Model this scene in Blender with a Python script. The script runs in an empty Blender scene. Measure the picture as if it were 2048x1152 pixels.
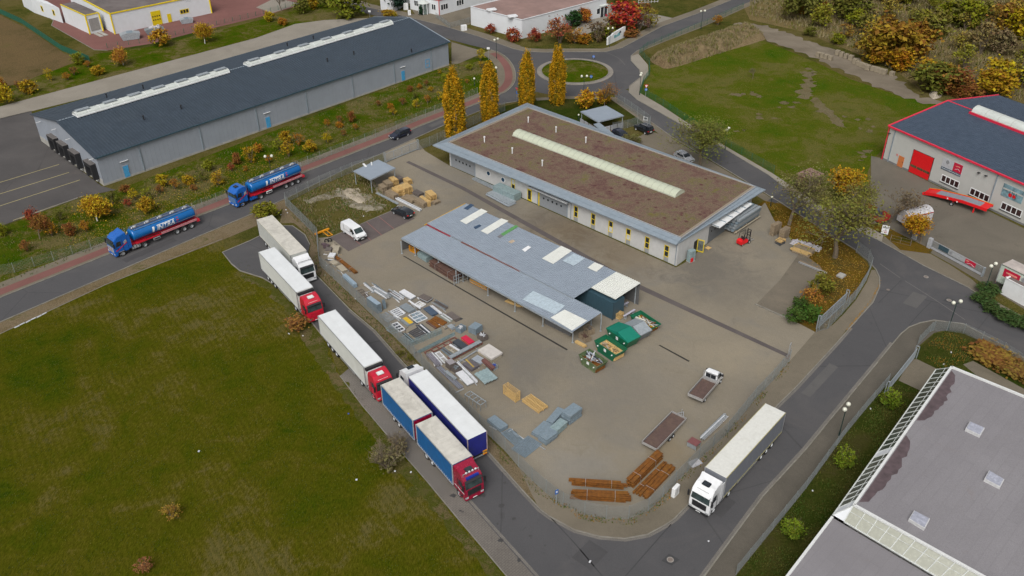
import bpy,bmesh,math,random
from mathutils import Vector,Matrix,noise
R=math.radians
random.seed(7)
SC=bpy.context.scene
COL=SC.collection
# ---------------------------------------------------------------- camera
F_PX,TILT,ROLL,CAM_H=1758.266,.583336,-.00927845,72.3134
cam=bpy.data.cameras.new('camera')
cam.sensor_width=36.0
cam.lens=36.0*F_PX/2048.0
cam.clip_start=1.0
cam.clip_end=6000
camo=bpy.data.objects.new('camera',cam)
COL.objects.link(camo)
camo.matrix_world=Matrix.Translation((0,0,CAM_H)) @ Matrix.Rotation(math.pi/2-TILT,4,'X') @ Matrix.Rotation(ROLL,4,'Z')
SC.camera=camo
# ---------------------------------------------------------------- sky, sun, exposure (overcast afternoon)
W=bpy.data.worlds.new('World')
SC.world=W
W.use_nodes=True
wn=W.node_tree
wn.nodes.clear()
sky=wn.nodes.new('ShaderNodeTexSky')
sky.sky_type='NISHITA'
sky.sun_disc=False
sky.sun_elevation=R(50)
sky.sun_rotation=R(195)
sky.air_density=1.0
sky.dust_density=5.0
sky.ozone_density=1.0
hs=wn.nodes.new('ShaderNodeHueSaturation')
hs.inputs['Saturation'].default_value=0.22
bg=wn.nodes.new('ShaderNodeBackground')
bg.inputs['Strength'].default_value=0.1
wo=wn.nodes.new('ShaderNodeOutputWorld')
wn.links.new(sky.outputs[0],hs.inputs['Color'])
wn.links.new(hs.outputs[0],bg.inputs[0])
wn.links.new(bg.outputs[0],wo.inputs[0])
sl=bpy.data.lights.new('sun','SUN')
sl.energy=1.5
sl.angle=R(32)
sl.color=(1.0,.97,.93)
so=bpy.data.objects.new('sun',sl)
COL.objects.link(so)
so.rotation_euler=(R(40),0,R(-15))
SC.view_settings.view_transform='Standard'
SC.view_settings.look='None'
SC.view_settings.exposure=0.33
SC.view_settings.gamma=1.0
SC.view_settings.use_curve_mapping=False
SC.cycles.max_bounces=5
SC.cycles.transparent_max_bounces=8
# ---------------------------------------------------------------- survey: photo point -> place on the plane of height z
_c,_s=math.cos(ROLL),math.sin(ROLL)
def G(x,y,z=0.0):
 u=(x-1024) /F_PX;v=-(y-576) /F_PX
 u,v=_c*u-_s*v,_s*u+_c*v
 d=Vector((u,math.cos(TILT) +v*math.sin(TILT),-math.sin(TILT) +v*math.cos(TILT)))
 t=(z-CAM_H) /d.z
 return Vector((0,0,CAM_H)) +d*t
def Gs(pts,z=0.0):
 return [G(x,y,z) for x,y in pts]
# ---------------------------------------------------------------- object helpers
def link(o,parent=None):
 COL.objects.link(o)
 if parent is not None:o.parent=parent
 return o
def props(o,label=None,cat=None,group=None,kind=None):
 if label:o['label'] =label
 if cat:o['category'] =cat
 if group:o['group'] =group
 if kind:o['kind'] =kind
 return o
def thing(name,label,cat,loc=(0,0,0),rot=0.0,group=None):
 o=bpy.data.objects.new(name,None)
 o.empty_display_size=.3
 o.location=loc;o.rotation_euler=(0,0,rot)
 link(o)
 return props(o,label,cat,group)
class MB:
 def __init__(s):s.v=[];s.f=[];s.m=[]
 def face(s,pts,m=0):
  n=len(s.v);s.v += [tuple(p) for p in pts];s.f.append(tuple(range(n,n+len(pts))));s.m.append(m);return s
 def box(s,x0,x1,y0,y1,z0,z1,m=0,T=None):
  n=len(s.v)
  P=[(x,y,z) for z in (z0,z1) for x,y in ((x0,y0),(x1,y0),(x1,y1),(x0,y1))]
  if T is not None:P=[tuple(T @ Vector(p)) for p in P]
  s.v += P
  for q in ((0,3,2,1),(4,5,6,7),(0,1,5,4),(1,2,6,5),(2,3,7,6),(3,0,4,7)):
   s.f.append(tuple(n+i for i in q));s.m.append(m)
  return s
 def ob(s,c,sx,sy,sz,rz=0,m=0,rx=0,ry=0):
  T=Matrix.Translation(c) @ Matrix.Rotation(rz,4,'Z') @ Matrix.Rotation(ry,4,'Y') @ Matrix.Rotation(rx,4,'X')
  return s.box(-sx/2,sx/2,-sy/2,sy/2,-sz/2,sz/2,m,T)
 def prism(s,poly,z0,z1,m=0,mtop=None):
  n=len(s.v);k=len(poly)
  s.v += [(p[0],p[1],z0) for p in poly] +[(p[0],p[1],z1) for p in poly]
  s.f.append(tuple(n+i for i in reversed(range(k))));s.m.append(m)
  s.f.append(tuple(n+k+i for i in range(k)));s.m.append(m if mtop is None else mtop)
  for i in range(k):
   j=(i+1) % k
   s.f.append((n+i,n+j,n+k+j,n+k+i));s.m.append(m)
  return s
 def tube(s,a,b,r,r2=None,seg=8,m=0,cap=True):
  a=Vector(a);b=Vector(b);r2=r if r2 is None else r2
  d=(b-a)
  if d.length<1e-6:return s
  d.normalize()
  u=d.orthogonal().normalized();w=d.cross(u)
  n=len(s.v)
  for p,rr in ((a,r),(b,r2)):
   for i in range(seg):
    t=2*math.pi*i/seg
    s.v.append(tuple(p+(u*math.cos(t) +w*math.sin(t)) *rr))
  for i in range(seg):
   j=(i+1) % seg
   s.f.append((n+i,n+j,n+seg+j,n+seg+i));s.m.append(m)
  if cap:
   s.f.append(tuple(n+i for i in reversed(range(seg))));s.m.append(m)
   s.f.append(tuple(n+seg+i for i in range(seg)));s.m.append(m)
  return s
 def bar(s,a,b,w,h=None,m=0):
  """square bar between two points"""
  a=Vector(a);b=Vector(b);h=w if h is None else h
  d=b-a
  if d.length<1e-6:return s
  x=d.normalized()
  y=Vector((0,0,1)).cross(x)
  y=Vector((0,1,0)) if y.length<1e-3 else y.normalized()
  z=x.cross(y)
  n=len(s.v)
  for p in (a,b):
   for i,j in ((-1,-1),(1,-1),(1,1),(-1,1)):
    s.v.append(tuple(p+y*(i*w/2) +z*(j*h/2)))
  for q in ((3,2,1,0),(4,5,6,7),(0,1,5,4),(1,2,6,5),(2,3,7,6),(3,0,4,7)):
   s.f.append(tuple(n+i for i in q));s.m.append(m)
  return s
 def mesh(s,name,mats,smooth=False,bevel=0,bseg=2):
  me=bpy.data.meshes.new(name)
  me.from_pydata(s.v,[],s.f)
  for m in (mats if isinstance(mats,(list,tuple)) else [mats]):me.materials.append(m)
  me.polygons.foreach_set('material_index',s.m)
  bm=bmesh.new();bm.from_mesh(me)
  if bevel:
   bmesh.ops.remove_doubles(bm,verts=bm.verts,dist=1e-4)
   es=[e for e in bm.edges if e.is_manifold and e.calc_face_angle(0) >R(18)]
   bmesh.ops.bevel(bm,geom=es,offset=bevel,segments=bseg,affect='EDGES',clamp_overlap=True)
  bmesh.ops.recalc_face_normals(bm,faces=bm.faces)
  bm.to_mesh(me);bm.free()
  if smooth:
   me.polygons.foreach_set('use_smooth',[True] *len(me.polygons))
   try:me.set_sharp_from_angle(angle=R(35))
   except Exception:pass
  me.update()
  return me
 def obj(s,name,mats,parent=None,loc=None,rot=0,**kw):
  o=bpy.data.objects.new(name,s.mesh(name,mats,**kw))
  if loc is not None:o.location=loc
  o.rotation_euler=(0,0,rot)
  return link(o,parent)
def ref(name,me,parent=None,loc=(0,0,0),rot=0,scale=None):
 o=bpy.data.objects.new(name,me)
 o.location=loc
 o.rotation_euler=rot if isinstance(rot,tuple) else (0,0,rot)
 if scale is not None:o.scale=scale
 return link(o,parent)
def copy_tree(o,parent=None):
 c=o.copy();COL.objects.link(c);c.parent=parent
 for ch in KIDS.get(o,None) or list(o.children):copy_tree(ch,c)
 return c
KIDS={}
def copy_thing(o,loc,rot,label,group=None,scale=None):
 c=copy_tree(o);c.location=loc;c.rotation_euler=(0,0,rot)
 c['label'] =label
 if group:c['group'] =group
 if scale is not None:c.scale=scale
 return c
def loft_profile(pts,bevel=0):
 """pts: closed side profile of (x, z, halfwidth)"""
 b=MB();k=len(pts)
 b.v=[(x,-w,z) for x,z,w in pts] +[(x,w,z) for x,z,w in pts]
 b.f.append(tuple(range(k)));b.f.append(tuple(k+i for i in reversed(range(k))))
 for i in range(k):
  j=(i+1) % k
  b.f.append((i,k+i,k+j,j))
 b.m=[0] *len(b.f)
 return b
def text_mesh(name,txt,size,mat,shear=0,bold=0.0,extrude=0.004,spacing=1.0,align='CENTER'):
 cu=bpy.data.curves.new(name,'FONT')
 cu.body=txt;cu.size=size;cu.shear=shear;cu.offset=bold;cu.extrude=extrude
 cu.space_character=spacing
 cu.align_x=align;cu.align_y='CENTER'
 cu.resolution_u=3
 o=bpy.data.objects.new(name,cu);COL.objects.link(o)
 dg=bpy.context.evaluated_depsgraph_get()
 me=bpy.data.meshes.new_from_object(o.evaluated_get(dg))
 me.name=name
 bpy.data.objects.remove(o);bpy.data.curves.remove(cu)
 me.materials.clear();me.materials.append(mat)
 return me
def heading(a,b):
 return math.atan2(b.y-a.y,b.x-a.x)
def cr(pts,n=6,closed=False):
 """catmull-rom through 2D points"""
 out=[];k=len(pts)
 rng=range(k) if closed else range(k-1)
 for i in rng:
  p0=pts[(i-1) % k] if (closed or i>0) else pts[0]
  p1=pts[i];p2=pts[(i+1) % k]
  p3=pts[(i+2) % k] if (closed or i+2<k) else pts[-1]
  for t in range(n):
   t /= n
   out.append(tuple(.5*((2*p1[j]) +(-p0[j] +p2[j]) *t+(2*p0[j] -5*p1[j] +4*p2[j] -p3[j]) *t*t+(-p0[j] +3*p1[j] -3*p2[j] +p3[j]) *t ** 3) for j in (0,1)))
 if not closed:out.append(tuple(pts[-1]))
 return out
# ---------------------------------------------------------------- materials (procedural)
_M={}
def nodes(name):
 m=bpy.data.materials.new(name);m.use_nodes=True
 nt=m.node_tree;b=nt.nodes['Principled BSDF']
 return m,nt,b
def noise_tex(nt,co,scale,detail=4,rough=.6,dist=0):
 n=nt.nodes.new('ShaderNodeTexNoise')
 n.inputs['Scale'].default_value=scale;n.inputs['Detail'].default_value=detail
 n.inputs['Roughness'].default_value=rough;n.inputs['Distortion'].default_value=dist
 nt.links.new(co,n.inputs['Vector']);return n.outputs['Fac']
def ramp(nt,fac,stops,interp='LINEAR'):
 r=nt.nodes.new('ShaderNodeValToRGB');e=r.color_ramp.elements
 r.color_ramp.interpolation=interp
 while len(e) <len(stops):e.new(.5)
 for i,(p,c) in enumerate(stops):
  e[i].position=p;e[i].color=(c[0],c[1],c[2],1)
 nt.links.new(fac,r.inputs[0]);return r.outputs[0]
def mix(nt,fac,a,b,mode='MIX'):
 n=nt.nodes.new('ShaderNodeMix');n.data_type='RGBA';n.blend_type=mode
 for s,v in ((0,fac),(6,a),(7,b)):
  if isinstance(v,(int,float)):n.inputs[s].default_value=v
  elif isinstance(v,tuple):n.inputs[s].default_value=(*v[:3],1)
  else:nt.links.new(v,n.inputs[s])
 return n.outputs[2]
def bump(nt,b,h,strength,dist=.02):
 n=nt.nodes.new('ShaderNodeBump');n.inputs['Strength'].default_value=strength;n.inputs['Distance'].default_value=dist
 nt.links.new(h,n.inputs['Height']);nt.links.new(n.outputs[0],b.inputs['Normal'])
def coord(nt,kind='Object',scale=(1,1,1),rot=(0,0,0)):
 t=nt.nodes.new('ShaderNodeTexCoord');mp=nt.nodes.new('ShaderNodeMapping')
 mp.inputs['Scale'].default_value=scale;mp.inputs['Rotation'].default_value=rot
 nt.links.new(t.outputs[kind],mp.inputs[0]);return mp.outputs[0]
def mth(nt,op,a,b=None,clamp=False):
 n=nt.nodes.new('ShaderNodeMath');n.operation=op;n.use_clamp=clamp
 for s,v in ((0,a),(1,b)):
  if v is None:continue
  if isinstance(v,(int,float)):n.inputs[s].default_value=v
  else:nt.links.new(v,n.inputs[s])
 return n.outputs[0]
def plain(name,col,rough=.6,metal=0,var=.18,scale=3.0,dirt=None,dirt_amt=.35,bmp=0,bscale=30,coat=0,spec=None):
 """one base colour with fine grain, plus optional shaped dirt"""
 if name in _M:return _M[name]
 m,nt,b=nodes(name)
 co=coord(nt)
 n=noise_tex(nt,co,scale,6,.65)
 lo=tuple(c*(1-var) for c in col);hi=tuple(min(.95,c*(1+var)) for c in col)
 c=ramp(nt,n,[(.3,lo),(.7,hi)])
 if dirt is not None:
  d=noise_tex(nt,co,scale*.35,8,.75,.6)
  f=ramp(nt,d,[(.5,(0,0,0)),(.68,(1,1,1))])
  c=mix(nt,mth(nt,'MULTIPLY',f,dirt_amt),c,dirt)
 nt.links.new(c,b.inputs['Base Color'])
 rr=nt.nodes.new('ShaderNodeMapRange');nt.links.new(n,rr.inputs[0])
 rr.inputs[3].default_value=max(.05,rough-.08);rr.inputs[4].default_value=min(1,rough+.1)
 nt.links.new(rr.outputs[0],b.inputs['Roughness'])
 b.inputs['Metallic'].default_value=metal
 if coat:b.inputs['Coat Weight'].default_value=coat;b.inputs['Coat Roughness'].default_value=.08
 if spec is not None:b.inputs['Specular IOR Level'].default_value=spec
 if bmp:bump(nt,b,noise_tex(nt,co,bscale,3),bmp)
 _M[name] =m;return m
def grassy(name,cols,s1=.05,s2=.6,s3=8.0,stretch=None,rot=0,tuft=.5,rows=None):
 """multi-scale turf: broad patches, small patches, blades"""
 if name in _M:return _M[name]
 m,nt,b=nodes(name)
 co=coord(nt)
 a=noise_tex(nt,co,s1,5,.6,.4)
 d=noise_tex(nt,co,s2,6,.7,.8)
 c2=coord(nt,scale=stretch or (1,1,1),rot=(0,0,rot))
 e=noise_tex(nt,c2,s3,5,.8)
 f=noise_tex(nt,co,s3*2.7,2,.6)
 k=mth(nt,'ADD',mth(nt,'MULTIPLY',a,.5),mth(nt,'MULTIPLY',d,.3))
 k=mth(nt,'ADD',k,mth(nt,'MULTIPLY',e,.2))
 n=len(cols)
 col=ramp(nt,k,[(.36+.28*i/(n-1),c) for i,c in enumerate(cols)])
 g=mth(nt,'ADD',mth(nt,'MULTIPLY',e,.55),mth(nt,'MULTIPLY',f,.45))
 sh=ramp(nt,g,[(.36,(1-tuft,) *3),(.5,(1,1,1)),(.64,(1+tuft*.9,) *3)])
 col=mix(nt,1.0,col,sh,'MULTIPLY')
 if rows is not None:
  wv=nt.nodes.new('ShaderNodeTexWave');wv.bands_direction='Y';wv.inputs['Scale'].default_value=.42;wv.inputs['Distortion'].default_value=2.5;wv.inputs['Detail'].default_value=3;wv.inputs['Detail Scale'].default_value=.6
  nt.links.new(coord(nt,rot=(0,0,-rows)),wv.inputs[0])
  col=mix(nt,mth(nt,'MULTIPLY',ramp(nt,a,[(.42,(0,0,0)),(.56,(1,1,1))]),.8),col,mix(nt,1.0,col,ramp(nt,wv.outputs['Fac'],[(.15,(.9,.91,.9)),(.85,(1.13,1.09,1.12))]),'MULTIPLY'))
 nt.links.new(col,b.inputs['Base Color'])
 b.inputs['Roughness'].default_value=1;b.inputs['Specular IOR Level'].default_value=0
 bump(nt,b,g,1,.16)
 _M[name] =m;return m
def paved(name,c1,c2,scale=.12,joint=None,jscale=(5,10),jrot=0,crack=False,stain=(0.06,0.055,0.05),stain_amt=.5,rough=.85,patch=None,spots=()):
 if name in _M:return _M[name]
 m,nt,b=nodes(name)
 co=coord(nt)
 a=noise_tex(nt,co,scale,6,.65,.6)
 fine=noise_tex(nt,co,9,5,.75)
 k=mth(nt,'ADD',mth(nt,'MULTIPLY',a,.7),mth(nt,'MULTIPLY',fine,.3))
 c=ramp(nt,k,[(.35,c1),(.65,c2)])
 if patch is not None:
  pn=noise_tex(nt,co,.09,4,.6,1.2)
  c=mix(nt,mth(nt,'MULTIPLY',ramp(nt,pn,[(.5,(0,0,0)),(.7,(1,1,1))]),.7),c,patch)
 st=noise_tex(nt,co,.35,8,.8,1.0)
 sf=ramp(nt,st,[(.58,(0,0,0)),(.72,(1,1,1))])
 c=mix(nt,mth(nt,'MULTIPLY',sf,stain_amt),c,stain)
 for (px_,py_,rad,colr,am) in spots:
  p_=G(px_,py_);vm=nt.nodes.new('ShaderNodeVectorMath');vm.operation='DISTANCE';vm.inputs[1].default_value=(p_.x,p_.y,0)
  nt.links.new(co,vm.inputs[0]);dd_=mth(nt,'ADD',mth(nt,'DIVIDE',vm.outputs['Value'],rad),mth(nt,'MULTIPLY',mth(nt,'SUBTRACT',st,.5),2.2))
  c=mix(nt,mth(nt,'MULTIPLY',ramp(nt,dd_,[(.35,(1,1,1)),(1.0,(0,0,0))]),am),c,colr)
 sp=noise_tex(nt,co,26,2,.5)
 c=mix(nt,1.0,c,ramp(nt,sp,[(.3,(.8,.8,.8)),(.7,(1.2,1.2,1.2))]),'MULTIPLY')
 if joint is not None:
  br=nt.nodes.new('ShaderNodeTexBrick')
  cj=coord(nt,rot=(0,0,jrot))
  nt.links.new(cj,br.inputs['Vector'])
  br.inputs['Scale'].default_value=1
  br.inputs['Brick Width'].default_value=jscale[0];br.inputs['Row Height'].default_value=jscale[1]
  br.inputs['Mortar Size'].default_value=min(jscale) *.06
  br.inputs['Color1'].default_value=(1,1,1,1);br.inputs['Color2'].default_value=(.95,.95,.95,1)
  br.inputs['Mortar'].default_value=(joint,joint,joint,1)
  c=mix(nt,1.0,c,br.outputs['Color'],'MULTIPLY')
 if crack:
  vo=nt.nodes.new('ShaderNodeTexVoronoi');vo.feature='DISTANCE_TO_EDGE'
  wob=nt.nodes.new('ShaderNodeMix');wob.data_type='RGBA';wob.inputs[0].default_value=.12
  nz=nt.nodes.new('ShaderNodeTexNoise');nz.inputs['Scale'].default_value=.5
  nt.links.new(co,nz.inputs['Vector']);nt.links.new(co,wob.inputs[6]);nt.links.new(nz.outputs['Color'],wob.inputs[7])
  nt.links.new(wob.outputs[2],vo.inputs['Vector']);vo.inputs['Scale'].default_value=.045
  cf=ramp(nt,vo.outputs['Distance'],[(0.0,(.78,.78,.78)),(.004,(1,1,1))])
  c=mix(nt,1.0,c,cf,'MULTIPLY')
 nt.links.new(c,b.inputs['Base Color'])
 b.inputs['Roughness'].default_value=rough;b.inputs['Specular IOR Level'].default_value=.25
 bump(nt,b,fine,.25,.01)
 _M[name] =m;return m
def leafm(name='leaf'):
 """leaves coloured by the plant's own colour, each leaf a little different"""
 if name in _M:return _M[name]
 m,nt,b=nodes(name)
 oi=nt.nodes.new('ShaderNodeObjectInfo');ge=nt.nodes.new('ShaderNodeNewGeometry')
 co=coord(nt)
 rnd=ge.outputs['Random Per Island']
 hsv=nt.nodes.new('ShaderNodeHueSaturation')
 nt.links.new(oi.outputs['Color'],hsv.inputs['Color'])
 cl=noise_tex(nt,co,.9,2,.5)
 hr=nt.nodes.new('ShaderNodeMapRange');nt.links.new(mth(nt,'ADD',mth(nt,'MULTIPLY',rnd,.4),mth(nt,'MULTIPLY',cl,.6)),hr.inputs[0])
 hr.inputs[1].default_value=.25;hr.inputs[2].default_value=.75
 hr.inputs[3].default_value=.47;hr.inputs[4].default_value=.54
 nt.links.new(hr.outputs[0],hsv.inputs['Hue'])
 vr=nt.nodes.new('ShaderNodeMapRange');nt.links.new(rnd,vr.inputs[0])
 vr.inputs[3].default_value=.6;vr.inputs[4].default_value=1.25
 nt.links.new(vr.outputs[0],hsv.inputs['Value'])
 nt.links.new(hsv.outputs[0],b.inputs['Base Color'])
 b.inputs['Roughness'].default_value=.75;b.inputs['Specular IOR Level'].default_value=.2
 _M[name] =m;return m
def glassm(name,col=(.02,.025,.03),rough=.06):
 if name in _M:return _M[name]
 m,nt,b=nodes(name)
 co=coord(nt)
 c=ramp(nt,noise_tex(nt,co,1.3,3),[(.3,tuple(x*.6 for x in col)),(.7,tuple(x*1.6 for x in col))])
 nt.links.new(c,b.inputs['Base Color'])
 b.inputs['Roughness'].default_value=rough;b.inputs['Specular IOR Level'].default_value=.6
 _M[name] =m;return m
white=plain('white paint',(.72,.73,.73),.4,var=.05,scale=1.2,dirt=(.38,.36,.32),dirt_amt=.25)
whiteclean=plain('white vehicle paint',(.70,.71,.72),.3,var=.04,coat=.3,dirt=(.45,.44,.41),dirt_amt=.25,scale=1.5)
trailer_roof=plain('white trailer roof',(.64,.66,.665),.45,var=.05,scale=.8,dirt=(.42,.41,.38),dirt_amt=.2)
dirty_roof=plain('grimy tarpaulin roof',(.5,.48,.43),.7,var=.14,scale=.9,dirt=(.24,.22,.19),dirt_amt=.6,bmp=.2,bscale=2)
reeferside=plain('white insulated side',(.62,.63,.60),.4,var=.06,scale=.7,dirt=(.40,.38,.32),dirt_amt=.4)
redpaint=plain('red vehicle paint',(.48,.008,.03),.35,var=.1,coat=.3,dirt=(.30,.05,.045),dirt_amt=.35)
darkredpaint=plain('dark red vehicle paint',(.25,.006,.03),.25,var=.06,coat=.5)
bluepaint=plain('blue vehicle paint',(.006,.10,.40),.28,var=.08,coat=.5)
bluetank=plain('metallic blue tank',(.003,.115,.36),.3,var=.06,coat=.3,metal=.1)
bluecurtain=plain('blue curtain',(.006,.095,.27),.6,var=.2,scale=1.5,dirt=(.03,.10,.2),dirt_amt=.5,bmp=.3,bscale=2)
navycurtain=plain('dark blue curtain',(.012,.016,.17),.6,var=.2,scale=1.5,dirt=(.04,.05,.16),dirt_amt=.5,bmp=.3,bscale=2)
redchassis=plain('red chassis',(.55,.012,.03),.45)
greycurtain=plain('grey curtain',(.17,.18,.205),.6,var=.08)
darkpaint=plain('black car paint',(.010,.013,.018),.18,var=.1,coat=.9)
darkblue=plain('dark blue car paint',(.014,.018,.036),.18,var=.1,coat=.9)
silverpaint=plain('silver car paint',(.42,.43,.45),.25,metal=.3,coat=.6)
black=plain('black plastic',(.018,.018,.02),.55)
rubber=plain('rubber',(.016,.016,.016),.85,var=.3,dirt=(.06,.055,.05),dirt_amt=.4)
rim=plain('wheel rim',(.38,.39,.4),.4,metal=.3,var=.2,dirt=(.12,.1,.08))
alu=plain('aluminium',(.46,.47,.48),.4,metal=.55,var=.15,scale=5)
galv=plain('galvanised steel',(.33,.365,.39),.5,metal=.3,var=.22,scale=4,dirt=(.2,.21,.22),dirt_amt=.5)
galvgreen=plain('weathered galvanised steel',(.24,.32,.33),.55,metal=.2,var=.25,scale=3,dirt=(.34,.38,.38),dirt_amt=.5)
bluegrey=plain('blue grey steel grating',(.19,.245,.285),.6,metal=.2,var=.2,scale=5,dirt=(.3,.33,.35),dirt_amt=.4)
rust=plain('rusty steel',(.155,.054,.004),.9,var=.45,scale=2.5,dirt=(.20,.09,.008),dirt_amt=.6,bmp=.3)
rustdark=plain('dark rusty steel',(.10,.055,.042),.9,var=.35,scale=2.5,dirt=(.17,.07,.035),dirt_amt=.5)
wood=plain('fresh sawn wood',(.52,.35,.14),.8,var=.22,scale=6,dirt=(.33,.2,.08),dirt_amt=.5)
woodold=plain('weathered wood',(.26,.20,.13),.85,var=.3,scale=6,dirt=(.14,.11,.08),dirt_amt=.5)
woodbrown=plain('brown bed boards',(.10,.062,.052),.75,var=.25,scale=3,dirt=(.16,.11,.07),dirt_amt=.5)
concrete=plain('concrete',(.33,.32,.29),.9,var=.15,scale=1.5,dirt=(.2,.19,.17),dirt_amt=.5,bmp=.2)
kerbm=plain('kerb concrete',(.19,.178,.15),.9,var=.22,scale=1.2,dirt=(.12,.1,.07),dirt_amt=.6)
yellow=plain('yellow paint',(.66,.50,.005),.5,var=.1)
orange=plain('orange paint',(.62,.26,.01),.5,var=.15)
brightred=plain('bright red paint',(.62,.008,.012),.4,var=.08)
whitewall=plain('white wall cladding',(.62,.64,.66),.7,var=.04,scale=.8,dirt=(.5,.5,.48),dirt_amt=.3)
creamwall=plain('off white wall cladding',(.43,.43,.405),.7,var=.04,scale=.8,dirt=(.4,.4,.36),dirt_amt=.3)
zinc=plain('zinc roof edge',(.25,.30,.345),.45,metal=.25,var=.1,scale=1.5,dirt=(.33,.36,.39),dirt_amt=.4)
darksteel=plain('dark teal steel cladding',(.035,.075,.10),.5,var=.12)
greenskip=plain('green skip paint',(.004,.115,.055),.45,var=.1,scale=2,dirt=(.03,.12,.06),dirt_amt=.4)
tealskip=plain('teal skip lid',(.003,.17,.115),.5,var=.08)
oldskip=plain('worn green skip',(.08,.12,.05),.75,var=.3,scale=1.5,dirt=(.25,.22,.14),dirt_amt=.8)
fenceg=plain('fence wire',(.26,.285,.285),.5,metal=.3)
fencegreen=plain('green fence wire',(.015,.10,.06),.6)
bark=plain('bark',(.14,.11,.075),.9,var=.35,scale=4,bmp=.4)
birchbark=plain('birch bark',(.62,.60,.54),.8,var=.3,scale=4)
polewood=plain('dark green lamp post',(.012,.035,.03),.5)
globe=plain('lamp globe',(.62,.62,.52),.3,var=.05)
darkglass=glassm('dark glass')
windscreen=glassm('windscreen glass',(.03,.045,.045))
leaf=leafm()
# ---------------------------------------------------------------- ground
GREEN1=(.022,.050,.004);GREEN2=(.040,.072,.005);OLIVE=(.075,.078,.009);OCHRE=(.105,.090,.018);TAN=(.16,.135,.065);BROWN=(.095,.066,.035)
m_base=grassy('rough autumn grass',[GREEN1,(.05,.055,.012),(.085,.075,.02),(.11,.09,.035),(.05,.06,.01)],.04,.4,4)
ROWH=heading(G(262,780),G(295,845))
m_mead=grassy('meadow turf',[(.024,.050,.003),(.042,.058,.003),(.060,.064,.004),(.076,.070,.007),(.105,.09,.028),(.055,.060,.004)],.06,.33,6,stretch=(1,.3,1),rot=-ROWH+R(90),tuft=.55,rows=ROWH)
m_mead2=grassy('green field turf',[(.030,.068,.003),(.048,.082,.005),(.072,.085,.008),(.11,.10,.028),(.045,.075,.004)],.045,.25,3.5)
m_field=grassy('brown fallow field',[(.06,.055,.015),(.10,.075,.035),(.13,.09,.045),(.085,.08,.025)],.05,.5,3)
m_bank=grassy('weedy grass bank',[(.020,.052,.001),(.036,.068,.002),(.062,.072,.006),(.13,.105,.045),(.035,.05,.004)],.09,.7,4)
m_lawn=grassy('dark lawn',[(.016,.034,.004),(.028,.042,.006),(.05,.05,.012),(.055,.045,.02)],.1,.8,4)  # lawn turf in darker greens and browns than the rough grass
m_litter=grassy('leaf litter',[(.035,.045,.004),(.075,.06,.01),(.135,.08,.012),(.085,.065,.02),(.04,.045,.006)],.15,1.2,8)
m_verge=grassy('dry verge',[(.09,.07,.035),(.15,.115,.065),(.18,.14,.09),(.08,.08,.02)],.15,1.2,6)
m_bare=grassy('bare patch',[(.10,.085,.04),(.15,.125,.075),(.13,.105,.055),(.08,.08,.025)],.2,1.2,5)
m_rubble=grassy('rubble and sand',[(.22,.19,.14),(.34,.29,.22),(.42,.37,.30),(.14,.13,.07)],.2,1.5,6)
m_vergeg=grassy('grassy verge',[(.06,.055,.012),(.10,.085,.03),(.055,.065,.008),(.13,.10,.05),(.07,.06,.02)],.2,1.0,6)
m_rubble2=grassy('stony grass',[(.08,.08,.025),(.16,.14,.09),(.28,.25,.2),(.10,.09,.04),(.2,.17,.12)],.3,1.8,6)
m_scrub=grassy('scrub floor',[(.07,.06,.02),(.12,.095,.04),(.16,.12,.055),(.06,.06,.018)],.06,.5,3)
m_drygrass=grassy('tall dry grass',[(.085,.06,.032),(.14,.10,.055),(.19,.145,.08),(.08,.05,.03)],.12,.9,5)
m_track=paved('dirt track',(.12,.098,.07),(.205,.172,.13),.15,stain=(.09,.085,.04),stain_amt=.6)
m_asph=paved('asphalt',(.064,.063,.066),(.083,.081,.083),.07,crack=True,stain=(.035,.033,.034),stain_amt=.45,patch=(.098,.092,.09))
m_asph2=paved('old yard asphalt',(.062,.058,.057),(.09,.083,.08),.1,crack=True,stain=(.12,.10,.09),stain_amt=.4)
BR_=(.115,.082,.048);GY_=(.115,.105,.092);LT_=(.27,.23,.165)
YSPOTS=[(1200,480,9,BR_,.42),(1260,520,7,BR_,.30),(1120,450,8,BR_,.55),(1400,520,9,GY_,.48),(1450,560,10,GY_,.42),(1350,480,6,GY_,.36),(960,400,8,GY_,.30),(1060,430,7,GY_,.36),(1250,770,9,(.16,.148,.13),.36),(1200,830,7,(.16,.148,.13),.30),(1500,740,8,LT_,.42),(1420,680,9,LT_,.30),(1100,880,8,LT_,.30),(1150,940,6,(.22,.21,.19),.42),(720,520,8,(.22,.185,.14),.30),(1340,900,3.5,(.20,.15,.08),.42),(1500,790,5,GY_,.30),(900,600,9,(.21,.18,.14),.30),(1050,720,8,GY_,.35)]
m_yard=paved('concrete block yard',(.19,.166,.126),(.25,.218,.166),.06,joint=.82,jscale=(.4,.2),jrot=R(44),stain=(.12,.10,.076),stain_amt=.35,patch=(.175,.163,.142),spots=YSPOTS)
m_yardworn=paved('worn paving',(.12,.105,.082),(.18,.152,.115),.15,stain=(.07,.06,.04),stain_amt=.6)
m_side=paved('beige paving',(.13,.112,.082),(.185,.158,.118),.12,joint=.82,jscale=(.4,.2),jrot=R(44),stain=(.08,.07,.045),stain_amt=.5)
m_side2=paved('grey brown paving',(.082,.074,.06),(.125,.11,.088),.12,joint=.82,jscale=(.4,.2),jrot=R(50),stain=(.05,.045,.03),stain_amt=.5)
m_strip=paved('brick parking strip',(.125,.112,.098),(.175,.158,.14),.1,joint=.6,jscale=(.5,.25),jrot=R(-45),stain=(.06,.052,.045),stain_amt=.6)
m_park=paved('dark parking pavers',(.095,.078,.075),(.135,.112,.105),.2,joint=.8,jscale=(.4,.2),jrot=R(30),stain=(.05,.045,.045),stain_amt=.5)
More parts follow.
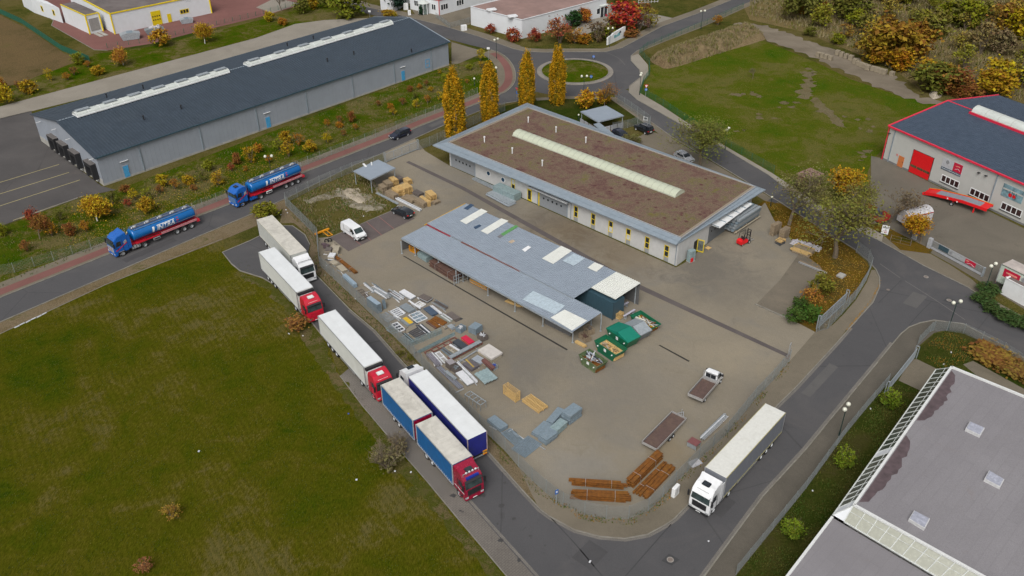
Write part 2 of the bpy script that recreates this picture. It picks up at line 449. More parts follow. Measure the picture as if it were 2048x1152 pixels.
m_red=paved('red pavers',(.15,.068,.058),(.205,.092,.08),.1,joint=.85,jscale=(.4,.2),stain=(.15,.09,.075),stain_amt=.4)
m_conc=paved('pale concrete apron',(.20,.18,.148),(.265,.24,.20),.1,stain=(.13,.115,.09),stain_amt=.5)
m_fore=paved('forecourt asphalt',(.10,.09,.072),(.15,.132,.105),.08,stain=(.065,.06,.045),stain_amt=.6)
m_cobble=paved('cobbles',(.20,.18,.155),(.29,.265,.23),.3,joint=.6,jscale=(.35,.35),stain=(.1,.09,.07),stain_amt=.4)
def sheet(name,pts,mat,z,world=False):
 P=pts if world else Gs(pts)
 b=MB();b.face([(p[0],p[1],z) for p in P])
 o=b.obj(name,mat)
 bm=bmesh.new();bm.from_mesh(o.data)
 bmesh.ops.triangulate(bm,faces=bm.faces,ngon_method='EAR_CLIP')
 for f in bm.faces:
  f.normal_update()
  if f.normal.z<0:f.normal_flip()
 bm.to_mesh(o.data);bm.free()
 return props(o,kind='structure')
def rag(pts,amp=.35,step=.8,closed=True,seed=0):
 """photo outline -> world outline with an irregular natural edge"""
 P=Gs(pts);out=[];rnd=random.Random(seed+len(pts))
 for i in range(len(P)):
  a=P[i];c=P[(i+1) % len(P)];n=max(1,int((c-a).length/step));t=(c-a).normalized()
  for k in range(n):
   p=a.lerp(c,k/n);w=noise.noise(Vector((p.x*.5,p.y*.5,seed))) *1.6+rnd.uniform(-.5,.5)
   out.append(Vector((p.x-t.y*w*amp,p.y+t.x*w*amp,0)))
 return out
def offs(P,d):
 """shift a world polyline sideways by d (left positive)"""
 out=[]
 for i,p in enumerate(P):
  a=P[max(0,i-1)];c=P[min(len(P) -1,i+1)]
  t=Vector((c[0] -a[0],c[1] -a[1]));t.normalize()
  out.append(Vector((p[0] -t.y*d,p[1] +t.x*d,0)))
 return out
def ribbon(name,P,d0,d1,mat,z):
 return sheet(name,offs(P,d0) +offs(P,d1)[::-1],mat,z,world=True)
def kerb(P,w=.16,h=.11,side=0,mat=None,name='kerb'):
 a=offs(P,side-w/2);c=offs(P,side+w/2)
 b=MB();n=len(P)
 for i in range(n-1):
  b.face([(*a[i].xy,h),(*a[i+1].xy,h),(*c[i+1].xy,h),(*c[i].xy,h)])
  b.face([(*a[i].xy,0),(*a[i+1].xy,0),(*a[i+1].xy,h),(*a[i].xy,h)])
  b.face([(*c[i+1].xy,0),(*c[i].xy,0),(*c[i].xy,h),(*c[i+1].xy,h)])
 return props(b.obj(name,mat or kerbm),kind='structure')
g=MB();g.face([(-3000,-1500,0),(3000,-1500,0),(3000,5000,0),(-3000,5000,0)])
props(g.obj('ground',m_base),kind='structure')
L1,L2,L3,L4,L5,L6=.004,.010,.018,.026,.034,.042
MSU=[(-300,716),(52,575),(217,509),(405,430),(462,408),(617,342),(775,280),(847,250),(962,205),(1012,184)]
MSL=[(-300,785),(0,645),(162,575),(400,472),(512,425),(570,398),(705,332),(765,307),(830,277),(892,249),(960,222),(1010,207),(1034,203)]
RND=cr([(1012,184),(1025,172),(1031,158),(1029,138),(1018,120),(1000,106),(982,100)],4)
# meadow in front
sheet('meadow',[(-400,830),(0,662),(210,566),(445,474),(450,500),(445,507),(463,530),(480,544),(525,558),(560,579),(605,624),(655,687),(680,752),(725,812),(807,909),(855,964),(917,1039),(1012,1151),(1100,1260),(-400,1260)],m_mead,L1)
sheet('dirt_strip',[(-400,845),(-400,826),(0,640),(162,570),(400,468),(512,421),(572,398),(574,412),(512,452),(445,480),(210,570),(0,668)],m_verge,L2)
sheet('dirt_strip',[(572,408),(640,478),(640,530),(762,650),(860,755),(960,858),(1037,935),(1064,962),(1092,988),(1126,1012),(1120,1040),(1050,985),(975,900),(807,722),(750,657),(700,615),(632,545),(618,505),(622,488),(612,466),(588,446),(560,446),(565,420)],m_verge,L1)
# meadow behind, tracks, scrub floor, fallow field
sheet('green_field',[(1296,130),(1340,128),(1500,72),(1560,95),(1640,128),(1700,158),(1800,192),(1890,212),(1800,262),(1745,320),(1735,345),(1738,380),(1720,440),(1640,412),(1545,347),(1460,298),(1366,240),(1324,212),(1278,185),(1284,165),(1297,150)],m_mead2,L1)
sheet('scrub_floor',[(1486,12),(1500,40),(1600,62),(1690,98),(1790,140),(1840,180),(2000,190),(2300,300),(2300,-120),(1500,-120),(1460,-20)],m_scrub,L2)
sheet('dirt_track',rag(cr([(1480,46),(1540,54),(1610,80),(1700,112),(1790,156),(1838,190),(1885,204),(1868,211),(1800,192),(1745,168),(1700,148),(1640,122),(1560,90),(1500,68),(1472,58)],3,True),1.1,1.0),m_track,L3,world=True)
for q_,(pts_,a_) in enumerate([([(1612,146),(1630,146),(1624,168),(1620,190),(1604,198),(1598,185),(1606,165)],.9),([(1626,196),(1640,202),(1668,226),(1694,252),(1688,256),(1664,242),(1640,220),(1622,206)],.6),([(1560,205),(1600,196),(1612,204),(1590,214),(1540,218)],1.0),([(1590,145),(1612,138),(1640,142),(1622,150)],.8),([(1710,240),(1738,238),(1745,262),(1720,262)],1.2),([(1440,250),(1520,228),(1560,224),(1545,236),(1470,262)],1.1),([(1465,188),(1510,184),(1530,196),(1490,204)],1.1),([(1712,300),(1740,296),(1742,318),(1722,322)],.8)]):
 for k_ in range(5 if q_<2 else 9):
  cx=sum(p[0] for p in pts_) /len(pts_);cy=sum(p[1] for p in pts_) /len(pts_);rr_=random.Random(q_*20+k_)
  if q_<2 and k_==0:sheet('bare_earth',rag(cr(pts_,3,True),a_,.5,seed=q_),m_bare,L3,world=True)
  else:
   f_=pts_[rr_.randrange(len(pts_))];ox=cx+(f_[0] -cx) *rr_.uniform(.2,1.1);oy=cy+(f_[1] -cy) *rr_.uniform(.2,1.1);s_=rr_.uniform(3,9)
   sheet('bare_earth',rag([(ox-s_,oy),(ox-s_*.3,oy-s_*.35),(ox+s_,oy),(ox+s_*.2,oy+s_*.35)],.5,.3,seed=k_+q_*7),m_bare,L3+.001*k_,world=True)
sheet('fallow_field',[(-400,30),(0,30),(60,60),(130,108),(178,124),(160,135),(0,176),(-400,290)],m_field,L1)
# verge patches of warehouse bank (a weedy slope)
sheet('grass_bank',[(-300,600),(40,440),(165,395),(228,382),(905,127),(985,112),(1000,175),(950,196),(833,243),(617,330),(462,395),(217,492),(-300,700)],m_bank,L1)
sheet('north_bank',[(-300,270),(0,180),(110,140),(190,108),(290,95),(512,42),(597,18),(640,5),(700,12),(735,30),(650,42),(512,76),(250,146),(0,213),(-300,300)],m_bank,L2)
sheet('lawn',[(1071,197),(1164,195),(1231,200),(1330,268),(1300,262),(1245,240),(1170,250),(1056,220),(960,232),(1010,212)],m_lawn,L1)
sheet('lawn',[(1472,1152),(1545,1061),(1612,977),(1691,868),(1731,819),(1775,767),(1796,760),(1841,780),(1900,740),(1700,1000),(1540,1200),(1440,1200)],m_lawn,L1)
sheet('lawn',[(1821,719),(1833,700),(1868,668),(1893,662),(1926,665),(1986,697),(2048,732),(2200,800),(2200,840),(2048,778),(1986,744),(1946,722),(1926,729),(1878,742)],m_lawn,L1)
sheet('leaf_litter',[(1528,401),(1560,405),(1650,462),(1711,502),(1735,527),(1738,540),(1731,562),(1708,600),(1681,629),(1651,660),(1630,664),(1585,640),(1600,600),(1650,565),(1640,532),(1600,505),(1575,470),(1545,450),(1500,420)],m_litter,L1)
sheet('leaf_litter',[(1712,440),(1745,440),(1800,468),(1865,500),(1860,508),(1800,500),(1766,470)],m_litter,L5)
sheet('rubble_patch',rag([(606,402),(640,390),(680,376),(722,378),(760,408),(765,420),(735,422),(700,414),(682,396),(650,398),(620,409)],.8,.5),m_rubble2,L2,world=True)
sheet('rubble_patch',rag([(690,378),(716,376),(740,398),(738,408),(712,402),(694,390)],.5,.4),m_rubble,L3,world=True)
# paved areas
sheet('concrete_apron',[(-300,302),(0,213),(250,146),(512,76),(590,48),(650,40),(737,36),(600,85),(440,130),(0,238),(-300,330)],m_conc,L3)
sheet('warehouse_yard',[(-300,328),(0,237),(62,222),(90,285),(203,372),(232,380),(165,393),(40,438),(0,453),(-300,560)],m_asph2,L3)
sheet('loading_apron',[(903,84),(958,100),(962,108),(915,128),(903,127)],m_side,L3)
sheet('red_paved_court',[(20,-40),(60,8),(80,25),(107,41),(103,51),(189,100),(215,101),(300,88),(385,66),(512,36),(597,12),(660,-20),(600,-80),(100,-80)],m_red,L3)
sheet('concrete_pad',[(512,15),(552,-5),(600,8),(545,26)],m_conc,L4)
sheet('office_court',[(824,19),(879,31),(940,14),(945,47),(915,57),(900,56),(835,37)],m_side,L3)
sheet('hall_court',[(1135,72),(1209,6),(1271,20),(1358,39),(1321,54),(1290,52),(1240,40),(1174,68)],m_conc,L3)
FENCE_S=[(1578,724),(1562,742),(1545,762),(1510,799),(1455,867),(1397,920),(1375,943),(1350,968),(1325,996),(1296,1022),(1257,1038),(1212,1038),(1169,1030),(1126,1011),(1092,986),(1064,961),(1037,934),(1010,902),(985,878),(960,854),(900,792),(860,750),(815,700),(762,647),(700,588),(640,532)]
FENCE_C=[(1632,664),(1655,658),(1683,629),(1710,598),(1732,562),(1741,538),(1735,522),(1712,505),(1650,466),(1560,408)]
yard=[(636,476),(660,474),(787,420),(797,408),(755,388),(735,350),(770,322),(765,307),(830,277),(850,302),(902,333),(1352,535),(1372,524),(1445,462),(1500,438),(1530,405),(1548,440),(1575,470),(1602,505),(1640,532),(1650,565),(1600,600),(1585,640),(1630,664)] +FENCE_S+[(636,500)]
sheet('yard_paving',yard,m_yard,L2)
sheet('drive_paving',[(1578,724),(1630,664),(1665,650),(1692,660),(1673,687),(1592,775),(1560,760)],m_side,L3)
sheet('worn_paving',[(1600,505),(1640,532),(1655,560),(1610,600),(1598,638),(1560,630),(1512,609),(1560,560)],m_yardworn,L4)
sheet('parking_bays',[(660,475),(787,420),(830,437),(697,503)],m_park,L4)
sheet('drain_strip',[(812,325),(818,322),(930,375),(1281,570),(1576,708),(1573,714),(1270,575),(925,380)],paved('dark drain pavers',(.085,.072,.07),(.11,.095,.09),.3),L4)
for a in ([(805,512),(809,512),(1136,699),(1133,701)],[(1317,691),(1320,690),(1380,722),(1377,724)]):
 sheet('drain_channel',a,plain('drain slot',(.03,.026,.022),.9),L4)
sheet('visitor_court',[(1238,292),(1300,262),(1345,277),(1450,340),(1560,407),(1530,402),(1480,372)],m_side,L3)
sheet('forecourt',[(1742,312),(1760,316),(2048,457),(2300,575),(2300,740),(2048,618),(1960,563),(1905,530),(1850,500),(1800,468),(1745,440),(1738,400),(1742,350)],m_fore,L3)
sheet('drive_paving',[(1797,761),(1821,719),(1833,718),(1880,741),(1842,782)],m_side,L3)
sheet('drive_paving',[(1926,729),(1946,722),(1986,744),(2048,778),(2100,800),(2100,830),(2000,790)],m_side,L3)
# pavements
sheet('pavement',Gs(FENCE_S[:17]) +Gs([(1080,1022),(1125,1048),(1150,1063),(1200,1076),(1250,1080),(1295,1074),(1332,1053),(1350,1040),(1377,1011),(1470,907),(1554,814),(1592,777)]),m_side,L4,world=True)
sheet('pavement',[(1632,664),(1655,660),(1685,631),(1712,600),(1734,564),(1743,540),(1750,540),(1759,556),(1760,575),(1747,605),(1700,657),(1672,668),(1650,672)],m_side,L5)
sheet('pavement',[(1262,112),(1277,108),(1294,98),(1336,81),(1401,56),(1486,18),(1580,-25),(1570,-30),(1484,9),(1449,24),(1374,55),(1300,87),(1270,100)],m_side,L4)
sheet('pavement',[(1262,112),(1277,108),(1296,130),(1297,150),(1284,165),(1278,185),(1324,212),(1366,240),(1460,298),(1545,347),(1640,410),(1700,440),(1768,468),(1763,484),(1625,417),(1535,349),(1447,297),(1351,243),(1274,200),(1258,185),(1259,172),(1281,155),(1279,140),(1262,122)],m_conc,L5)
sheet('pavement',[(1410,1151),(1450,1096),(1525,994),(1612,899),(1656,845),(1751,730),(1786,687),(1802,668),(1818,655),(1841,646),(1868,641),(1926,648),(1986,680),(2048,717),(2200,790),(2200,800),(2048,732),(1986,696),(1926,663),(1893,660),(1868,666),(1840,690),(1822,714),(1775,766),(1731,818),(1691,867),(1612,976),(1545,1060),(1472,1150),(1400,1240),(1340,1240)],m_side2,L4)
sheet('pavement',[(1763,482),(1770,470),(1850,502),(1900,530),(1945,560),(1986,600),(2048,634),(2200,715),(2200,735),(2048,655),(1986,612),(1936,575),(1848,532)],m_side,L4)
sheet('brick_parking_strip',[(680,752),(725,812),(807,909),(855,964),(917,1039),(1012,1151),(1090,1245),(1145,1245),(1067,1151),(1000,1076),(907,971),(820,870),(737,777),(700,735)],m_strip,L3)
P_nw=Gs([(1024,97),(960,74),(887,52),(787,27),(724,12),(640,-15),(560,-45)])
ribbon('pavement',P_nw,0,-3.0,m_side,L5)
P_n=Gs([(1024,97),(1049,103),(1090,105),(1124,104),(1211,104),(1244,96),(1324,53),(1399,26),(1461,1),(1560,-40)])
ribbon('pavement',P_n,0,2.6,m_side,L5+.003)
Uw=Gs(MSU) +Gs(RND[1:])
ribbon('pavement',Uw,0,4.3,m_side,L4)
ribbon('red_cycle_path',Uw[:-3],.7,2.5,m_red,L5)
ribbon('pavement',Gs([(1071,196),(1120,193),(1164,192),(1231,195),(1285,232),(1345,275)]),0,-1.6,m_side,L4)
# roads
sheet('road',MSU+MSL[::-1],m_asph,L3)
c0=G(1150,143)
circ=lambda r,n=48:[(c0.x+r*math.cos(2*math.pi*i/n),c0.y+r*math.sin(2*math.pi*i/n)) for i in range(n)]
sheet('road',circ(16.2),m_asph,L3+.003,world=True)
sheet('road',[(1048,101),(1124,104),(1060,200),(1034,203),(1012,184),(1031,158),(1018,120),(982,100),(940,90),(902,80),(819,50),(737,28),(655,2),(560,-30),(560,-45),(640,-15),(724,12),(787,27),(887,52),(960,74),(1024,97)],m_asph,L3+.006)
sheet('road',[(1124,103),(1211,104),(1244,96),(1324,53),(1399,26),(1461,1),(1560,-40),(1590,-34),(1484,10),(1449,27),(1374,57),(1300,90),(1274,102),(1262,112),(1262,122),(1240,150)],m_asph,L3+.009)
ROAD_L=[(1231,195),(1285,232),(1345,275),(1450,338),(1560,405),(1650,462),(1711,500),(1738,524),(1752,540),(1759,556),(1759,575),(1746,605),(1700,656),(1673,687),(1592,775),(1554,812),(1470,905),(1377,1009),(1350,1037),(1332,1050),(1295,1070),(1250,1078),(1200,1074),(1150,1061),(1100,1034),(1082,1021),(1050,987),(975,903),(900,820),(807,727),(750,662),(700,620),(632,550),(614,515),(620,490),(610,470),(585,452),(560,452),(500,482),(445,505),(463,528),(480,542),(525,556),(560,577),(605,622),(655,685),(700,735),(737,777),(820,870),(907,971),(1000,1076),(1067,1151),(1145,1245)]
ROAD_R=[(1340,1240),(1410,1151),(1450,1096),(1525,994),(1612,899),(1656,845),(1751,730),(1786,687),(1802,668),(1818,655),(1841,646),(1868,641),(1926,648),(1986,680),(2048,717),(2200,790)]
sheet('road',ROAD_L+ROAD_R+[(2200,735),(2048,655),(1986,612),(1936,575),(1848,532),(1763,484),(1625,417),(1535,349),(1447,297),(1351,243),(1274,200),(1255,180),(1225,178)],m_asph,L3+.012)
# kerbs
kerb(Uw);kerb(Gs(MSL));kerb(Gs(ROAD_L[:33]));kerb(Gs(ROAD_L[34:46]));kerb(Gs(ROAD_R))
kerb(Gs([(2200,735),(2048,655),(1986,612),(1936,575),(1848,532),(1763,484),(1625,417),(1535,349),(1447,297),(1351,243),(1274,200),(1258,185),(1259,172),(1281,155),(1279,140),(1262,122),(1262,112),(1274,102),(1374,57),(1484,10)]))
kerb(P_nw);kerb(P_n)
kerb(Gs([(680,752),(725,812),(807,909),(855,964),(917,1039),(1012,1151),(1090,1245)]),.12,.06)
kerb(Gs([(0,668),(210,570),(445,478)]),.10,.05)
kerb(Gs([(660,475),(787,420)]),.12,.06);kerb(Gs([(1510,609),(1587,643)]),.25,.16)
kerb(Gs([(40,438),(165,393)]),.2,.12);kerb(Gs([(60,8),(80,25),(107,41),(103,51),(189,100),(215,101)]),.15,.1)
# gutter rows beside the kerbs
m_gut=paved('gutter setts',(.13,.12,.11),(.19,.175,.155),.4,joint=.5,jscale=(.3,.16),jrot=R(45))
ribbon('gutter',Gs(ROAD_L[46:]),.1,.42,m_gut,L6)
ribbon('gutter',Gs(ROAD_L[12:32]),.1,.38,m_gut,L6)
ribbon('gutter',Gs(ROAD_R[:8]),.1,.42,m_gut,L6)
# roundabout island: cobbled apron and raised grass middle
b=MB();b.prism(circ(9.1),0,.13);props(b.obj('roundabout_apron',m_cobble),kind='structure')
b=MB();rings=[(7.9,.14),(7.7,.2),(6,.4),(3.5,.55),(0.01,.62)]
for k in range(len(rings) -1):
 A=circ(rings[k][0]);B=circ(rings[k+1][0])
 for i in range(48):
  j=(i+1) % 48
  b.face([(*A[i],rings[k][1]),(*A[j],rings[k][1]),(*B[j],rings[k+1][1]),(*B[i],rings[k+1][1])])
props(b.obj('roundabout_green',m_bank,smooth=True),kind='structure')
b=MB();A=circ(7.92);B=circ(8.15)
for i in range(48):
 j=(i+1) % 48
 b.face([(*A[i],.22),(*A[j],.22),(*B[j],.22),(*B[i],.22)]);b.face([(*B[i],.12),(*B[j],.12),(*B[j],.22),(*B[i],.22)])
props(b.obj('kerb',kerbm),kind='structure')
# earth mound of the green field
HF={}
def mound(name,poly,hmax,mat,rough=.35,n=60):
 P=Gs(poly);xs=[p.x for p in P];ys=[p.y for p in P]
 x0,x1,y0,y1=min(xs),max(xs),min(ys),max(ys)
 def dist(x,y):
  ins=False;dm=1e9;k=len(P)
  for i in range(k):
   a=P[i];c=P[(i+1) % k]
   if (a.y>y) != (c.y>y) and x<(c.x-a.x) *(y-a.y) /(c.y-a.y) +a.x:ins=not ins
   t=max(0,min(1,((x-a.x) *(c.x-a.x) +(y-a.y) *(c.y-a.y)) /((c.x-a.x) ** 2+(c.y-a.y) ** 2)))
   dm=min(dm,math.hypot(x-a.x-t*(c.x-a.x),y-a.y-t*(c.y-a.y)))
  return dm if ins else -dm
 HF[name] =lambda x,y:max(0,hmax*(1-math.exp(-max(0,dist(x,y)) /(hmax*.9))) -.1)
 b=MB();nx=n;ny=max(8,int(n*(y1-y0) /(x1-x0)))
 for j in range(ny+1):
  for i in range(nx+1):
   x=x0+(x1-x0) *i/nx;y=y0+(y1-y0) *j/ny
   d=dist(x,y)
   h=hmax*(1-math.exp(-max(0,d) /(hmax*.9))) if d>0 else -.15
   if d>0:h += rough*noise.noise(Vector((x*.45,y*.45,3))) *min(1,d) +.4*rough*noise.noise(Vector((x*1.6,y*1.6,8))) *min(1,d)
   b.v.append((x,y,h))
 for j in range(ny):
  for i in range(nx):
   q=j*(nx+1) +i
   if all(b.v[t][2] <0 for t in (q,q+1,q+nx+2,q+nx+1)):continue
   b.f.append((q,q+1,q+nx+2,q+nx+1));b.m.append(0)
 return props(b.obj(name,mat,smooth=True),kind='structure')
mound('earth_mound',cr([(1300,118),(1330,104),(1420,74),(1488,54),(1530,74),(1516,84),(1440,106),(1345,136),(1318,132)],4,True),2.6,m_drygrass,.8,90)
mound('sand_heap',cr([(686,384),(702,377),(722,388),(734,402),(720,407),(702,398)],4,True),.5,m_rubble,.5)
mound('rubble_heap',cr([(612,403),(636,392),(655,388),(656,394),(640,400),(620,408)],4,True),.35,m_rubble2,.6)
mound('rubble_heap',cr([(700,410),(740,410),(766,414),(758,421),(735,421),(704,417)],4,True),.35,m_rubble2,.6)
mound('rubble_heap',cr([(1858,188),(1872,176),(1886,180),(1882,194),(1866,198)],4,True),1.0,m_rubble,.6)
# painted lines
yl=plain('faded yellow line',(.42,.36,.16),.8)
def line(P,w,name='painted_line',mat=yl,z=L4):return ribbon(name,P,-w/2,w/2,mat,z)
for a,c in [((0,365),(118,329)),((0,388),(138,345)),((0,412),(160,360)),((26,441),(165,392))]:
 line(Gs([a,c]),.14)
rl=plain('faded red line',(.24,.10,.09),.8)
for a,c in [((688,463),(722,490)),((732,443),(764,471)),((757,433),(788,458)),((710,453),(742,481))]:
 line(Gs([a,c]),.1,mat=rl,z=L5)
# oil stains, patches on the road and yard (irregular, own shape)
oil=plain('oil stain',(.045,.043,.043),.7)
def blotch(c,r,mat=oil,z=L6,name='oil_stain',seed=0):
 rnd=random.Random(seed);p=G(*c)
 pts=[(p.x+r*(1+.45*rnd.uniform(-1,1)) *math.cos(t*.39) *1.1,p.y+r*(1+.45*rnd.uniform(-1,1)) *math.sin(t*.39)) for t in range(16)]
 return sheet(name,pts,mat,z,world=True)
for i,(c,r) in enumerate([(c_,r_*.62) for c_,r_ in [((964,990),.55),((1003,1012),.5),((1010,966),.28),((921,1022),.22),((926,1024),.15),((1027,1038),.35),((1060,1072),.22),((1001,1081),.45),((1038,1120),.4),((657,590),.4),((661,612),.25),((906,992),.45),((995,1048),.25),((1090,1091),.2),((965,917),.15)]]):
 blotch(c,r,seed=i)
seam=plain('asphalt seam',(.04,.04,.042),.8);sealt=plain('pale asphalt seam',(.14,.13,.125),.9)
for P_,m_ in (([(1098,1032),(1150,1088),(1215,1165)],seam),([(1342,1049),(1290,1108),(1240,1165)],seam),([(1803,560),(1780,583),(1757,606)],seam),([(1864,602),(1840,626),(1818,651)],seam),([(1810,562),(1870,600),(1930,640)],sealt),([(1760,528),(1800,556)],sealt),([(1210,104),(1236,116),(1250,130)],sealt)):
 line(Gs(cr(P_,4)),.1,'asphalt_seam',m_,L6)
for k_,(x_,y_,a_,w_) in enumerate([(1500,905,5,1.6),(1640,760,8,1.2),(1440,1010,3,2.2),(640,355,7,1.2),(300,500,9,1.4),(880,245,6,1.3),(1560,392,6,1.5),(1830,600,4,2),(1180,1110,3,2.4)]):
 p_=G(x_,y_);h_=(heading(G(1400,1000),G(1600,790)) if x_>1400 else heading(G(217,509),G(617,342)));d_=Vector((math.cos(h_),math.sin(h_),0));n_=Vector((-d_.y,d_.x,0))
 sheet('asphalt_patch',[p_-d_*a_/2-n_*w_/2,p_+d_*a_/2-n_*w_/2,p_+d_*a_/2+n_*w_/2,p_-d_*a_/2+n_*w_/2],paved('asphalt repair %d' % (k_ % 2),*(((.055,.054,.056),(.07,.068,.07)),((.088,.085,.084),(.108,.104,.10)))[k_ % 2],.3),L6,world=True)
sheet('dirt_strip',rag([(603,628),(640,672),(676,748),(720,812),(803,909),(851,964),(913,1039),(1008,1151),(1060,1215),(1020,1215),(975,1151),(885,1042),(838,985),(780,930),(750,880),(700,812),(655,752),(610,690),(580,640)],.35,.6),m_vergeg,L2,world=True)
sheet('dirt_strip',rag([(480,546),(525,560),(560,581),(605,626),(640,668),(625,680),(590,640),(550,600),(515,572),(478,556)],.6,.4,seed=3),m_vergeg,L2+.002,world=True)
sheet('dirt_strip',rag([(575,640),(640,668),(668,735),(640,740),(615,690)],.4,.6,seed=5),m_vergeg,L2+.0045,world=True)
for k_,(x_,y_,s_) in enumerate([(760,900,16),(795,935,18),(830,985,12),(700,800,12),(650,730,14),(690,770,9)]):
 sheet('dirt_strip',rag(cr([(x_-s_,y_-s_*.5),(x_+s_*.4,y_-s_*.8),(x_+s_,y_+s_*.4),(x_-s_*.3,y_+s_*.7)],4,True),.3,.6,seed=k_),m_vergeg,L2+.0052+.0007*k_,world=True)
# ---------------------------------------------------------------- buildings
def fence_panel_mesh(L,H,mat,nv,nh,w=.008,bars=0):
 b=MB()
 for i in range(nv+1):x=L*i/nv;b.box(x-w/2,x+w/2,-w/2,w/2,.06,H)
 for i in range(nh+1):z=.06+(H-.06) *i/nh;b.box(0,L,-w*.9,w*.9,z-w*.7,z+w*.7)
 return b.mesh('mesh_panel',mat)
_FP={}
def fence(P,H,label,mat=None,step=2.5,group=None,cat='fence',nv=26,nh=9,w=.008,post=.03,name='fence'):
 mat=mat or fenceg;k=(H,mat.name,nv,nh,w)
 if k not in _FP:
  b=MB();b.box(-post,post,-post,post,0,H+.08)
  _FP[k] =(fence_panel_mesh(1.0,H,mat,nv,nh,w),b.mesh('post',mat))
 pm,po=_FP[k]
 root=thing(name,label,cat,P[0],0,group);o=P[0]
 pts=[P[0]]
 for i in range(len(P) -1):
  L=(P[i+1] -P[i]).length;n=max(1,round(L/step))
  for j in range(n):
   a=P[i].lerp(P[i+1],j/n);c=P[i].lerp(P[i+1],(j+1) /n)
   ref('mesh_panel',pm,root,a-o,heading(a,c),((c-a).length,1,1))
   if j or i:pts.append(a)
 pts.append(P[-1])
 for p in pts:ref('post',po,root,p-o)
 return root
class Bld:
 """a building: Empty at its base; parts are given in world metres"""
 def __init__(s,name,label,cat,at,group=None):
  s.o=thing(name,label,cat,(at[0],at[1],0),0,group);s.at=Vector((at[0],at[1],0))
 def part(s,name,b,mats,parent=None,**kw):
  b.v=[(x-s.at.x,y-s.at.y,z) for x,y,z in b.v]
  return b.obj(name,mats,parent or s.o,**kw)
class Wall:
 """outward is to the right of P->Q"""
 def __init__(s,P,Q):
  s.P=Vector((P[0],P[1],0));d=Vector((Q[0] -P[0],Q[1] -P[1],0));s.L=d.length;s.d=d.normalized();s.n=Vector((s.d.y,-s.d.x,0))
 def pt(s,a,o,z):return s.P+s.d*a+s.n*o+Vector((0,0,z))
 def S(s,x,y,z=0):
  """distance along the wall of a photo point known to be z above ground"""
  return (G(x,y,z) -s.P-Vector((0,0,z))).dot(s.d)
 def box(s,b,a0,a1,z0,z1,o0=-.02,o1=.05,m=0):
  n=len(b.v)
  for z in (z0,z1):
   for a,o in ((a0,o0),(a1,o0),(a1,o1),(a0,o1)):b.v.append(tuple(s.pt(a,o,z)))
  for q in ((0,3,2,1),(4,5,6,7),(0,1,5,4),(1,2,6,5),(2,3,7,6),(3,0,4,7)):
   b.f.append(tuple(n+i for i in q));b.m.append(m)
  return b
 def disc(s,b,a,z,r,o0,o1,seg=20):
  return b.tube(s.pt(a,o0,z),s.pt(a,o1,z),r,seg=seg)
def prism_z(poly,z0,z1):
 b=MB()
 if sum(poly[i][0] *poly[(i+1) % len(poly)][1] -poly[(i+1) % len(poly)][0] *poly[i][1] for i in range(len(poly))) <0:poly=poly[::-1]
 return b.prism([(p[0],p[1]) for p in poly],z0,z1)
def corr(A,B,C,D,pitch,h,thick=.03,top=.35):
 """ribbed sheet; ribs run A->D, profile counted along A->B"""
 A,B,C,D=map(Vector,(A,B,C,D));b=MB()
 n=max(1,round((B-A).length/pitch));prof=[]
 for i in range(n):
  prof += [(i,0),(i+.5-top/2-.1,0),(i+.5-top/2,h),(i+.5+top/2,h),(i+.5+top/2+.1,0)]
 prof.append((n,0));nz=(B-A).cross(D-A).normalized()
 if nz.z<0:nz=-nz
 for t,z in prof:
  f=t/n;b.v.append(tuple(A.lerp(B,f) +nz*z));b.v.append(tuple(D.lerp(C,f) +nz*z))
 for i in range(len(prof) -1):b.f.append((2*i,2*i+2,2*i+3,2*i+1));b.m.append(0)
 k=len(b.v)
 b.v += [tuple(p-nz*thick) for p in (A,B,C,D)]
 b.f.append((k,k+3,k+2,k+1));b.m.append(0)
 return b
def Gpl(x,y,p0,n):
 o=Vector((0,0,CAM_H));d=G(x,y,0) -o
 return o+d*((p0-o).dot(n) /d.dot(n))
def window(bl,w,a0,a1,z0,z1,frame,nx=1,nz=1,fw=.09,glass=None,o=.0,name='window'):
 b=MB();w.box(b,a0,a1,z0,z0+fw,-.05+o,.05+o);w.box(b,a0,a1,z1-fw,z1,-.05+o,.05+o)
 for i in range(nx+1):
  c=a0+(a1-a0-fw) *i/nx;w.box(b,c,c+fw,z0+fw,z1-fw,-.05+o,.045+o)
 for j in range(1,nz):
  c=z0+(z1-z0-fw) *j/nz
  for i in range(nx):
   q0=a0+(a1-a0-fw) *i/nx+fw;q1=a0+(a1-a0-fw) *(i+1) /nx
   w.box(b,q0,q1,c,c+fw,-.05+o,.045+o)
 f=bl.part(name,b,frame)
 for i in range(nx):
  for j in range(nz):
   g0=a0+(a1-a0-fw) *i/nx+fw;g1=a0+(a1-a0-fw) *(i+1) /nx
   h0=z0+(z1-z0-fw) *j/nz+fw;h1=z0+(z1-z0-fw) *(j+1) /nz
   q=MB();w.box(q,g0,g1,h0,h1,-.04+o,.012+o)
   bl.part('pane',q,(glass[j] if isinstance(glass,(list,tuple)) else glass) or darkglass,f)
 return f
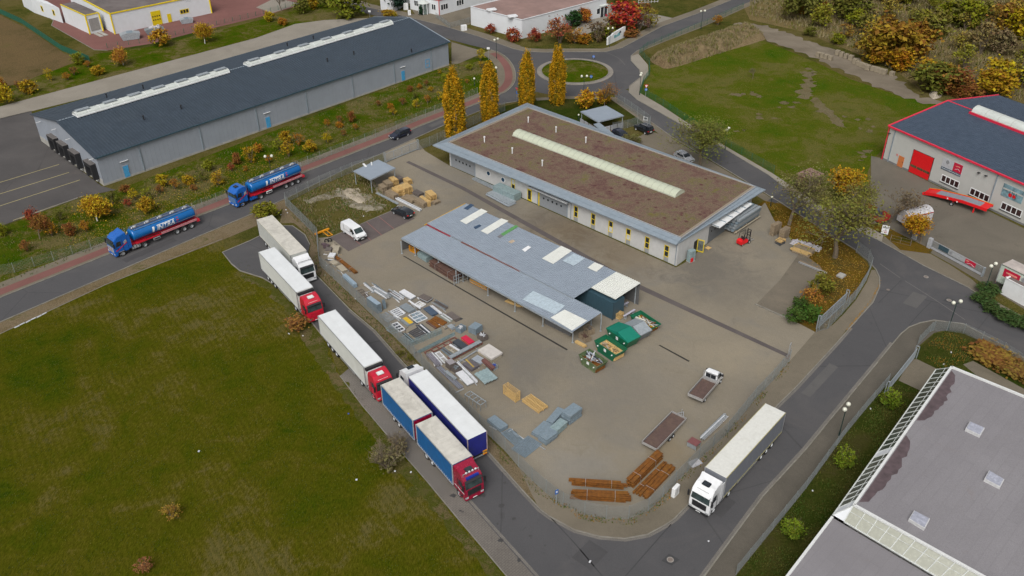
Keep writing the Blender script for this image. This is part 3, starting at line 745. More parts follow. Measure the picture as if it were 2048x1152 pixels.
# ===== grey warehouse
slate=plain('slate blue metal roof',(.036,.051,.07),.55,metal=.1,var=.12,scale=.6,dirt=(.055,.07,.085),dirt_amt=.3)
whwall=plain('grey cladding',(.27,.295,.335),.6,var=.05,scale=.5,dirt=(.22,.24,.26),dirt_amt=.3)
bluedoor=plain('light blue door',(.06,.30,.55),.5)
ez,rz=5.7,8.5
eB=G(190,317,ez);eC=G(900,83.5,ez);eA=G(61,229,ez)
eD=eC+(eA-eB)
rL=(eA+eB) /2;rR=(eC+eD) /2;rL.z=rR.z=rz
bl=Bld('warehouse','long grey warehouse with slate blue gabled roof and two ridge skylights','warehouse',eB)
w=Wall(eB,eC);wg=Wall(eA,eB);wr=Wall(eC,eD);wb=Wall(eD,eA)
inset=.35
def corner(u,v):
 p=eB+(eC-eB) *u+(eA-eB) *v;return Vector((p.x,p.y,0))
iu=inset/w.L;iv=inset/wg.L
cB,cC,cD,cA=corner(iu,iv),corner(1-iu,iv),corner(1-iu,1-iv),corner(iu,1-iv)
b=MB()
b.face([(*cB.xy,0),(*cC.xy,0),(*cC.xy,ez-.05),(*cB.xy,ez-.05)]);b.face([(*cD.xy,0),(*cA.xy,0),(*cA.xy,ez-.05),(*cD.xy,ez-.05)])
for p,q in ((cA,cB),(cC,cD)):
 m_=(p+q) /2;b.face([(*p.xy,0),(*q.xy,0),(*q.xy,ez-.05),(*m_.xy,rz-.12),(*p.xy,ez-.05)])
bl.part('wall',b,whwall)
# vertical cladding ribs as real relief
b=MB();wf=Wall(cB,cC);wgg=Wall(cA,cB)
for i in range(int(wf.L/.9)):wf.box(b,i*.9,i*.9+.05,.35,ez-.15,0,.025)
for i in range(int(wgg.L/.9)):wgg.box(b,i*.9,i*.9+.05,1.2,ez-.15,0,.025)
props(bl.part('cladding_ribs',b,whwall),kind='stuff')
b=MB();wf.box(b,-.02,wf.L,0,.35,-.05,.06);wgg.box(b,0,wgg.L,0,1.2,-.05,.05);bl.part('plinth',b,concrete)
for side,(A,B_,C_,D_) in enumerate([(eB,eC,rR,rL),(eA,eD,rR,rL)]):
 bl.part('roof',corr(A,B_,C_,D_,.6,.1,.08),slate)
for A,B_ in ((eB,eC),(eA,eD)):
 b=MB();b.bar(A+Vector((0,0,-.05)),B_+Vector((0,0,-.05)),.18,.2);bl.part('gutter',b,darksteel)
b=MB();b.bar(rL+Vector((0,0,.05)),rR+Vector((0,0,.05)),.4,.05);bl.part('ridge_cap',b,zinc)
for A,B_ in ((eB,rL),(rL,eA),(eC,rR),(rR,eD)):
 b=MB();b.bar(A+Vector((0,0,.04)),B_+Vector((0,0,.04)),.3,.12);bl.part('verge_trim',b,zinc if A in (eC,rR) and B_ in (rR,eD) else slate)
posts=[(289,343),(404,300),(516,262),(613,227),(704,195),(788,167),(864,142)]
for x,y in posts:
 s=wf.S(x,y);b=MB();wf.box(b,s-.09,s+.09,.3,ez-.1,.0,.14);bl.part('downpipe',b,zinc)
for x,y in [(256,355),(540,257),(807,162)]:
 s=wf.S(x,y);b=MB();wf.box(b,s-.6,s+.6,.15,2.5,.0,.05);f=bl.part('door_frame',b,whwall)
 b=MB();wf.box(b,s-.5,s+.5,.2,2.4,.05,.09);d_=bl.part('door',b,bluedoor);b=MB();wf.box(b,s+.32,s+.42,1.15,1.22,.09,.14);bl.part('handle',b,alu,d_)
 b=MB();wf.box(b,s-.8,s+.8,3.35,3.42,.03,.2);bl.part('wall_lamp',b,white)
s=wf.S(851,143);window(bl,wf,s-.65,s+.65,1.2,3.2,bluedoor,1,2,.14,whwall)
for x,y in [(124,317),(144,331),(168,348),(201,370)]:
 s=wgg.S(x,y) -.35;b=MB()
 wgg.box(b,s-3.3,s-2.6,1.0,4.0,0,1.0);wgg.box(b,s-.6,s,1.0,4.0,0,1.0);wgg.box(b,s-2.6,s-.6,3.3,4.0,0,1.0);d_=bl.part('dock_shelter',b,black)
 b=MB();wgg.box(b,s-3.3,s,4.0,4.06,0,1.02);bl.part('shelter_roof',b,plain('shelter top',(.11,.10,.095),.8),d_)
 b=MB();wgg.box(b,s-2.6,s-.6,1.1,3.3,0,.06);bl.part('dock_door',b,whwall,d_)
 b=MB();wgg.box(b,s-2.5,s-.7,.3,1.0,.06,.3);bl.part('dock_bumper',b,white,d_)
for t in (.12,.4,.62,.95):
 b=MB();z_=ez+(rz-ez) *(1-abs(t-.5) *2) *.55-.9;wgg.box(b,wgg.L*t-.06,wgg.L*t+.06,z_,z_+.08,.03,.9);bl.part('wall_lamp',b,white)
# ridge skylights
glasswhite=plain('opal skylight',(.50,.53,.50),.35,var=.06,scale=1,dirt=(.36,.37,.34),dirt_amt=.4)
def vault(bl,A,B_,width,h,n,mat,framem,flaps=(),seg=6):
 """barrel skylight from A to B (base centre line), n bays, each bay a pane"""
 A=Vector(A);B_=Vector(B_);d=(B_-A).normalized();sd=Vector((-d.y,d.x,0)).normalized();L=(B_-A).length
 pr=[(math.cos(math.pi*i/seg) *width/2,math.sin(math.pi*i/seg) *h) for i in range(seg+1)]
 root=MB();root.bar(A+Vector((0,0,.02)),B_+Vector((0,0,.02)),width+.3,.22);rt=bl.part('skylight',root,framem)
 for k in range(n):
  b=MB();t0=L*k/n+.03;t1=L*(k+1) /n-.03
  for t in (t0,t1):
   for y,z in pr:b.v.append(tuple(A+d*t+sd*y+Vector((0,0,z+.1))))
  for i in range(seg):b.f.append((i,i+1,seg+2+i,seg+1+i));b.m.append(0)
  b.f.append(tuple(range(seg+1)));b.f.append(tuple(reversed(range(seg+1,2*seg+2))));b.m += [0,0]
  bl.part('pane',b,mat,rt,smooth=True)
 for k in range(n+1):
  t=L*k/n;b=MB()
  for i in range(seg):
   p=A+d*t+sd*pr[i][0] +Vector((0,0,pr[i][1] +.12));q=A+d*t+sd*pr[i+1][0] +Vector((0,0,pr[i+1][1] +.12));b.bar(p,q,.07,.04)
  bl.part('glazing_bar',b,framem,rt)
 for f in flaps:
  b=MB();c=A+d*L*f+Vector((0,0,h+.22));b.ob(c,2.6,width*.5,.12,heading(A,B_),ry=0);b.ob(c+Vector((0,0,.09)),2.3,width*.36,.06,heading(A,B_));bl.part('vent_flap',b,galv,rt)
 return rt
def ridge_at(x,y):return (G(x,y,rz) -rL).dot((rR-rL).normalized())
dr=(rR-rL).normalized()
for (x0,y0),(x1,y1) in [((150,232),(460,145)),((492,131),(783,47))]:
 a_=rL+dr*ridge_at(x0,y0);c_=rL+dr*ridge_at(x1,y1)
 vault(bl,a_+Vector((0,0,.05)),c_+Vector((0,0,.05)),2.1,.62,14,glasswhite,white,flaps=[.05,.215,.37,.525,.68,.83,.955])
nf=(eC-eB).cross(rL-eB).normalized();nb=(eD-eA).cross(rL-eA).normalized()
for x,y,pl in [(288,240,0),(363,219,0),(214,196,1),(287,178,1),(655,124,0),(708,110,0),(823,105,0),(575,93,1),(627,79,1)]:
 p=Gpl(x,y,(eB,eA)[pl],(nf,nb)[pl]);b=MB();b.tube(p,p+Vector((0,0,.8)),.13,seg=8);b.tube(p+Vector((0,0,.8)),p+Vector((0,0,.92)),.2,seg=8);bl.part('roof_vent',b,black)
# ===== main workshop with planted roof
ri,re=4.75,4.25
inn=[G(1363,476,ri),G(895.6,284.5,ri),G(1055,215,ri),G(1511,374,ri)]
out=[G(1352,489,re),G(865,290,re),G(1054,205.5,re),G(1531.5,379,re)]
S0=G(1352.5,532);W0=G(900,331)
def plank_wall(name,col):
 m,nt,b=nodes(name);co=coord(nt)
 n=noise_tex(nt,co,1.2,4);wv=nt.nodes.new('ShaderNodeTexWave');wv.wave_type='BANDS';wv.bands_direction='Z';wv.wave_profile='SAW'
 wv.inputs['Scale'].default_value=1.7;nt.links.new(co,wv.inputs[0])
 c=ramp(nt,n,[(.3,tuple(x*.93 for x in col)),(.7,tuple(x*1.05 for x in col))])
 c=mix(nt,1,c,ramp(nt,wv.outputs['Fac'],[(0,(.8,.8,.8)),(.12,(1,1,1))]),'MULTIPLY')
 nt.links.new(c,b.inputs['Base Color']);b.inputs['Roughness'].default_value=.6;bump(nt,b,wv.outputs['Fac'],.4,.02);return m
shopwall=plank_wall('white plank cladding',(.50,.50,.49))
def sedum_mat():
 m,nt,b=nodes('sedum roof');co=coord(nt)
 a=noise_tex(nt,co,.22,5,.65,.5);d=noise_tex(nt,co,1.1,6,.75,.7);e=noise_tex(nt,co,7,4,.7)
 k=mth(nt,'ADD',mth(nt,'MULTIPLY',a,.5),mth(nt,'MULTIPLY',d,.5))
 c=ramp(nt,k,[(.38,(.082,.034,.032)),(.45,(.115,.062,.045)),(.50,(.135,.088,.06)),(.56,(.125,.095,.052)),(.62,(.12,.10,.022))])
 vo=nt.nodes.new('ShaderNodeTexVoronoi');vo.inputs['Scale'].default_value=.6;vo.inputs['Randomness'].default_value=1
 mp=nt.nodes.new('ShaderNodeMapping');mp.inputs['Scale'].default_value=(1,1.0,.2);nt.links.new(co,mp.inputs[0]);nt.links.new(mp.outputs[0],vo.inputs['Vector'])
 sp=ramp(nt,mth(nt,'ADD',vo.outputs['Distance'],mth(nt,'MULTIPLY',d,.25)),[(.24,(1,1,1)),(.38,(0,0,0))])
 gate=ramp(nt,noise_tex(nt,co,.16,2),[(.46,(0,0,0)),(.56,(1,1,1))])
 c=mix(nt,mth(nt,'MULTIPLY',sp,gate),c,(.075,.024,.020))
 c=mix(nt,1,c,ramp(nt,e,[(.35,(.6,.6,.6)),(.65,(1.4,1.4,1.4))]),'MULTIPLY')
 nt.links.new(c,b.inputs['Base Color']);b.inputs['Roughness'].default_value=.95;bump(nt,b,e,.8,.06);return m
bl=Bld('workshop','low white workshop with brown planted flat roof and long arched skylight','building',S0)
foot=[Vector((S0.x,S0.y,0)),Vector((W0.x,W0.y,0)),Vector((inn[2].x,inn[2].y,0)),Vector((inn[3].x,inn[3].y,0))]
# keep the far walls under the roof edge
cen=sum(foot,Vector()) /4
foot[2] =foot[2].lerp(cen,.01);foot[3] =foot[3].lerp(cen,.01)
bl.part('wall',prism_z([(p.x,p.y) for p in foot],0,re-.02),shopwall)
b=MB();b.v=[(p.x,p.y,ri) for p in inn];b.f=[(0,1,2,3)];b.m=[0]
bl.part('planted_roof',b,sedum_mat())
for i in range(4):
 j=(i+1) % 4
 b=MB();b.face([(*inn[i].xy,ri-.02),(*inn[j].xy,ri-.02),(*out[j].xy,re),(*out[i].xy,re)]);b.face([(*out[i].xy,re),(*out[j].xy,re),(*out[j].xy,re-.18),(*out[i].xy,re-.18)])
 fi,fj=foot[i],foot[j]
 b.face([(*out[i].xy,re-.18),(*out[j].xy,re-.18),(*fj.xy,re-.18),(*fi.xy,re-.18)])
 e_=bl.part('roof_edge',b,zinc)
 b=MB();b.bar(Vector((*inn[i].xy,ri+.04)),Vector((*inn[j].xy,ri+.04)),.16,.14);bl.part('roof_upstand',b,alu)
 b=MB()
 P_,Q_=inn[i].lerp(out[i],.55),inn[j].lerp(out[j],.55);P_.z=Q_.z=(ri+re) /2+.02
 b.bar(P_,Q_,.05,.03)
 bl.part('seam',b,zinc)
b=MB();c_=sum(inn,Vector()) /4
for i in range(4):
 j=(i+1) % 4;a0=inn[i].lerp(c_,.004+.0);a1=inn[j].lerp(c_,.004);b0=inn[i].lerp(c_,.022);b1=inn[j].lerp(c_,.022)
 b.face([(*a0.xy,ri+.012),(*a1.xy,ri+.012),(*b1.xy,ri+.012),(*b0.xy,ri+.012)])
bl.part('gravel_margin',b,plain('gravel margin',(.24,.20,.15),.9,var=.3,scale=8))
# skylight vault
a_=(G(1027.5,272,ri) +G(1042,262.5,ri)) /2;c_=(G(1352.5,396,ri) +G(1367,384,ri)) /2
vault(bl,a_,c_,(G(1027.5,272,ri) -G(1042,262.5,ri)).length*1.0,.75,30,plain('pale green opal skylight',(.46,.49,.38),.35,var=.06),plain('skylight bars',(.36,.37,.30),.5))
for x,y in [(1056.5,245),(1112,264.5),(1171.5,285.5),(969,284.5),(1024.5,307),(1084.5,332)]:
 p=G(x,y,ri);b=MB();b.tube(p,p+Vector((0,0,.95)),.1,seg=10);b.tube(p+Vector((0,0,.95)),p+Vector((0,0,1.15)),.17,seg=10);bl.part('vent_pipe',b,white)
ws=Wall(W0,S0)
greydoor=plain('grey sectional door',(.24,.255,.27),.5,var=.05)
blueglass=glassm('blue glass',(.01,.05,.10),.1)
def sect_door(x0,y0,x1,y1,zt,nh=5):
 s0,s1=ws.S(x0,y0),ws.S(x1,y1);b=MB();ws.box(b,s0,s1,.05,zt,-.02,.05);d_=bl.part('sectional_door',b,greydoor)
 b=MB()
 for k in range(1,5):ws.box(b,s0+.02,s1-.02,zt*k/5-.015,zt*k/5+.015,.04,.06)
 bl.part('door_rib',b,zinc,d_)
 b=MB();ws.box(b,s0-.12,s0,0,zt+.12,-.02,.09);ws.box(b,s1,s1+.12,0,zt+.12,-.02,.09);ws.box(b,s0,s1,zt,zt+.12,-.02,.09);bl.part('door_frame',b,zinc,d_)
 for k in range(nh):
  b=MB();ws.disc(b,s0+(s1-s0) *(.2+.6*k/(nh-1) +(.0)),1.75,.2,.02,.08);bl.part('porthole',b,darkglass,d_)
sect_door(904,333,949,354,2.75);sect_door(1075,410,1132,436,2.85)
for x,y in ((967.5,351),(996,364)):
 s=ws.S(x,y,1.9);b=MB();ws.disc(b,s,1.9,.52,-.02,.06);f=bl.part('round_window',b,white);b=MB();ws.disc(b,s,1.9,.4,.0,.08);bl.part('pane',b,blueglass,f)
blind=plain('window blind',(.5,.52,.52),.7)
for x,y,gl in [(1025,371,(darkglass,blind)),(1150,426,darkglass),(1184.6,441,darkglass),(1220,456,(blind,darkglass)),(1256,471,(blind,darkglass)),(1293.5,487.5,darkglass),(1333,504,darkglass)]:
 s=ws.S(x,y,1.7)
 window(bl,ws,s-.42,s+.42,.85,2.85,yellow,1,2,.09,gl)
 if x>1100:b=MB();ws.box(b,s-.42,s+.42,.05,.85,-.02,.03);bl.part('window_panel',b,plain('grey infill',(.27,.28,.28),.6))
 b=MB();ws.box(b,s-.45,s-.41,.05,2.9,0,.07);bl.part('window_jamb',b,yellow)
s=ws.S(1055,404);b=MB();ws.box(b,s-.5,s+.5,.05,2.3,-.02,.07);d_=bl.part('entrance_door',b,yellow);b=MB();ws.box(b,s-.33,s+.33,.35,2.1,.0,.085);bl.part('pane',b,darkglass,d_)
s=ws.S(1073,413);b=MB();ws.box(b,s-.1,s+.1,0,2.9,-.02,.16);bl.part('door_post',b,yellow)
b=MB();s0,s1=ws.S(1050,378,3.3),ws.S(1130,410,3.3);ws.box(b,s0,s1,3.25,3.4,0,1.15);bl.part('door_canopy',b,plain('canopy sheet',(.38,.39,.40),.5))
for k in range(5):b=MB();a__=s0+(s1-s0) *k/4;ws.box(b,a__-.04,a__+.04,3.4,3.52,-.0,1.1);bl.part('canopy_bracket',b,zinc)
for x,y in ((1139,440),(1350,531)):
 s=ws.S(x,y);b=MB();b.tube(ws.pt(s,.12,0),ws.pt(s,.12,re-.2),.06,seg=8);bl.part('downpipe',b,zinc)
we=Wall(S0,foot[3])
s0,s1=we.S(1416,487),we.S(1447,462)
b=MB();we.box(b,s0,s1,.05,3.0,.05,.12);d_=bl.part('sliding_door',b,plain('dark grey door',(.11,.12,.13),.5))
for k in range(4):b=MB();we.disc(b,s0+(s1-s0) *(k+.7) /5,2.0,.16,.1,.15);bl.part('porthole',b,darkglass,d_)
b=MB();s2,s3=we.S(1442,457,3.2),we.S(1510,410,3.2);we.box(b,s2,s3,3.15,3.27,0,1.6);bl.part('door_canopy',b,white)
for k in range(6):b=MB();a__=s2+(s3-s2) *k/5;we.box(b,a__-.04,a__+.04,3.27,3.4,0,1.5);bl.part('canopy_bracket',b,zinc)
b=MB();we.box(b,s1+.3,s3,.05,3.0,.0,.06);bl.part('gate_opening',b,black)
s=we.S(1389,505);b=MB();we.box(b,s-.5,s+.5,.05,2.2,-.02,.03);bl.part('doorway',b,black)
b=MB();p=we.pt(s+.55,.05,0);q=we.pt(s+.75,1.05,0)
for z0,z1 in ((.05,.2),(2.1,2.25),):b.bar(p+Vector((0,0,(z0+z1) /2)),q+Vector((0,0,(z0+z1) /2)),.08,.13)
for v_ in (p,q):b.bar(v_+Vector((0,0,.05)),v_+Vector((0,0,2.25)),.1,.1)
d_=bl.part('open_door',b,yellow);b=MB();b.bar(p+Vector((0,0,1.15)),q+Vector((0,0,1.15)),.02,1.8);bl.part('pane',b,glassm('clear door glass',(.12,.13,.12),.1),d_)
bl.part('entrance_roof',prism_z([(p_.x,p_.y) for p_ in Gs([(1187,249),(1199,246),(1226,268),(1240,290),(1215,275)],3.2)],3.1,3.3),zinc)
# ===== open storage shed
zf,zr,zb=2.35,3.1,3.9
shedm=plain('pale blue grey roof sheet',(.245,.285,.335),.45,metal=.1,var=.07,scale=.7,dirt=(.26,.30,.35),dirt_amt=.4)
FL,FR=G(802,476,zf),G(1145,664,zf)
RLt,RRt=G(853,450,zr),G(1203,625,zr)
BL,BR=G(932,407,zb),G(1281,566,zb)
RL2,RC,RE=G(853,447,zr+.12),G(1147,597,zr+.12),G(1184,575,3.35)
bl=Bld('storage_shed','long open-sided storage shed with pale blue corrugated roof in two steps','shed',FL)
bl.part('front_roof',corr(FL,FR,RRt,RLt,.36,.07),shedm)
# rear roof split: long part to the recess, short deeper-set part with white sheets
back_n=(BL-RL2).cross(RC-RL2).normalized()
RCx=RC
fr=(RCx-RL2).length/(BR-BL).length
Bk=BL+(BR-BL) *fr
bl.part('rear_roof',corr(RL2,RCx,Bk,BL,.36,.07),shedm)
white_sheet=plain('white roof sheet',(.60,.61,.57),.5,var=.05,dirt=(.5,.5,.44),dirt_amt=.4)
WE0=G(1182,577,3.35);WE1=G(1229,607,3.35)
dirn=(Bk-RCx);k_=(WE0-RCx).xy.dot(dirn.xy) /dirn.xy.length_squared
Pq=RCx+dirn*k_
WE1=Pq+(BR-Bk) *1.0
bl.part('end_roof',corr(Pq,WE1,BR,Bk,.36,.09),white_sheet)
yt=MB();yt.bar(BL+Vector((-.1,.05,-.12)),RLt+(RLt-BL) *.02+Vector((-.15,0,.0)),.12,.3);bl.part('verge_board',yt,plain('yellow verge board',(.50,.30,.03),.6,var=.2))
for A_,B__ in ((FL,FR),(RL2,RCx),(BL,BR)):
 b=MB();b.bar(A_+Vector((0,0,-.14)),B__+Vector((0,0,-.14)),.14,.16);bl.part('eaves_beam',b,galv)
for (f0,f1,mt,nm) in ((.0,.165,plain('muted red gutter',(.30,.03,.04),.6),'red_gutter'),(.225,.58,plain('rust red gutter',(.20,.07,.05),.7),'rust_gutter')):
 b=MB();A_=RLt.lerp(RRt,f0);B__=RLt.lerp(RRt,f1)
 for i in range(int((B__-A_).length/.33)):
  p=A_+(B__-A_).normalized() *(.33*i+.16);b.ob(p+Vector((0,0,.1)),.2,.3,.09,heading(A_,B__))
 props(bl.part(nm,b,mt),kind='stuff')
nfr=(FR-FL).cross(RLt-FL).normalized()
def roof_patch(pts,mat,front=False,name='roof_panel'):
 P=[Gpl(x,y,FL if front else RL2,nfr if front else back_n) for x,y in pts]
 o_=Vector((0,0,.078));P=[p+o_ for p in P]
 rd_=(RLt-FL).normalized()
 c=corr(P[0],P[3],P[2],P[1],.36,.02,.01) if abs((P[1] -P[0]).dot(rd_)) >abs((P[2] -P[1]).dot(rd_)) else corr(P[1],P[0],P[3],P[2],.36,.02,.01)
 return bl.part(name,c,mat)
m6=lambda L:[(700+x/4,400+y/4) for x,y in L]
m5=lambda L:[(1100+x/4,400+y/4) for x,y in L]
darkpanel=plain('dark blue roof panel',(.03,.06,.11),.4)
for L,mt in [([(965,32),(910,70),(940,82),(995,45)],darkpanel),([(1050,72),(880,170),(930,197),(1100,95)],white_sheet),([(1035,198),(988,220),(1005,236),(1052,210)],darkpanel),
              ([(1210,150),(1045,250),(1100,277),(1268,170)],white_sheet),([(1325,203),(1205,275),(1228,290),(1348,215)],plain('green roof panel',(.09,.25,.08),.6,var=.2)),([(1203,277),(1177,296),(1200,308),(1228,291)],plain('grey roof panel',(.15,.15,.16),.6)),
              ([(1300,320),(1265,338),(1290,350),(1322,332)],plain('tan roof panel',(.42,.33,.24),.6)),([(1425,368),(1375,400),(1400,418),(1448,382)],whiteclean),([(1690,370),(1535,470),(1625,515),(1775,410)],white_sheet),([(1955,502),(1900,545),(1970,578),(2030,530)],white_sheet),
              ([(1790,430),(1700,490),(1790,530),(1880,470)],plain('light blue roof sheet',(.36,.43,.48),.4))]:
 roof_patch(m6(L),mt)
roof_patch([(1129,620),(1101,636),(1144,662),(1174,642)],white_sheet,True)
roof_patch(m6([(1465,730),(1380,800),(1640,920),(1720,850)]),plain('light blue roof sheet',(.36,.43,.48),.4),True)
# posts of the shed
for q,top in [((804,507),0),((831,511),0),((877.5,537),0),((913,566),0),((926.5,563),0),((976,591),0),((1030,623),0),((1085.7,652),0),((1145,685),0),((1201,662),1),((1182,650),1),((860,498),1),((1110,618),1)]:
 p=G(*q);b=MB();zt=zf-.1
 f=(p-Vector((*FL.xy,0))).dot(Vector((-(FR-FL).y,(FR-FL).x,0)).normalized());dep=(Vector((*RLt.xy,0)) -Vector((*FL.xy,0))).dot(Vector((-(FR-FL).y,(FR-FL).x,0)).normalized())
 zt=zf+(zr-zf) *max(0,min(1,f/dep)) -.12
 b.box(p.x-.07,p.x+.07,p.y-.07,p.y+.07,0,zt);b.box(p.x-.15,p.x+.15,p.y-.15,p.y+.15,0,.03);bl.part('post',b,galv)
for f in (.02,.16,.3,.44,.58,.72,.86,.98):
 for g_ in (.02,.98):
  p=RL2.lerp(RCx,f) if g_<.5 else BL.lerp(BR,f);b=MB();b.box(p.x-.07,p.x+.07,p.y-.07,p.y+.07,0,p.z-.2);bl.part('post',b,galv)
 b=MB();p=RL2.lerp(RCx,f);q=BL.lerp(Bk,f);b.bar(p+Vector((0,0,-.12)),q+Vector((0,0,-.12)),.1,.14);bl.part('rafter',b,galv)
 b=MB();p=FL.lerp(FR,f);q=RLt.lerp(RRt,f);b.bar(p+Vector((0,0,-.1)),q+Vector((0,0,-.1)),.1,.12);bl.part('rafter',b,galv)
# side and rear boarding
for A_,B__,ztop in ((Vector((*BL.xy,0)),Vector((*BR.xy,0)),zb-.3),(Vector((*FL.xy,0)),Vector((*RLt.xy,0)),zf-.15)):
 wl=Wall(A_,B__);b=MB();wl.box(b,.1,wl.L-.1,.1,ztop,-.06,0);bl.part('rear_boarding' if ztop>3 else 'side_boarding',b,plain('dark boarding',(.10,.10,.10),.8))
# teal container under the white end
t0_,t1_=G(1225,641),None
dd=(FR-FL).normalized();nn=Vector((-dd.y,dd.x,0))
if nn.dot(BL-FL) <0:nn=-nn
bx=thing('shipping_container','dark teal steel container standing under the white end of the shed roof','container',t0_,math.atan2(dd.y,dd.x))
b=MB();b.box(-8.0,0,.0,2.45,.12,2.9);b.obj('body',darksteel,bx)
b=MB()
for i in range(27):b.box(-7.9+i*.29,-7.78+i*.29,-.035,0,.25,2.75)
props(b.obj('wall_ribs',darksteel,bx),kind='stuff')
for x in (-8,-.12):
 b=MB();b.box(x,x+.12,-.05,.07,0,2.95);b.obj('corner_post',darksteel,bx)
b=MB();b.box(-8,0,-.045,.1,2.75,2.95);b.obj('top_rail',darksteel,bx)
b=MB();b.box(-6.4,-5.5,-.06,-.04,2.1,2.6);b.obj('blue_plate',plain('blue plate',(.01,.03,.12),.5),bx)
# ===== small shelters
def shelter(label,quad,z,px_posts,cat='shelter',drop=.25,sheet_m=None,walls=False,name='shelter'):
 Q=[G(x,y,z) for x,y in quad];bl=Bld(name,label,cat,Q[3])
 bl.part('roof',corr(Q[0],Q[1],Q[2],Q[3],.3,.035),sheet_m or shedm)
 for i in range(4):b=MB();b.bar(Q[i] +Vector((0,0,-.1)),Q[(i+1) % 4] +Vector((0,0,-.1)),.1,.14);bl.part('edge_beam',b,galv)
 cc=sum(Q,Vector()) /4
 for i in range(4):
  p=Q[i].lerp(cc,.06);b=MB();b.box(p.x-.06,p.x+.06,p.y-.06,p.y+.06,0,z-.15);bl.part('post',b,galv)
 return bl,Q
bl,Q=shelter('small open shelter with pale sheet roof beside the pallets near the gate',[(706.7,342),(756.5,319),(791,336),(741,359.6)],2.75,None)
b=MB();p=Q[0].lerp(Q[1],.45);b.ob(p+Vector((0,0,.12)),.35,1.4,.12,.5);bl.part('roof_board',b,white)
b=MB();p=Q[0].lerp(Q[1],.75);b.ob(p+Vector((0,-.8,.12)),.2,1.3,.1,.2);bl.part('roof_board',b,white)
cp,Q=shelter('grey carport with pale flat roof and metal side panels beside the lawn',[(1161,223),(1212.5,211),(1248,231),(1196,244)],2.7,None,'carport',name='carport')
for i in (2,3):
 A_,B__=Q[i],Q[(i+1) % 4];wl=Wall(A_,B__)
 for k in range(4):
  b=MB();wl.box(b,wl.L*k/4+.1,wl.L*(k+1) /4-.1,.1,1.3,-.1,-.06);cp.part('side_panel',b,plain('pale panel',(.36,.37,.40),.5))
# ===== red trimmed hall
def tile_mat():
 m,nt,b=nodes('blue grey tile sheet');co=coord(nt)
 n=noise_tex(nt,co,1,4);c=ramp(nt,n,[(.3,(.038,.056,.085)),(.7,(.055,.077,.112))]);nt.links.new(c,b.inputs['Base Color']);b.inputs['Roughness'].default_value=.5;return m
tilem=tile_mat()
hA=G(1758,315.5);ezh=6.75;rzh=8.6
eA_=G(1777,252,ezh);e2=G(2048,366,ezh);hd=(e2-eA_).normalized();base_d=(G(2048,456) -hA);base_d.normalize()
hd=(hd+base_d).normalized();hd.z=0;hd.normalize();hn=Vector((-hd.y,hd.x,0));hn=hn if hn.y>0 else -hn
HL=62;Wd=(G(1996,190,ezh) -eA_).dot(hn)
bl=Bld('industrial_hall','white industrial hall with bright red trim, blue grey roof and red gate','hall',eA_)
A0=Vector((eA_.x,eA_.y,0));B0=A0+hd*HL;C0=B0+hn*Wd;D0=A0+hn*Wd
up=lambda v,z:Vector((v.x,v.y,z))
b=MB();ii=.3
a1,b1,c1,d1=A0+hn*ii+hd*ii,B0+hn*ii,C0-hn*ii,D0-hn*ii+hd*ii
b.face([up(a1,0),up(b1,0),up(b1,ezh),up(a1,ezh)]);b.face([up(c1,0),up(d1,0),up(d1,ezh),up(c1,ezh)])
m1,m2=(a1+d1) /2,(b1+c1) /2
b.face([up(d1,0),up(a1,0),up(a1,ezh),up(m1,rzh-.1),up(d1,ezh)]);b.face([up(b1,0),up(c1,0),up(c1,ezh),up(m2,rzh-.1),up(b1,ezh)])
bl.part('wall',b,creamwall)
rA,rB=up((A0+D0) /2,rzh),up((B0+C0) /2,rzh)
bl.part('roof',corr(up(A0,ezh),up(B0,ezh),rB,rA,.3,.05,.05),tilem);bl.part('roof',corr(up(D0,ezh),up(C0,ezh),rB,rA,.3,.05,.05),tilem)
b=MB();n_=26
for k in range(1,n_):
 for (p,q,r_,s_) in ((up(A0,ezh),up(B0,ezh),rB,rA),(up(D0,ezh),up(C0,ezh),rB,rA)):
  u0=p.lerp(s_,k/n_);u1=q.lerp(r_,k/n_);b.bar(u0+Vector((0,0,.035)),u1+Vector((0,0,.035)),.035,.05)
props(bl.part('tile_steps',b,tilem),kind='stuff')
redtrim=plain('red trim',(.62,.02,.055),.45)
for p,q in ((up(A0,ezh),up(B0,ezh)),(up(A0,ezh),rA),(rA,up(D0,ezh)),(up(A0+hn*.15+hd*.15,0),up(A0+hn*.15+hd*.15,ezh-.2))):
 b=MB();b.bar(p+Vector((0,0,.03)),q+Vector((0,0,.03)),.3 if p.z else .14,.26 if p.z else .14);bl.part('red_trim',b,redtrim)
rd=(rB-rA).normalized();s0=(G(1921,232,rzh) -rA).dot(rd)
b=MB();b.bar(rA+Vector((0,0,.06)),rA+rd*(s0-.4) +Vector((0,0,.06)),.22,.1);bl.part('red_ridge',b,redtrim)
b=MB();b.bar(rA+rd*(s0-.3) +Vector((0,0,.0)),rA+rd*HL*.9+Vector((0,0,.0)),3.2,.5);bl.part('skylight_kerb',b,redtrim)
vault(bl,rA+rd*s0+Vector((0,0,.22)),rA+rd*HL*.88+Vector((0,0,.22)),2.6,.9,18,glasswhite,plain('skylight frame',(.40,.39,.36),.5),seg=8)
w=Wall(a1,b1);wq=w
plg=MB();w.box(plg,0,w.L,0,.35,-.05,.03);bl.part('plinth',plg,plain('dark plinth',(.16,.16,.16),.8))
c4=lambda x,y:(1536+x/4,180+y/4)
for (x,y) in (c4(948,578),c4(1765,945)):
 s=w.S(x,y);b=MB();w.box(b,s-.08,s+.08,.1,ezh-.3,0,.14);bl.part('downpipe',b,zinc)
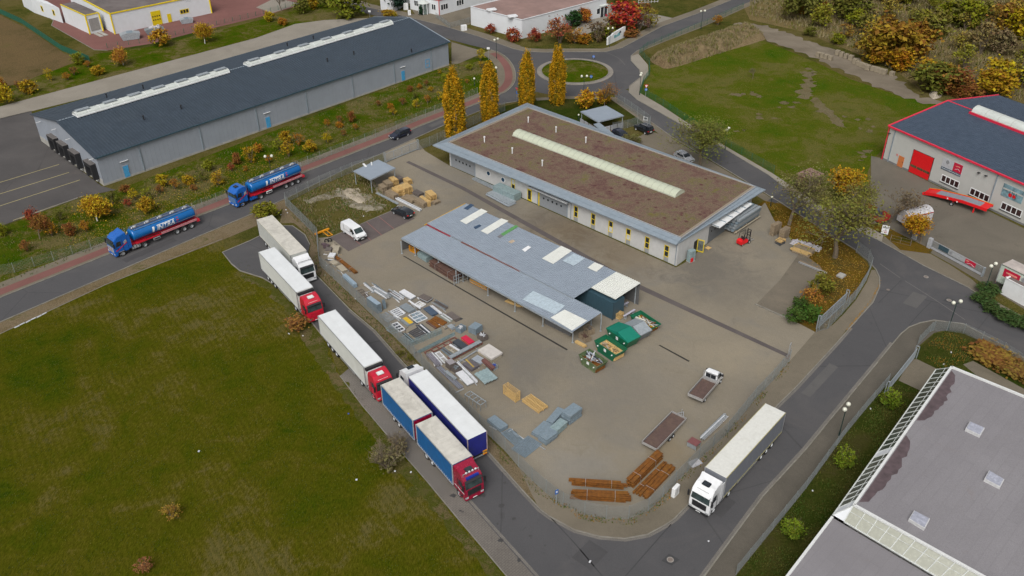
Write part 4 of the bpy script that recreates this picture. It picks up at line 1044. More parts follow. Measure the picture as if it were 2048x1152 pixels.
s0,s1=w.S(*c4(1031,607)),w.S(*c4(1070,628));b=MB();w.box(b,s0,s1,.1,2.2,-.02,.05);d_=bl.part('door',b,plain('orange door',(.50,.16,.05),.5));b=MB();w.box(b,s1-.2,s1-.1,1.1,1.2,.05,.1);bl.part('handle',b,black,d_)
b=MB();w.box(b,s0-.65,s0-.25,1.9,2.3,0,.04);bl.part('small_sign',b,plain('pale red sign',(.5,.2,.18),.5))
s0,s1=w.S(*c4(1115,655)),w.S(*c4(1270,727));b=MB();w.box(b,s0-.12,s1+.12,0,4.5,-.02,.03);f=bl.part('gate_frame',b,black)
for k in range(5):
 b=MB();w.box(b,s0,s1,.08+k*.87,.08+k*.87+.85,0,.07);g_=bl.part('gate_panel',b,brightred)
 if k==1:
  for j in range(3):
   q=MB();w.box(q,s0+.1+(s1-s0-.1) *j/3,s0+(s1-s0) *(j+1) /3-.05,1.2,1.65,.02,.085);bl.part('pane',q,glassm('brown glass',(.08,.06,.03),.15),g_)
for (xa,ya),(xb,yb) in ((c4(1343,738),c4(1490,802)),(c4(1570,845),c4(1728,915)),(c4(1815,962),c4(1985,1037))):
 s0,s1=w.S(xa,ya,1.0),w.S(xb,yb,1.0);window(bl,w,s0,s1,1.0,2.35,white,4,1,.14,glassm('reddish dark glass',(.035,.018,.018),.12))
 b=MB();w.box(b,s0-.1,s1+.1,.86,.97,-.02,.12);bl.part('window_sill',b,plain('dark sill',(.08,.08,.08),.5))
# signs on the wall
s0,s1=w.S(*c4(1387,606),3.75),w.S(*c4(1538,676),3.75)
b=MB();w.box(b,s0-.06,s1+.06,3.2,5.4,0,.04);sg=bl.part('sign_board',b,plain('pale grey sign',(.42,.43,.45),.5,var=.03))
b=MB();w.box(b,s0,s1,3.22,3.72,.04,.06);bl.part('sign_strip',b,plain('slate sign strip',(.07,.10,.13),.5),sg)
sm_=s0+(s1-s0) *.56
b=MB();w.box(b,sm_,s1,3.74,5.36,.04,.065);bl.part('red_sign',b,plain('crimson sign',(.45,.008,.04),.5),sg)
silver=plain('silver emblem',(.33,.34,.36),.35,metal=.4)
b=MB();w.disc(b,s0+(sm_-s0) *.45,4.85,.33,.04,.08,20);bl.part('emblem',b,silver,sg)
def strokes(bl,w,s0,s1,z0,z1,n,mat,parent,seed=1,o0=.06,o1=.07):
 """rows of small raised strokes standing for print too small to read"""
 rnd=random.Random(seed);b=MB();a=s0
 while a<s1:
  l=rnd.uniform(.06,.16) *n;w.box(b,a,min(s1,a+l),z0+rnd.uniform(0,.2) *(z1-z0),z1-rnd.uniform(0,.2) *(z1-z0),o0,o1);a += l+rnd.uniform(.03,.1) *n
 return bl.part('print',b,mat,parent)
strokes(bl,w,s0+.15,s1-.15,3.38,3.56,.9,plain('pale print',(.5,.52,.54),.6),sg,3,.06,.068)
for k in range(3):strokes(bl,w,s0+.2,s0+(s1-s0) *.5,3.9+k*.2,3.97+k*.2,1,silverpaint,sg,k,.04,.048)
pinkm=plain('pale red motif',(.62,.25,.18),.6)
def motif(bl,w,s,z,k,parent):
 """abstract light shapes of the red sign: a blurred truck-like smudge above a car outline"""
 b=MB()
 for i,(a,h,t) in enumerate([(-.55,.02,.5),(-.2,.12,.6),(.12,.06,.45)]):w.box(b,s+a*k,s+(a+t) *k,z+h*k+.2*k,z+(h+.16) *k+.2*k,.066,.075)
 bl.part('motif',b,pinkm,parent)
 b=MB();pts=[(-.55,-.5),(-.42,-.38),(-.15,-.33),(.0,-.2),(.28,-.2),(.42,-.35),(.6,-.4),(.62,-.5)]
 for i in range(len(pts) -1):b.bar(w.pt(s+pts[i][0] *k,.07,z+pts[i][1] *k),w.pt(s+pts[i+1][0] *k,.07,z+pts[i+1][1] *k),.02,.07*k)
 bl.part('car_outline',b,whiteclean,parent)
motif(bl,w,(sm_+s1) /2,4.55,.8,sg)
s0,s1=w.S(*c4(1868,832),3.4),w.S(*c4(2035,905),3.4)
sea=plain('blue grey picture',(.16,.27,.31),.6,var=.5,scale=1.2)
b=MB();w.box(b,s0,s1,3.3,5.5,0,.05);sg=bl.part('picture_banner',b,sea)
b=MB();w.box(b,s0+.1,s1-.1,4.55,4.8,.05,.055);bl.part('banner_stripe',b,creamwall,sg)
for a,z,r in ((.42,3.95,.34),(.6,3.95,.3)):b=MB();w.disc(b,s0+(s1-s0) *a,z,r,.05,.06,12);bl.part('red_motif',b,brightred,sg)
b=MB()
for a in (.36,.48,.56,.68):w.box(b,s0+(s1-s0) *a,s0+(s1-s0) *a+.06,3.6,4.7,.06,.07)
bl.part('dark_motif',b,black,sg)
for (x,y) in (c4(1738,620),c4(1728,666),c4(960,325)):
 s=w.S(x,y,6.1);b=MB();w.box(b,s-.2,s+.2,5.4,5.5,0,.4);bl.part('wall_lamp',b,black)
# ===== flat roofed building with glazed edge, lower right
zt_,zl_=6.6,5.0
U0,U1,U2=G(1903,734,zt_),G(1708,1010,zt_),G(1965,1152,zt_)
Ut=G(2048,793,zt_);du=(Ut-U0).normalized();d2=(U2-U1).normalized()
U3=U1+d2*26;U4=U0+du*24
O0,O1=G(1872,739,zl_),G(1666,1030,zl_)
O2=G(1688,1043,zl_);O3=G(1866,1149,zl_)
O3=O2+(O3-O2).normalized() *25
bl=Bld('office_building','flat grey roofed building with sloping glazed edges at the lower right','building',O1)
rfm=paved('grey lilac roof felt',(.19,.18,.19),(.225,.215,.225),.1,joint=.93,jscale=(5,1.05),jrot=heading(U1,U2),stain=(.2,.17,.16),stain_amt=.4)
b=MB();b.face([up(p,zt_-.12) for p in (U1,U3,U4,U0)]);bl.part('upper_roof',b,rfm)
b=MB();b.prism([(p.x,p.y) for p in (U1,U3,U4,U0)],0,zt_-.16);bl.part('wall',b,creamwall)
low=[O1,O2,O3,O3+(G(1573,1152,zl_) -O1).normalized() *14,O1+(G(1573,1152,zl_) -O1).normalized() *22]
b=MB();b.face([up(p,zl_-.35) for p in low]);lo_=bl.part('lower_roof',b,rfm)
bl.part('lower_wall',prism_z([(p.x,p.y) for p in low],0,zl_-.39),creamwall)
e1=(G(1573,1152,zl_) -O1).normalized()
for p,q,z_,n_ in ((U0,U1,zt_,'parapet'),(U1,U3,zt_,'parapet'),(U0,U4,zt_,'parapet'),(O1,O1+e1*22,zl_-.3,'parapet')):
 b=MB();b.bar(up(p,z_),up(q,z_),.26,.22);bl.part(n_,b,plain('white coping',(.62,.63,.62),.4,var=.05,dirt=(.42,.42,.38),dirt_amt=.3))
pane_m=glassm('tinted glazing',(.055,.065,.05),.12);pane_l=plain('milky glazing',(.33,.335,.28),.25,var=.1)
whitebar=plain('white glazing bar',(.55,.57,.55),.4)
def glaze(A_,B__,C__,D__,n,mat,special=(),zsub=0):
 """A,B upper line; D,C lower line"""
 for k in range(n):
  f0,f1=(k+.03) /n,(k+.97) /n
  p=[A_.lerp(B__,f0),A_.lerp(B__,f1),D__.lerp(C__,f1),D__.lerp(C__,f0)]
  b=MB();b.face(p);b.face([v-Vector((0,0,.03)) for v in reversed(p)]);bl.part('glass_pane',b,whitewall if k in special else mat)
 for k in range(n+1):
  b=MB();b.bar(A_.lerp(B__,k/n) +Vector((0,0,.03)),D__.lerp(C__,k/n) +Vector((0,0,.03)),.07,.07);bl.part('glazing_bar',b,whitebar)
 b=MB();b.bar(A_.lerp(D__,.38) +Vector((0,0,.02)),B__.lerp(C__,.38) +Vector((0,0,.02)),.05,.03);bl.part('glazing_rail',b,whitebar)
 b=MB();b.bar(D__,C__,.12,.12);bl.part('glazing_sill',b,whitebar)
uO0,uO1=up(O0,zl_),up(O1,zl_)
glaze(up(U0,zt_-.1),up(U1,zt_-.1),uO1,uO0,26,pane_m,special=(16,25))
b=MB();b.face([up(U1,zt_-.1),up(O2,zl_),up(O1,zl_)]);bl.part('corner_panel',b,whitewall)
glaze(up(U1,zt_-.1),up(U3,zt_-.1),up(O3,zl_),up(O2,zl_),21,pane_l)
b=MB();b.face([up(O0,0),up(O1,0),up(O1,zl_-.05),up(O0,zl_-.05)]);bl.part('glass_wall',b,pane_m)
b=MB();b.face([up(O0,0),up(U0,0),up(U0,zt_),up(O0,zl_)]);bl.part('end_wall',b,creamwall)
for qd in ([(1940,842),(1970,855),(1961,870),(1931.5,856)],[(1978.5,940),(2009,958),(2001,973),(1969,956.5)],[(1828.5,1020),(1860.5,1036.5),(1850,1056),(1818,1036.5)]):
 P=[G(x,y,zt_+.3) for x,y in qd];b=prism_z([(p.x,p.y) for p in P],zt_-.15,zt_+.25);k_=bl.part('roof_dome',b,plain('dome kerb',(.5,.5,.5),.5))
 cc=sum(P,Vector()) /4;b=prism_z([tuple(p.lerp(cc,.1).xy) for p in P],zt_+.25,zt_+.32);bl.part('dome_glass',b,plain('dome glazing',(.33,.34,.40),.25),k_)
dark_stain=plain('damp dark roof stain',(.085,.06,.065),.8,var=.35,scale=1.5)
for a_s,seed in ((.10,3),(.55,5)):
 rnd=random.Random(seed);inn_=Vector((-(U1-U0).normalized().y,(U1-U0).normalized().x,0));inn_=inn_ if inn_.dot(U3-U1) >0 else -inn_
 L_=(U1-U0).length;P=[];Pb=[]
 f0,f1=(.02,.42) if seed==3 else (.53,.97)
 for k in range(21):
  t=f0+(f1-f0) *k/20;e_=math.sin(math.pi*k/20) ** .4
  P.append(U0.lerp(U1,t) +inn_*.2);Pb.append(U0.lerp(U1,t) +inn_*(.25+1.3*e_*rnd.uniform(.75,1.1)))
 b=MB();b.face([up(p,zt_-.112) for p in P+Pb[::-1]]);bl.part('damp_stain',b,dark_stain)
# ===== yellow trimmed hall, top left
yc=G(233,72);hz=5.4
tp=[G(220,28,hz),G(401,-9,hz)];ydir=(tp[1] -tp[0]).normalized();ydir.z=0
yn=Vector((-ydir.y,ydir.x,0));yn=yn if yn.y>0 else -yn
A0=Vector((*tp[0].xy,0));B0=A0+ydir*28.0;C0=B0+yn*30;D0=A0+yn*30
bl=Bld('commercial_hall','white hall with yellow roof trim, yellow gate and dark flat roof, top left','hall',A0)
bl.part('wall',prism_z([(p.x,p.y) for p in (A0,B0,C0,D0)],0,hz),whitewall)
b=MB();b.face([up(p,hz+.01) for p in (A0,B0,C0,D0)]);bl.part('roof',b,plain('dark brown roof felt',(.115,.095,.09),.8,var=.3,scale=.3,dirt=(.19,.17,.16),dirt_amt=.5))
for p,q in ((up(A0,hz),up(B0,hz)),(up(A0,hz),up(D0,hz)),(up(A0,0),up(A0,hz)),(up(B0,0),up(B0,hz))):
 b=MB();b.bar(p+Vector((0,0,.06 if q.z==p.z else 0)),q+Vector((0,0,.06 if q.z==p.z else -.1)),.32,.3);bl.part('yellow_trim',b,yellow)
w=Wall(A0,B0);c5=lambda x,y:(80+x/5.12,y/5.12)
s0,s1=w.S(*c5(1195,283)),w.S(*c5(1305,268));
for k in range(4):
 b=MB();w.box(b,s0,s1,.05+k*.95,.97+k*.95,0,.08);g_=bl.part('gate_panel',b,yellow)
 if k in (1,2):
  for j in range(4):q=MB();w.box(q,s0+.25+(s1-s0-.3) *j/4,s0+(s1-s0-.3) *(j+1) /4,.35+k*.95,.7+k*.95,.02,.1);bl.part('pane',q,darkglass,g_)
s0,s1=w.S(*c5(1365,255)),w.S(*c5(1405,248));b=MB();w.box(b,s0,s1,.05,2.3,0,.08);bl.part('door',b,yellow)
s0,s1=w.S(*c5(1515,180),1.6),w.S(*c5(1610,162),1.6);window(bl,w,s0,s1,1.5,2.7,yellow,3,1,.16)
strokes(bl,w,w.S(*c5(1545,40),4.5),w.S(*c5(1600,32),4.5),4.4,4.75,1.6,plain('faint lettering',(.42,.44,.47),.6),bl.o,5,.0,.02)
P=G(182.5,71);zz=5.0;ax=[G(170,31,zz),G(121,9,zz),G(149,2,zz),G(197,25,zz)]
ax[2] =ax[1] +(ax[3] -ax[0])
bl.part('annex_wall',prism_z([(p.x,p.y) for p in ax],0,zz),whitewall)
b=MB();b.face([up(p,zz+.012) for p in ax]);bl.part('annex_roof',b,plain('dark brown roof felt',(.115,.095,.09)))
for i in (0,3):
 b=MB();b.bar(up(ax[i],zz),up(ax[(i+1) % 4],zz),.25,.25);bl.part('yellow_trim',b,yellow);
for i in (0,3):b=MB();b.bar(up(ax[i],0),up(ax[i],zz-.1),.3,.3);bl.part('yellow_trim',b,yellow)
wa=Wall(ax[0],ax[3]);b=MB();wa.box(b,wa.L*.16,wa.L*.86,.6,3.9,-.02,.06);bl.part('loading_door',b,plain('grey roller door',(.24,.23,.22),.6))
b=MB()
for s_ in (.2,.55):wa.box(b,wa.L*s_,wa.L*(s_+.25),0,.12,.1,4.5)
bl.part('ramp_slab',b,concrete)
ex=Bld('small_annex','white lean-to left of the yellow trimmed hall at the picture top','building',G(60,0));P=[G(60,-4,4.2),G(118,16,4.2)]
P += [P[1] +yn*9 ,P[0] +yn*9];ex.part('wall',prism_z([(p.x,p.y) for p in P],0,4.2),whitewall)
wa=Wall(P[0],P[1])
for f in (.35,.75):window(ex,wa,wa.L*f-.6,wa.L*f+.6,1.4,3.0,yellow,1,1,.2)
# ===== white hall at the top
zz=4.9;A0=G(1044,40,zz);Bq=G(1201,-1,zz);Dq=G(941,13.5,zz)
dd_=(Bq-A0).normalized();A0=Vector((*A0.xy,0));B0=A0+dd_*31;D0=Vector((*Dq.xy,0));C0=B0+(D0-A0)
bl=Bld('flat_hall','white flat hall with pinkish gravel roof and glazed porch behind the roundabout','hall',A0)
bl.part('wall',prism_z([(p.x,p.y) for p in (A0,B0,C0,D0)],0,zz),whitewall)
b=MB();cc=(A0+C0) /2;b.face([up(p.lerp(cc,.02),zz+.012) for p in (A0,B0,C0,D0)]);bl.part('roof',b,plain('pinkish roof gravel',(.24,.155,.135),.9,var=.2,scale=.3,dirt=(.19,.12,.10),dirt_amt=.5))
for p,q in ((A0,B0),(A0,D0),(B0,C0),(C0,D0)):b=MB();b.bar(up(p,zz+.05),up(q,zz+.05),.25,.16);bl.part('parapet',b,whitewall)
w=Wall(A0,B0)
for x0,x1,y in ((1104,1106.5,50),(1109,1111,48),(1115,1117,46),(1145,1147.5,34),(1156,1158,30),(1167,1173,26),(1182,1189,20)):
 s0,s1=w.S(x0,y,1.8),w.S(x1,y-1,1.8);window(bl,w,s0,s1+.5,1.0,2.6,white,1,1,.08)
for x,y in ((983,19),(1025,32)):
 p=G(x,y,zz+.4);b=MB();b.ob(p,2.6,1.6,.5,.4);bl.part('roof_dome',b,whiteclean,bevel=.15)
ex=thing('glass_porch','white framed glazed porch at the right end of the white flat hall','porch',G(1202,32),heading(A0,B0))
b=MB()
for x in (-1.4,0,1.4):
 for y in (-1,1):b.box(x-.08,x+.08,y-.08,y+.08,0,2.9)
b.box(-1.5,1.5,-1.1,-.95,2.8,3.0);b.box(-1.5,1.5,.95,1.1,2.8,3.0);b.box(-1.5,-1.35,-1,1,2.8,3.0);b.box(1.35,1.5,-1,1,2.8,3.0);b.obj('frame',white,ex)
for y in (-1,1):b=MB();b.box(-1.35,1.35,y-.02,y+.02,.1,2.8);b.obj('pane',darkglass,ex)
b=MB();b.prism([(-1.6,-1.2),(1.6,-1.2),(1.6,1.2),(-1.6,1.2)],3.0,3.08);b.face([(-1.5,-1.1,3.1),(1.5,-1.1,3.1),(1.5,0,3.8),(-1.5,0,3.8)]);b.face([(-1.5,1.1,3.1),(1.5,1.1,3.1),(1.5,0,3.8),(-1.5,0,3.8)]);b.obj('roof',glasswhite,ex)
# ===== office with red corner
zz=4.2;A0=G(879,31);Dl=G(824,19);Br=G(940,14)
d1_=(Br-A0).normalized();B0=A0+d1_*26;D0=A0+(Dl-A0).normalized() *11;C0=B0+(D0-A0)
bl=Bld('office_house','white office with red corner trim and glazed round porch at the top','building',A0)
bl.part('wall',prism_z([(p.x,p.y) for p in (A0,B0,C0,D0)],0,zz),whitewall)
b=MB();b.face([up(p,zz+.012) for p in (A0,B0,C0,D0)]);bl.part('roof',b,plain('grey gravel roof',(.22,.21,.20),.9))
for p,q in ((up(A0,zz),up(B0,zz)),(up(A0,zz),up(D0,zz)),(up(A0,0),up(A0,zz))):b=MB();b.bar(p,q,.3,.22);bl.part('red_trim',b,plain('muted red trim',(.42,.06,.06),.5))
w=Wall(A0,B0);wl=Wall(D0,A0)
for x0,x1,y in ((888,903,20),(915,930,10)):s0,s1=w.S(x0,y,1.7),w.S(x1,y-4,1.7);window(bl,w,s0,s1,1.2,2.9,white,3,1,.14)
for f in (.22,.82):window(bl,wl,wl.L*f-.8,wl.L*f+.8,1.2,2.9,white,2,1,.14)
for k,nm in ((0,1),):
 p=G(848,27);ex=thing('round_porch','glazed round porch with pointed top in front of the office','porch',p,0);b=MB()
 for i in range(8):t=i*math.pi/4;b.box(1.5*math.cos(t) -.08,1.5*math.cos(t) +.08,1.5*math.sin(t) -.08,1.5*math.sin(t) +.08,0,3.0)
 b.obj('frame',white,ex);b=MB();b.tube((0,0,.1),(0,0,2.9),1.42,seg=16);b.obj('glazing',glassm('porch glass',(.12,.15,.14),.1),ex);b=MB();b.tube((0,0,3.0),(0,0,4.0),1.7,.1,seg=16);b.obj('roof',glasswhite,ex)
bl=Bld('far_building','white building base cut by the picture top behind the office','building',G(780,2));P=[G(760,-2,3),G(785,3,3)]
P += [P[1] +Vector((6,14,0)),P[0] +Vector((6,14,0))];bl.part('wall',prism_z([(p.x,p.y) for p in P],0,3.2),whitewall);b=MB();b.face([up(p,3.21) for p in P]);bl.part('roof',b,zinc)
# ===== white garage, right edge
zz=2.7;Q=[G(2012,556,zz),G(2110,608,zz)];nrm=Vector((-(Q[1] -Q[0]).y,(Q[1] -Q[0]).x,0)).normalized();nrm=nrm if nrm.y>0 else -nrm
P=[Q[0],Q[1],Q[1] +nrm*3.4,Q[0] +nrm*3.4];bl=Bld('garage','white flat garage box at the right edge below the curtain trailer','garage',P[0])
bl.part('wall',prism_z([(p.x,p.y) for p in P],0,zz),white);b=MB();cc=sum(P,Vector()) /4;b.face([up(p.lerp(cc,.05),zz+.01) for p in P]);bl.part('roof',b,plain('brown garage roof',(.13,.105,.095),.9,var=.25))
for i in range(4):b=MB();b.bar(up(P[i],zz+.03),up(P[(i+1) % 4],zz+.03),.12,.1);bl.part('roof_trim',b,white)
# brick hut under the trees across the street
p=G(1616,372);ex=thing('brick_hut','little brick transformer hut with flat roof at the edge of the green field','hut',p,.62)
brk=paved('brick',(.17,.085,.06),(.24,.12,.085),2,joint=.7,jscale=(.3,.12))
b=MB();b.box(-1.7,1.7,-1.3,1.3,0,2.3);b.obj('wall',brk,ex);b=MB();b.box(-1.95,1.95,-1.55,1.55,2.3,2.48);b.obj('roof',plain('hut roof',(.22,.13,.11),.8),ex);b=MB();b.box(-.2,.7,-1.36,-1.3,.1,2.0);b.obj('door',plain('hut door',(.35,.28,.2),.7),ex)
# ---------------------------------------------------------------- vehicles
def lathe(profile,seg,axis_y=True):
 """profile (radius, y) turned round the y axis"""
 b=MB();k=len(profile)
 for i in range(seg):
  t=2*math.pi*i/seg
  for r,y in profile:b.v.append((r*math.cos(t),y,r*math.sin(t)))
 for i in range(seg):
  j=(i+1) % seg
  for q in range(k-1):b.f.append((i*k+q,i*k+q+1,j*k+q+1,j*k+q));b.m.append(0)
 return b
_W={}
def wheel_meshes(r,w,rimr,rimm=None):
 k=(round(r,2),round(w,2),(rimm or rim).name)
 if k not in _W:
  t=lathe([(rimr,-w/2),(r*.93,-w/2),(r,-w*.36),(r,w*.36),(r*.93,w/2),(rimr,w/2)],20)
  d=lathe([(.01,.1*w),(rimr*.3,.12*w),(rimr*.36,.3*w),(rimr*.75,.2*w),(rimr*.82,.42*w),(rimr,.44*w),(rimr,.5*w)],16)
  d2=lathe([(.01,-.1*w),(rimr*.36,-.3*w),(rimr*.75,-.2*w),(rimr,-.46*w)],12)
  n=len(d.v);d.v += d2.v;d.f += [tuple(i+n for i in f) for f in d2.f];d.m += d2.m
  _W[k] =(t.mesh('wheel',rubber,smooth=True),d.mesh('rim',rimm or rim,smooth=True))
 return _W[k]
def wheels(root,xs,half,r=.5,w=.3,rimr=.29,rimm=None,dual=()):
 t,d=wheel_meshes(r,w,rimr,rimm)
 for x in xs:
  for s in (1,-1):
   wd=1.7 if x in dual else 1
   o=ref('wheel',t,root,(x,s*(half-w*wd/2),r),(0,0,0 if s>0 else math.pi),(1,wd,1));ref('rim',d,o)
def slab(b,pts,th):
 """thin solid from a planar outline pushed out by th along its normal"""
 P=[Vector(p) for p in pts];n=(P[1] -P[0]).cross(P[2] -P[0]).normalized() *th;k=len(b.v);m=len(P)
 b.v += [tuple(p-n) for p in P] +[tuple(p+n) for p in P]
 b.f.append(tuple(k+i for i in reversed(range(m))));b.f.append(tuple(k+m+i for i in range(m)));b.m += [0,0]
 for i in range(m):j=(i+1) % m;b.f.append((k+i,k+j,k+m+j,k+m+i));b.m.append(0)
 return b
def cab(root,x0,paint,L=2.25,roof=3.75,spoiler=True,sunroof=None,grille=black,style=0,lightbar=False,bumper=None,stripes=None,script=None):
 """tractor cab whose back wall is at x0, nose towards +x"""
 hw=1.24;xf=x0+L
 pts=[(x0,.75,hw),(x0,roof-.55,hw),(x0+.12,roof-.08,hw-.06),(x0+.5,roof,hw-.12),(x0+L*.62,roof-.12,hw-.12),(xf-.32,roof-.62,hw-.06),(xf-.26,roof-.80,hw-.03),(xf-.02,1.85,hw),(xf+.02,1.0,hw),(xf,.42,hw-.03),(xf-.45,.36,hw),(xf-.55,.95,hw),(xf-1.62,.95,hw),(xf-1.7,.75,hw)]
 loft_profile(pts).obj('cab',paint,root,bevel=.07,smooth=True)
 wsb=MB();a,c=(xf-.255,roof-.86),(xf-.03,1.92)
 slab(wsb,[(c[0],-1.10,c[1]),(c[0],1.10,c[1]),(a[0],1.03,a[1]),(a[0],-1.03,a[1])],.022);wsb.obj('windscreen',windscreen,root,bevel=.01)
 b=MB();b.ob((xf-.12,0,roof-.80),.32,2.1,.05,ry=.35);b.obj('sun_visor',black if style else paint,root)
 for s in (1,-1):
  b=MB();y=s*(hw+.002)
  slab(b,[(xf-.42,y,1.98),(xf-1.28,y,1.98),(xf-1.28,y-s*.02,2.72),(xf-.62,y-s*.02,2.72)] if s>0 else [(xf-1.28,y,1.98),(xf-.42,y,1.98),(xf-.62,y+.02,2.72),(xf-1.28,y+.02,2.72)],.012);b.obj('side_window',darkglass,root)
  b=MB();b.box(xf-.12,xf+.06,s*1.42-.09,s*1.42+.09,1.95,2.75);b.box(xf-.08,xf,min(s*1.2,s*1.42),max(s*1.2,s*1.42),2.68,2.74);b.obj('mirror',black,root,bevel=.03)
  b=MB();b.box(xf-.06,xf+.045,s*.98-.2,s*.98+.2,.62,.9);b.obj('headlight',glassm('headlamp',(.35,.36,.37),.1),root,bevel=.03)
  b=MB();b.box(xf-1.5,xf-.62,s*1.2-.05,s*1.2+.06,.93,1.0);b.box(xf-1.32,xf-.7,s*1.2-.05,s*1.2+.05,.42,.5);b.obj('wheel_arch',paint if style != 3 else alu,root)
  b=MB();b.box(xf-1.5,xf-1.46,s*1.25-.01,s*1.25+.012,1.0,2.8);b.box(xf-.75,xf-.55,s*1.25-.01,s*1.25+.03,1.55,1.62);b.obj('door_seam',black,root)
 b=MB()
 if grille is black or style==1:
  for k in range(6):b.box(xf-.02,xf+.045,-.82,.82,.98+k*.13,1.04+k*.13)
  b.box(xf-.02,xf+.025,-.86,.86,.95,1.75)
 else:b.box(xf-.02,xf+.04,-.95,.95,.9,1.78)
 b.obj('grille',grille,root,bevel=.01)
 b=MB();b.box(xf-.35,xf+.07,-1.2,1.2,.36,.62);b.obj('bumper',bumper or paint,root,bevel=.05)
 b=MB();b.box(xf+.07,xf+.085,-.26,.26,.44,.55);b.obj('number_plate',white,root)
 b=MB();b.box(x0+.02,xf-.45,-1.1,1.1,.5,.98);b.obj('underside',black,root)
 for s in (-1,1):
  b=MB();b.tube((xf-.35,s*.35-.3,roof-.99),(xf-.02,s*.35+.2,2.0),.015,seg=4) ;b.obj('wiper',black,root)
 if sunroof:
  b=MB();b.ob((x0+L*.52,0,roof-.055),.72,.92,.12,ry=.06);b.obj('roof_hatch',sunroof,root,bevel=.06)
 if spoiler:
  b=loft_profile([(x0-.02,roof-.5,hw),(x0+.02,roof+.22,hw),(x0+.14,roof+.18,hw-.02),(x0+1.0,roof-.07,hw-.18),(x0+.9,roof-.35,hw-.1)]);b.obj('roof_spoiler',paint,root,bevel=.05,smooth=True)
  for s in (1,-1):b=MB();b.box(x0-.5,x0,s*1.2-.03,s*1.2+.03,.95,roof-.3);b.obj('side_deflector',paint,root)
 if lightbar:
  b=MB();b.tube((xf-.62,-1.0,roof-.02),(xf-.62,1.0,roof-.02),.04);
  for s in (-1,1):b.tube((xf-.62,s*.98,roof-.35),(xf-.62,s*.98,roof+.02),.04)
  br_=b.obj('light_bar',alu,root)
  for k in range(4):b=MB();y=-.6+.4*k;b.tube((xf-.64,y,roof+.08),(xf-.52,y,roof+.06),.11,seg=12);b.obj('spotlight',whiteclean,br_)
 if stripes:
  for s in (1,-1):
   b=MB();slab(b,[(xf-.35,s*(hw+.004),1.2),(xf-.2,s*(hw+.004),1.3),(x0+.1,s*(hw+.004),2.25),(x0+.1,s*(hw+.004),2.13)],.006);b.obj('stripe',stripes,root)
   b=MB();slab(b,[(x0+.1,s*(hw+.004),2.3),(x0+.6,s*(hw+.004),2.05),(x0+.65,s*(hw+.004),2.45),(x0+.2,s*(hw+.004),2.75)],.006);b.obj('decal',silverpaint,root)
 if script:
  b=MB();rnd=random.Random(4)
  for k in range(9):b.ob((xf-.42,-.62+k*.155,roof-.52),.05,.09,.02,ry=.6)
  b.obj('roof_lettering',script,root)
def chassis(root,x0,x1,tank=alu,tankx=None,mat=black):
 b=MB();b.box(x0,x1,-.45,-.3,.72,.98);b.box(x0,x1,.3,.45,.72,.98)
 for k in range(5):x=x0+(x1-x0) *(k+.5) /5;b.box(x-.06,x+.06,-.4,.4,.75,.95)
 b.obj('chassis',mat,root)
 if tankx is not None:
  for s in (1,-1):
   b=MB();b.box(tankx,tankx+1.5,s*.9-.28,s*.9+.28,.42,.98);f=b.obj('fuel_tank',tank,root,bevel=.12)
   b=MB()
   for q in (.3,.75,1.2):b.box(tankx+q-.03,tankx+q+.03,s*.9-.295,s*.9+.295,.4,.995)
   b.obj('tank_strap',black,f)
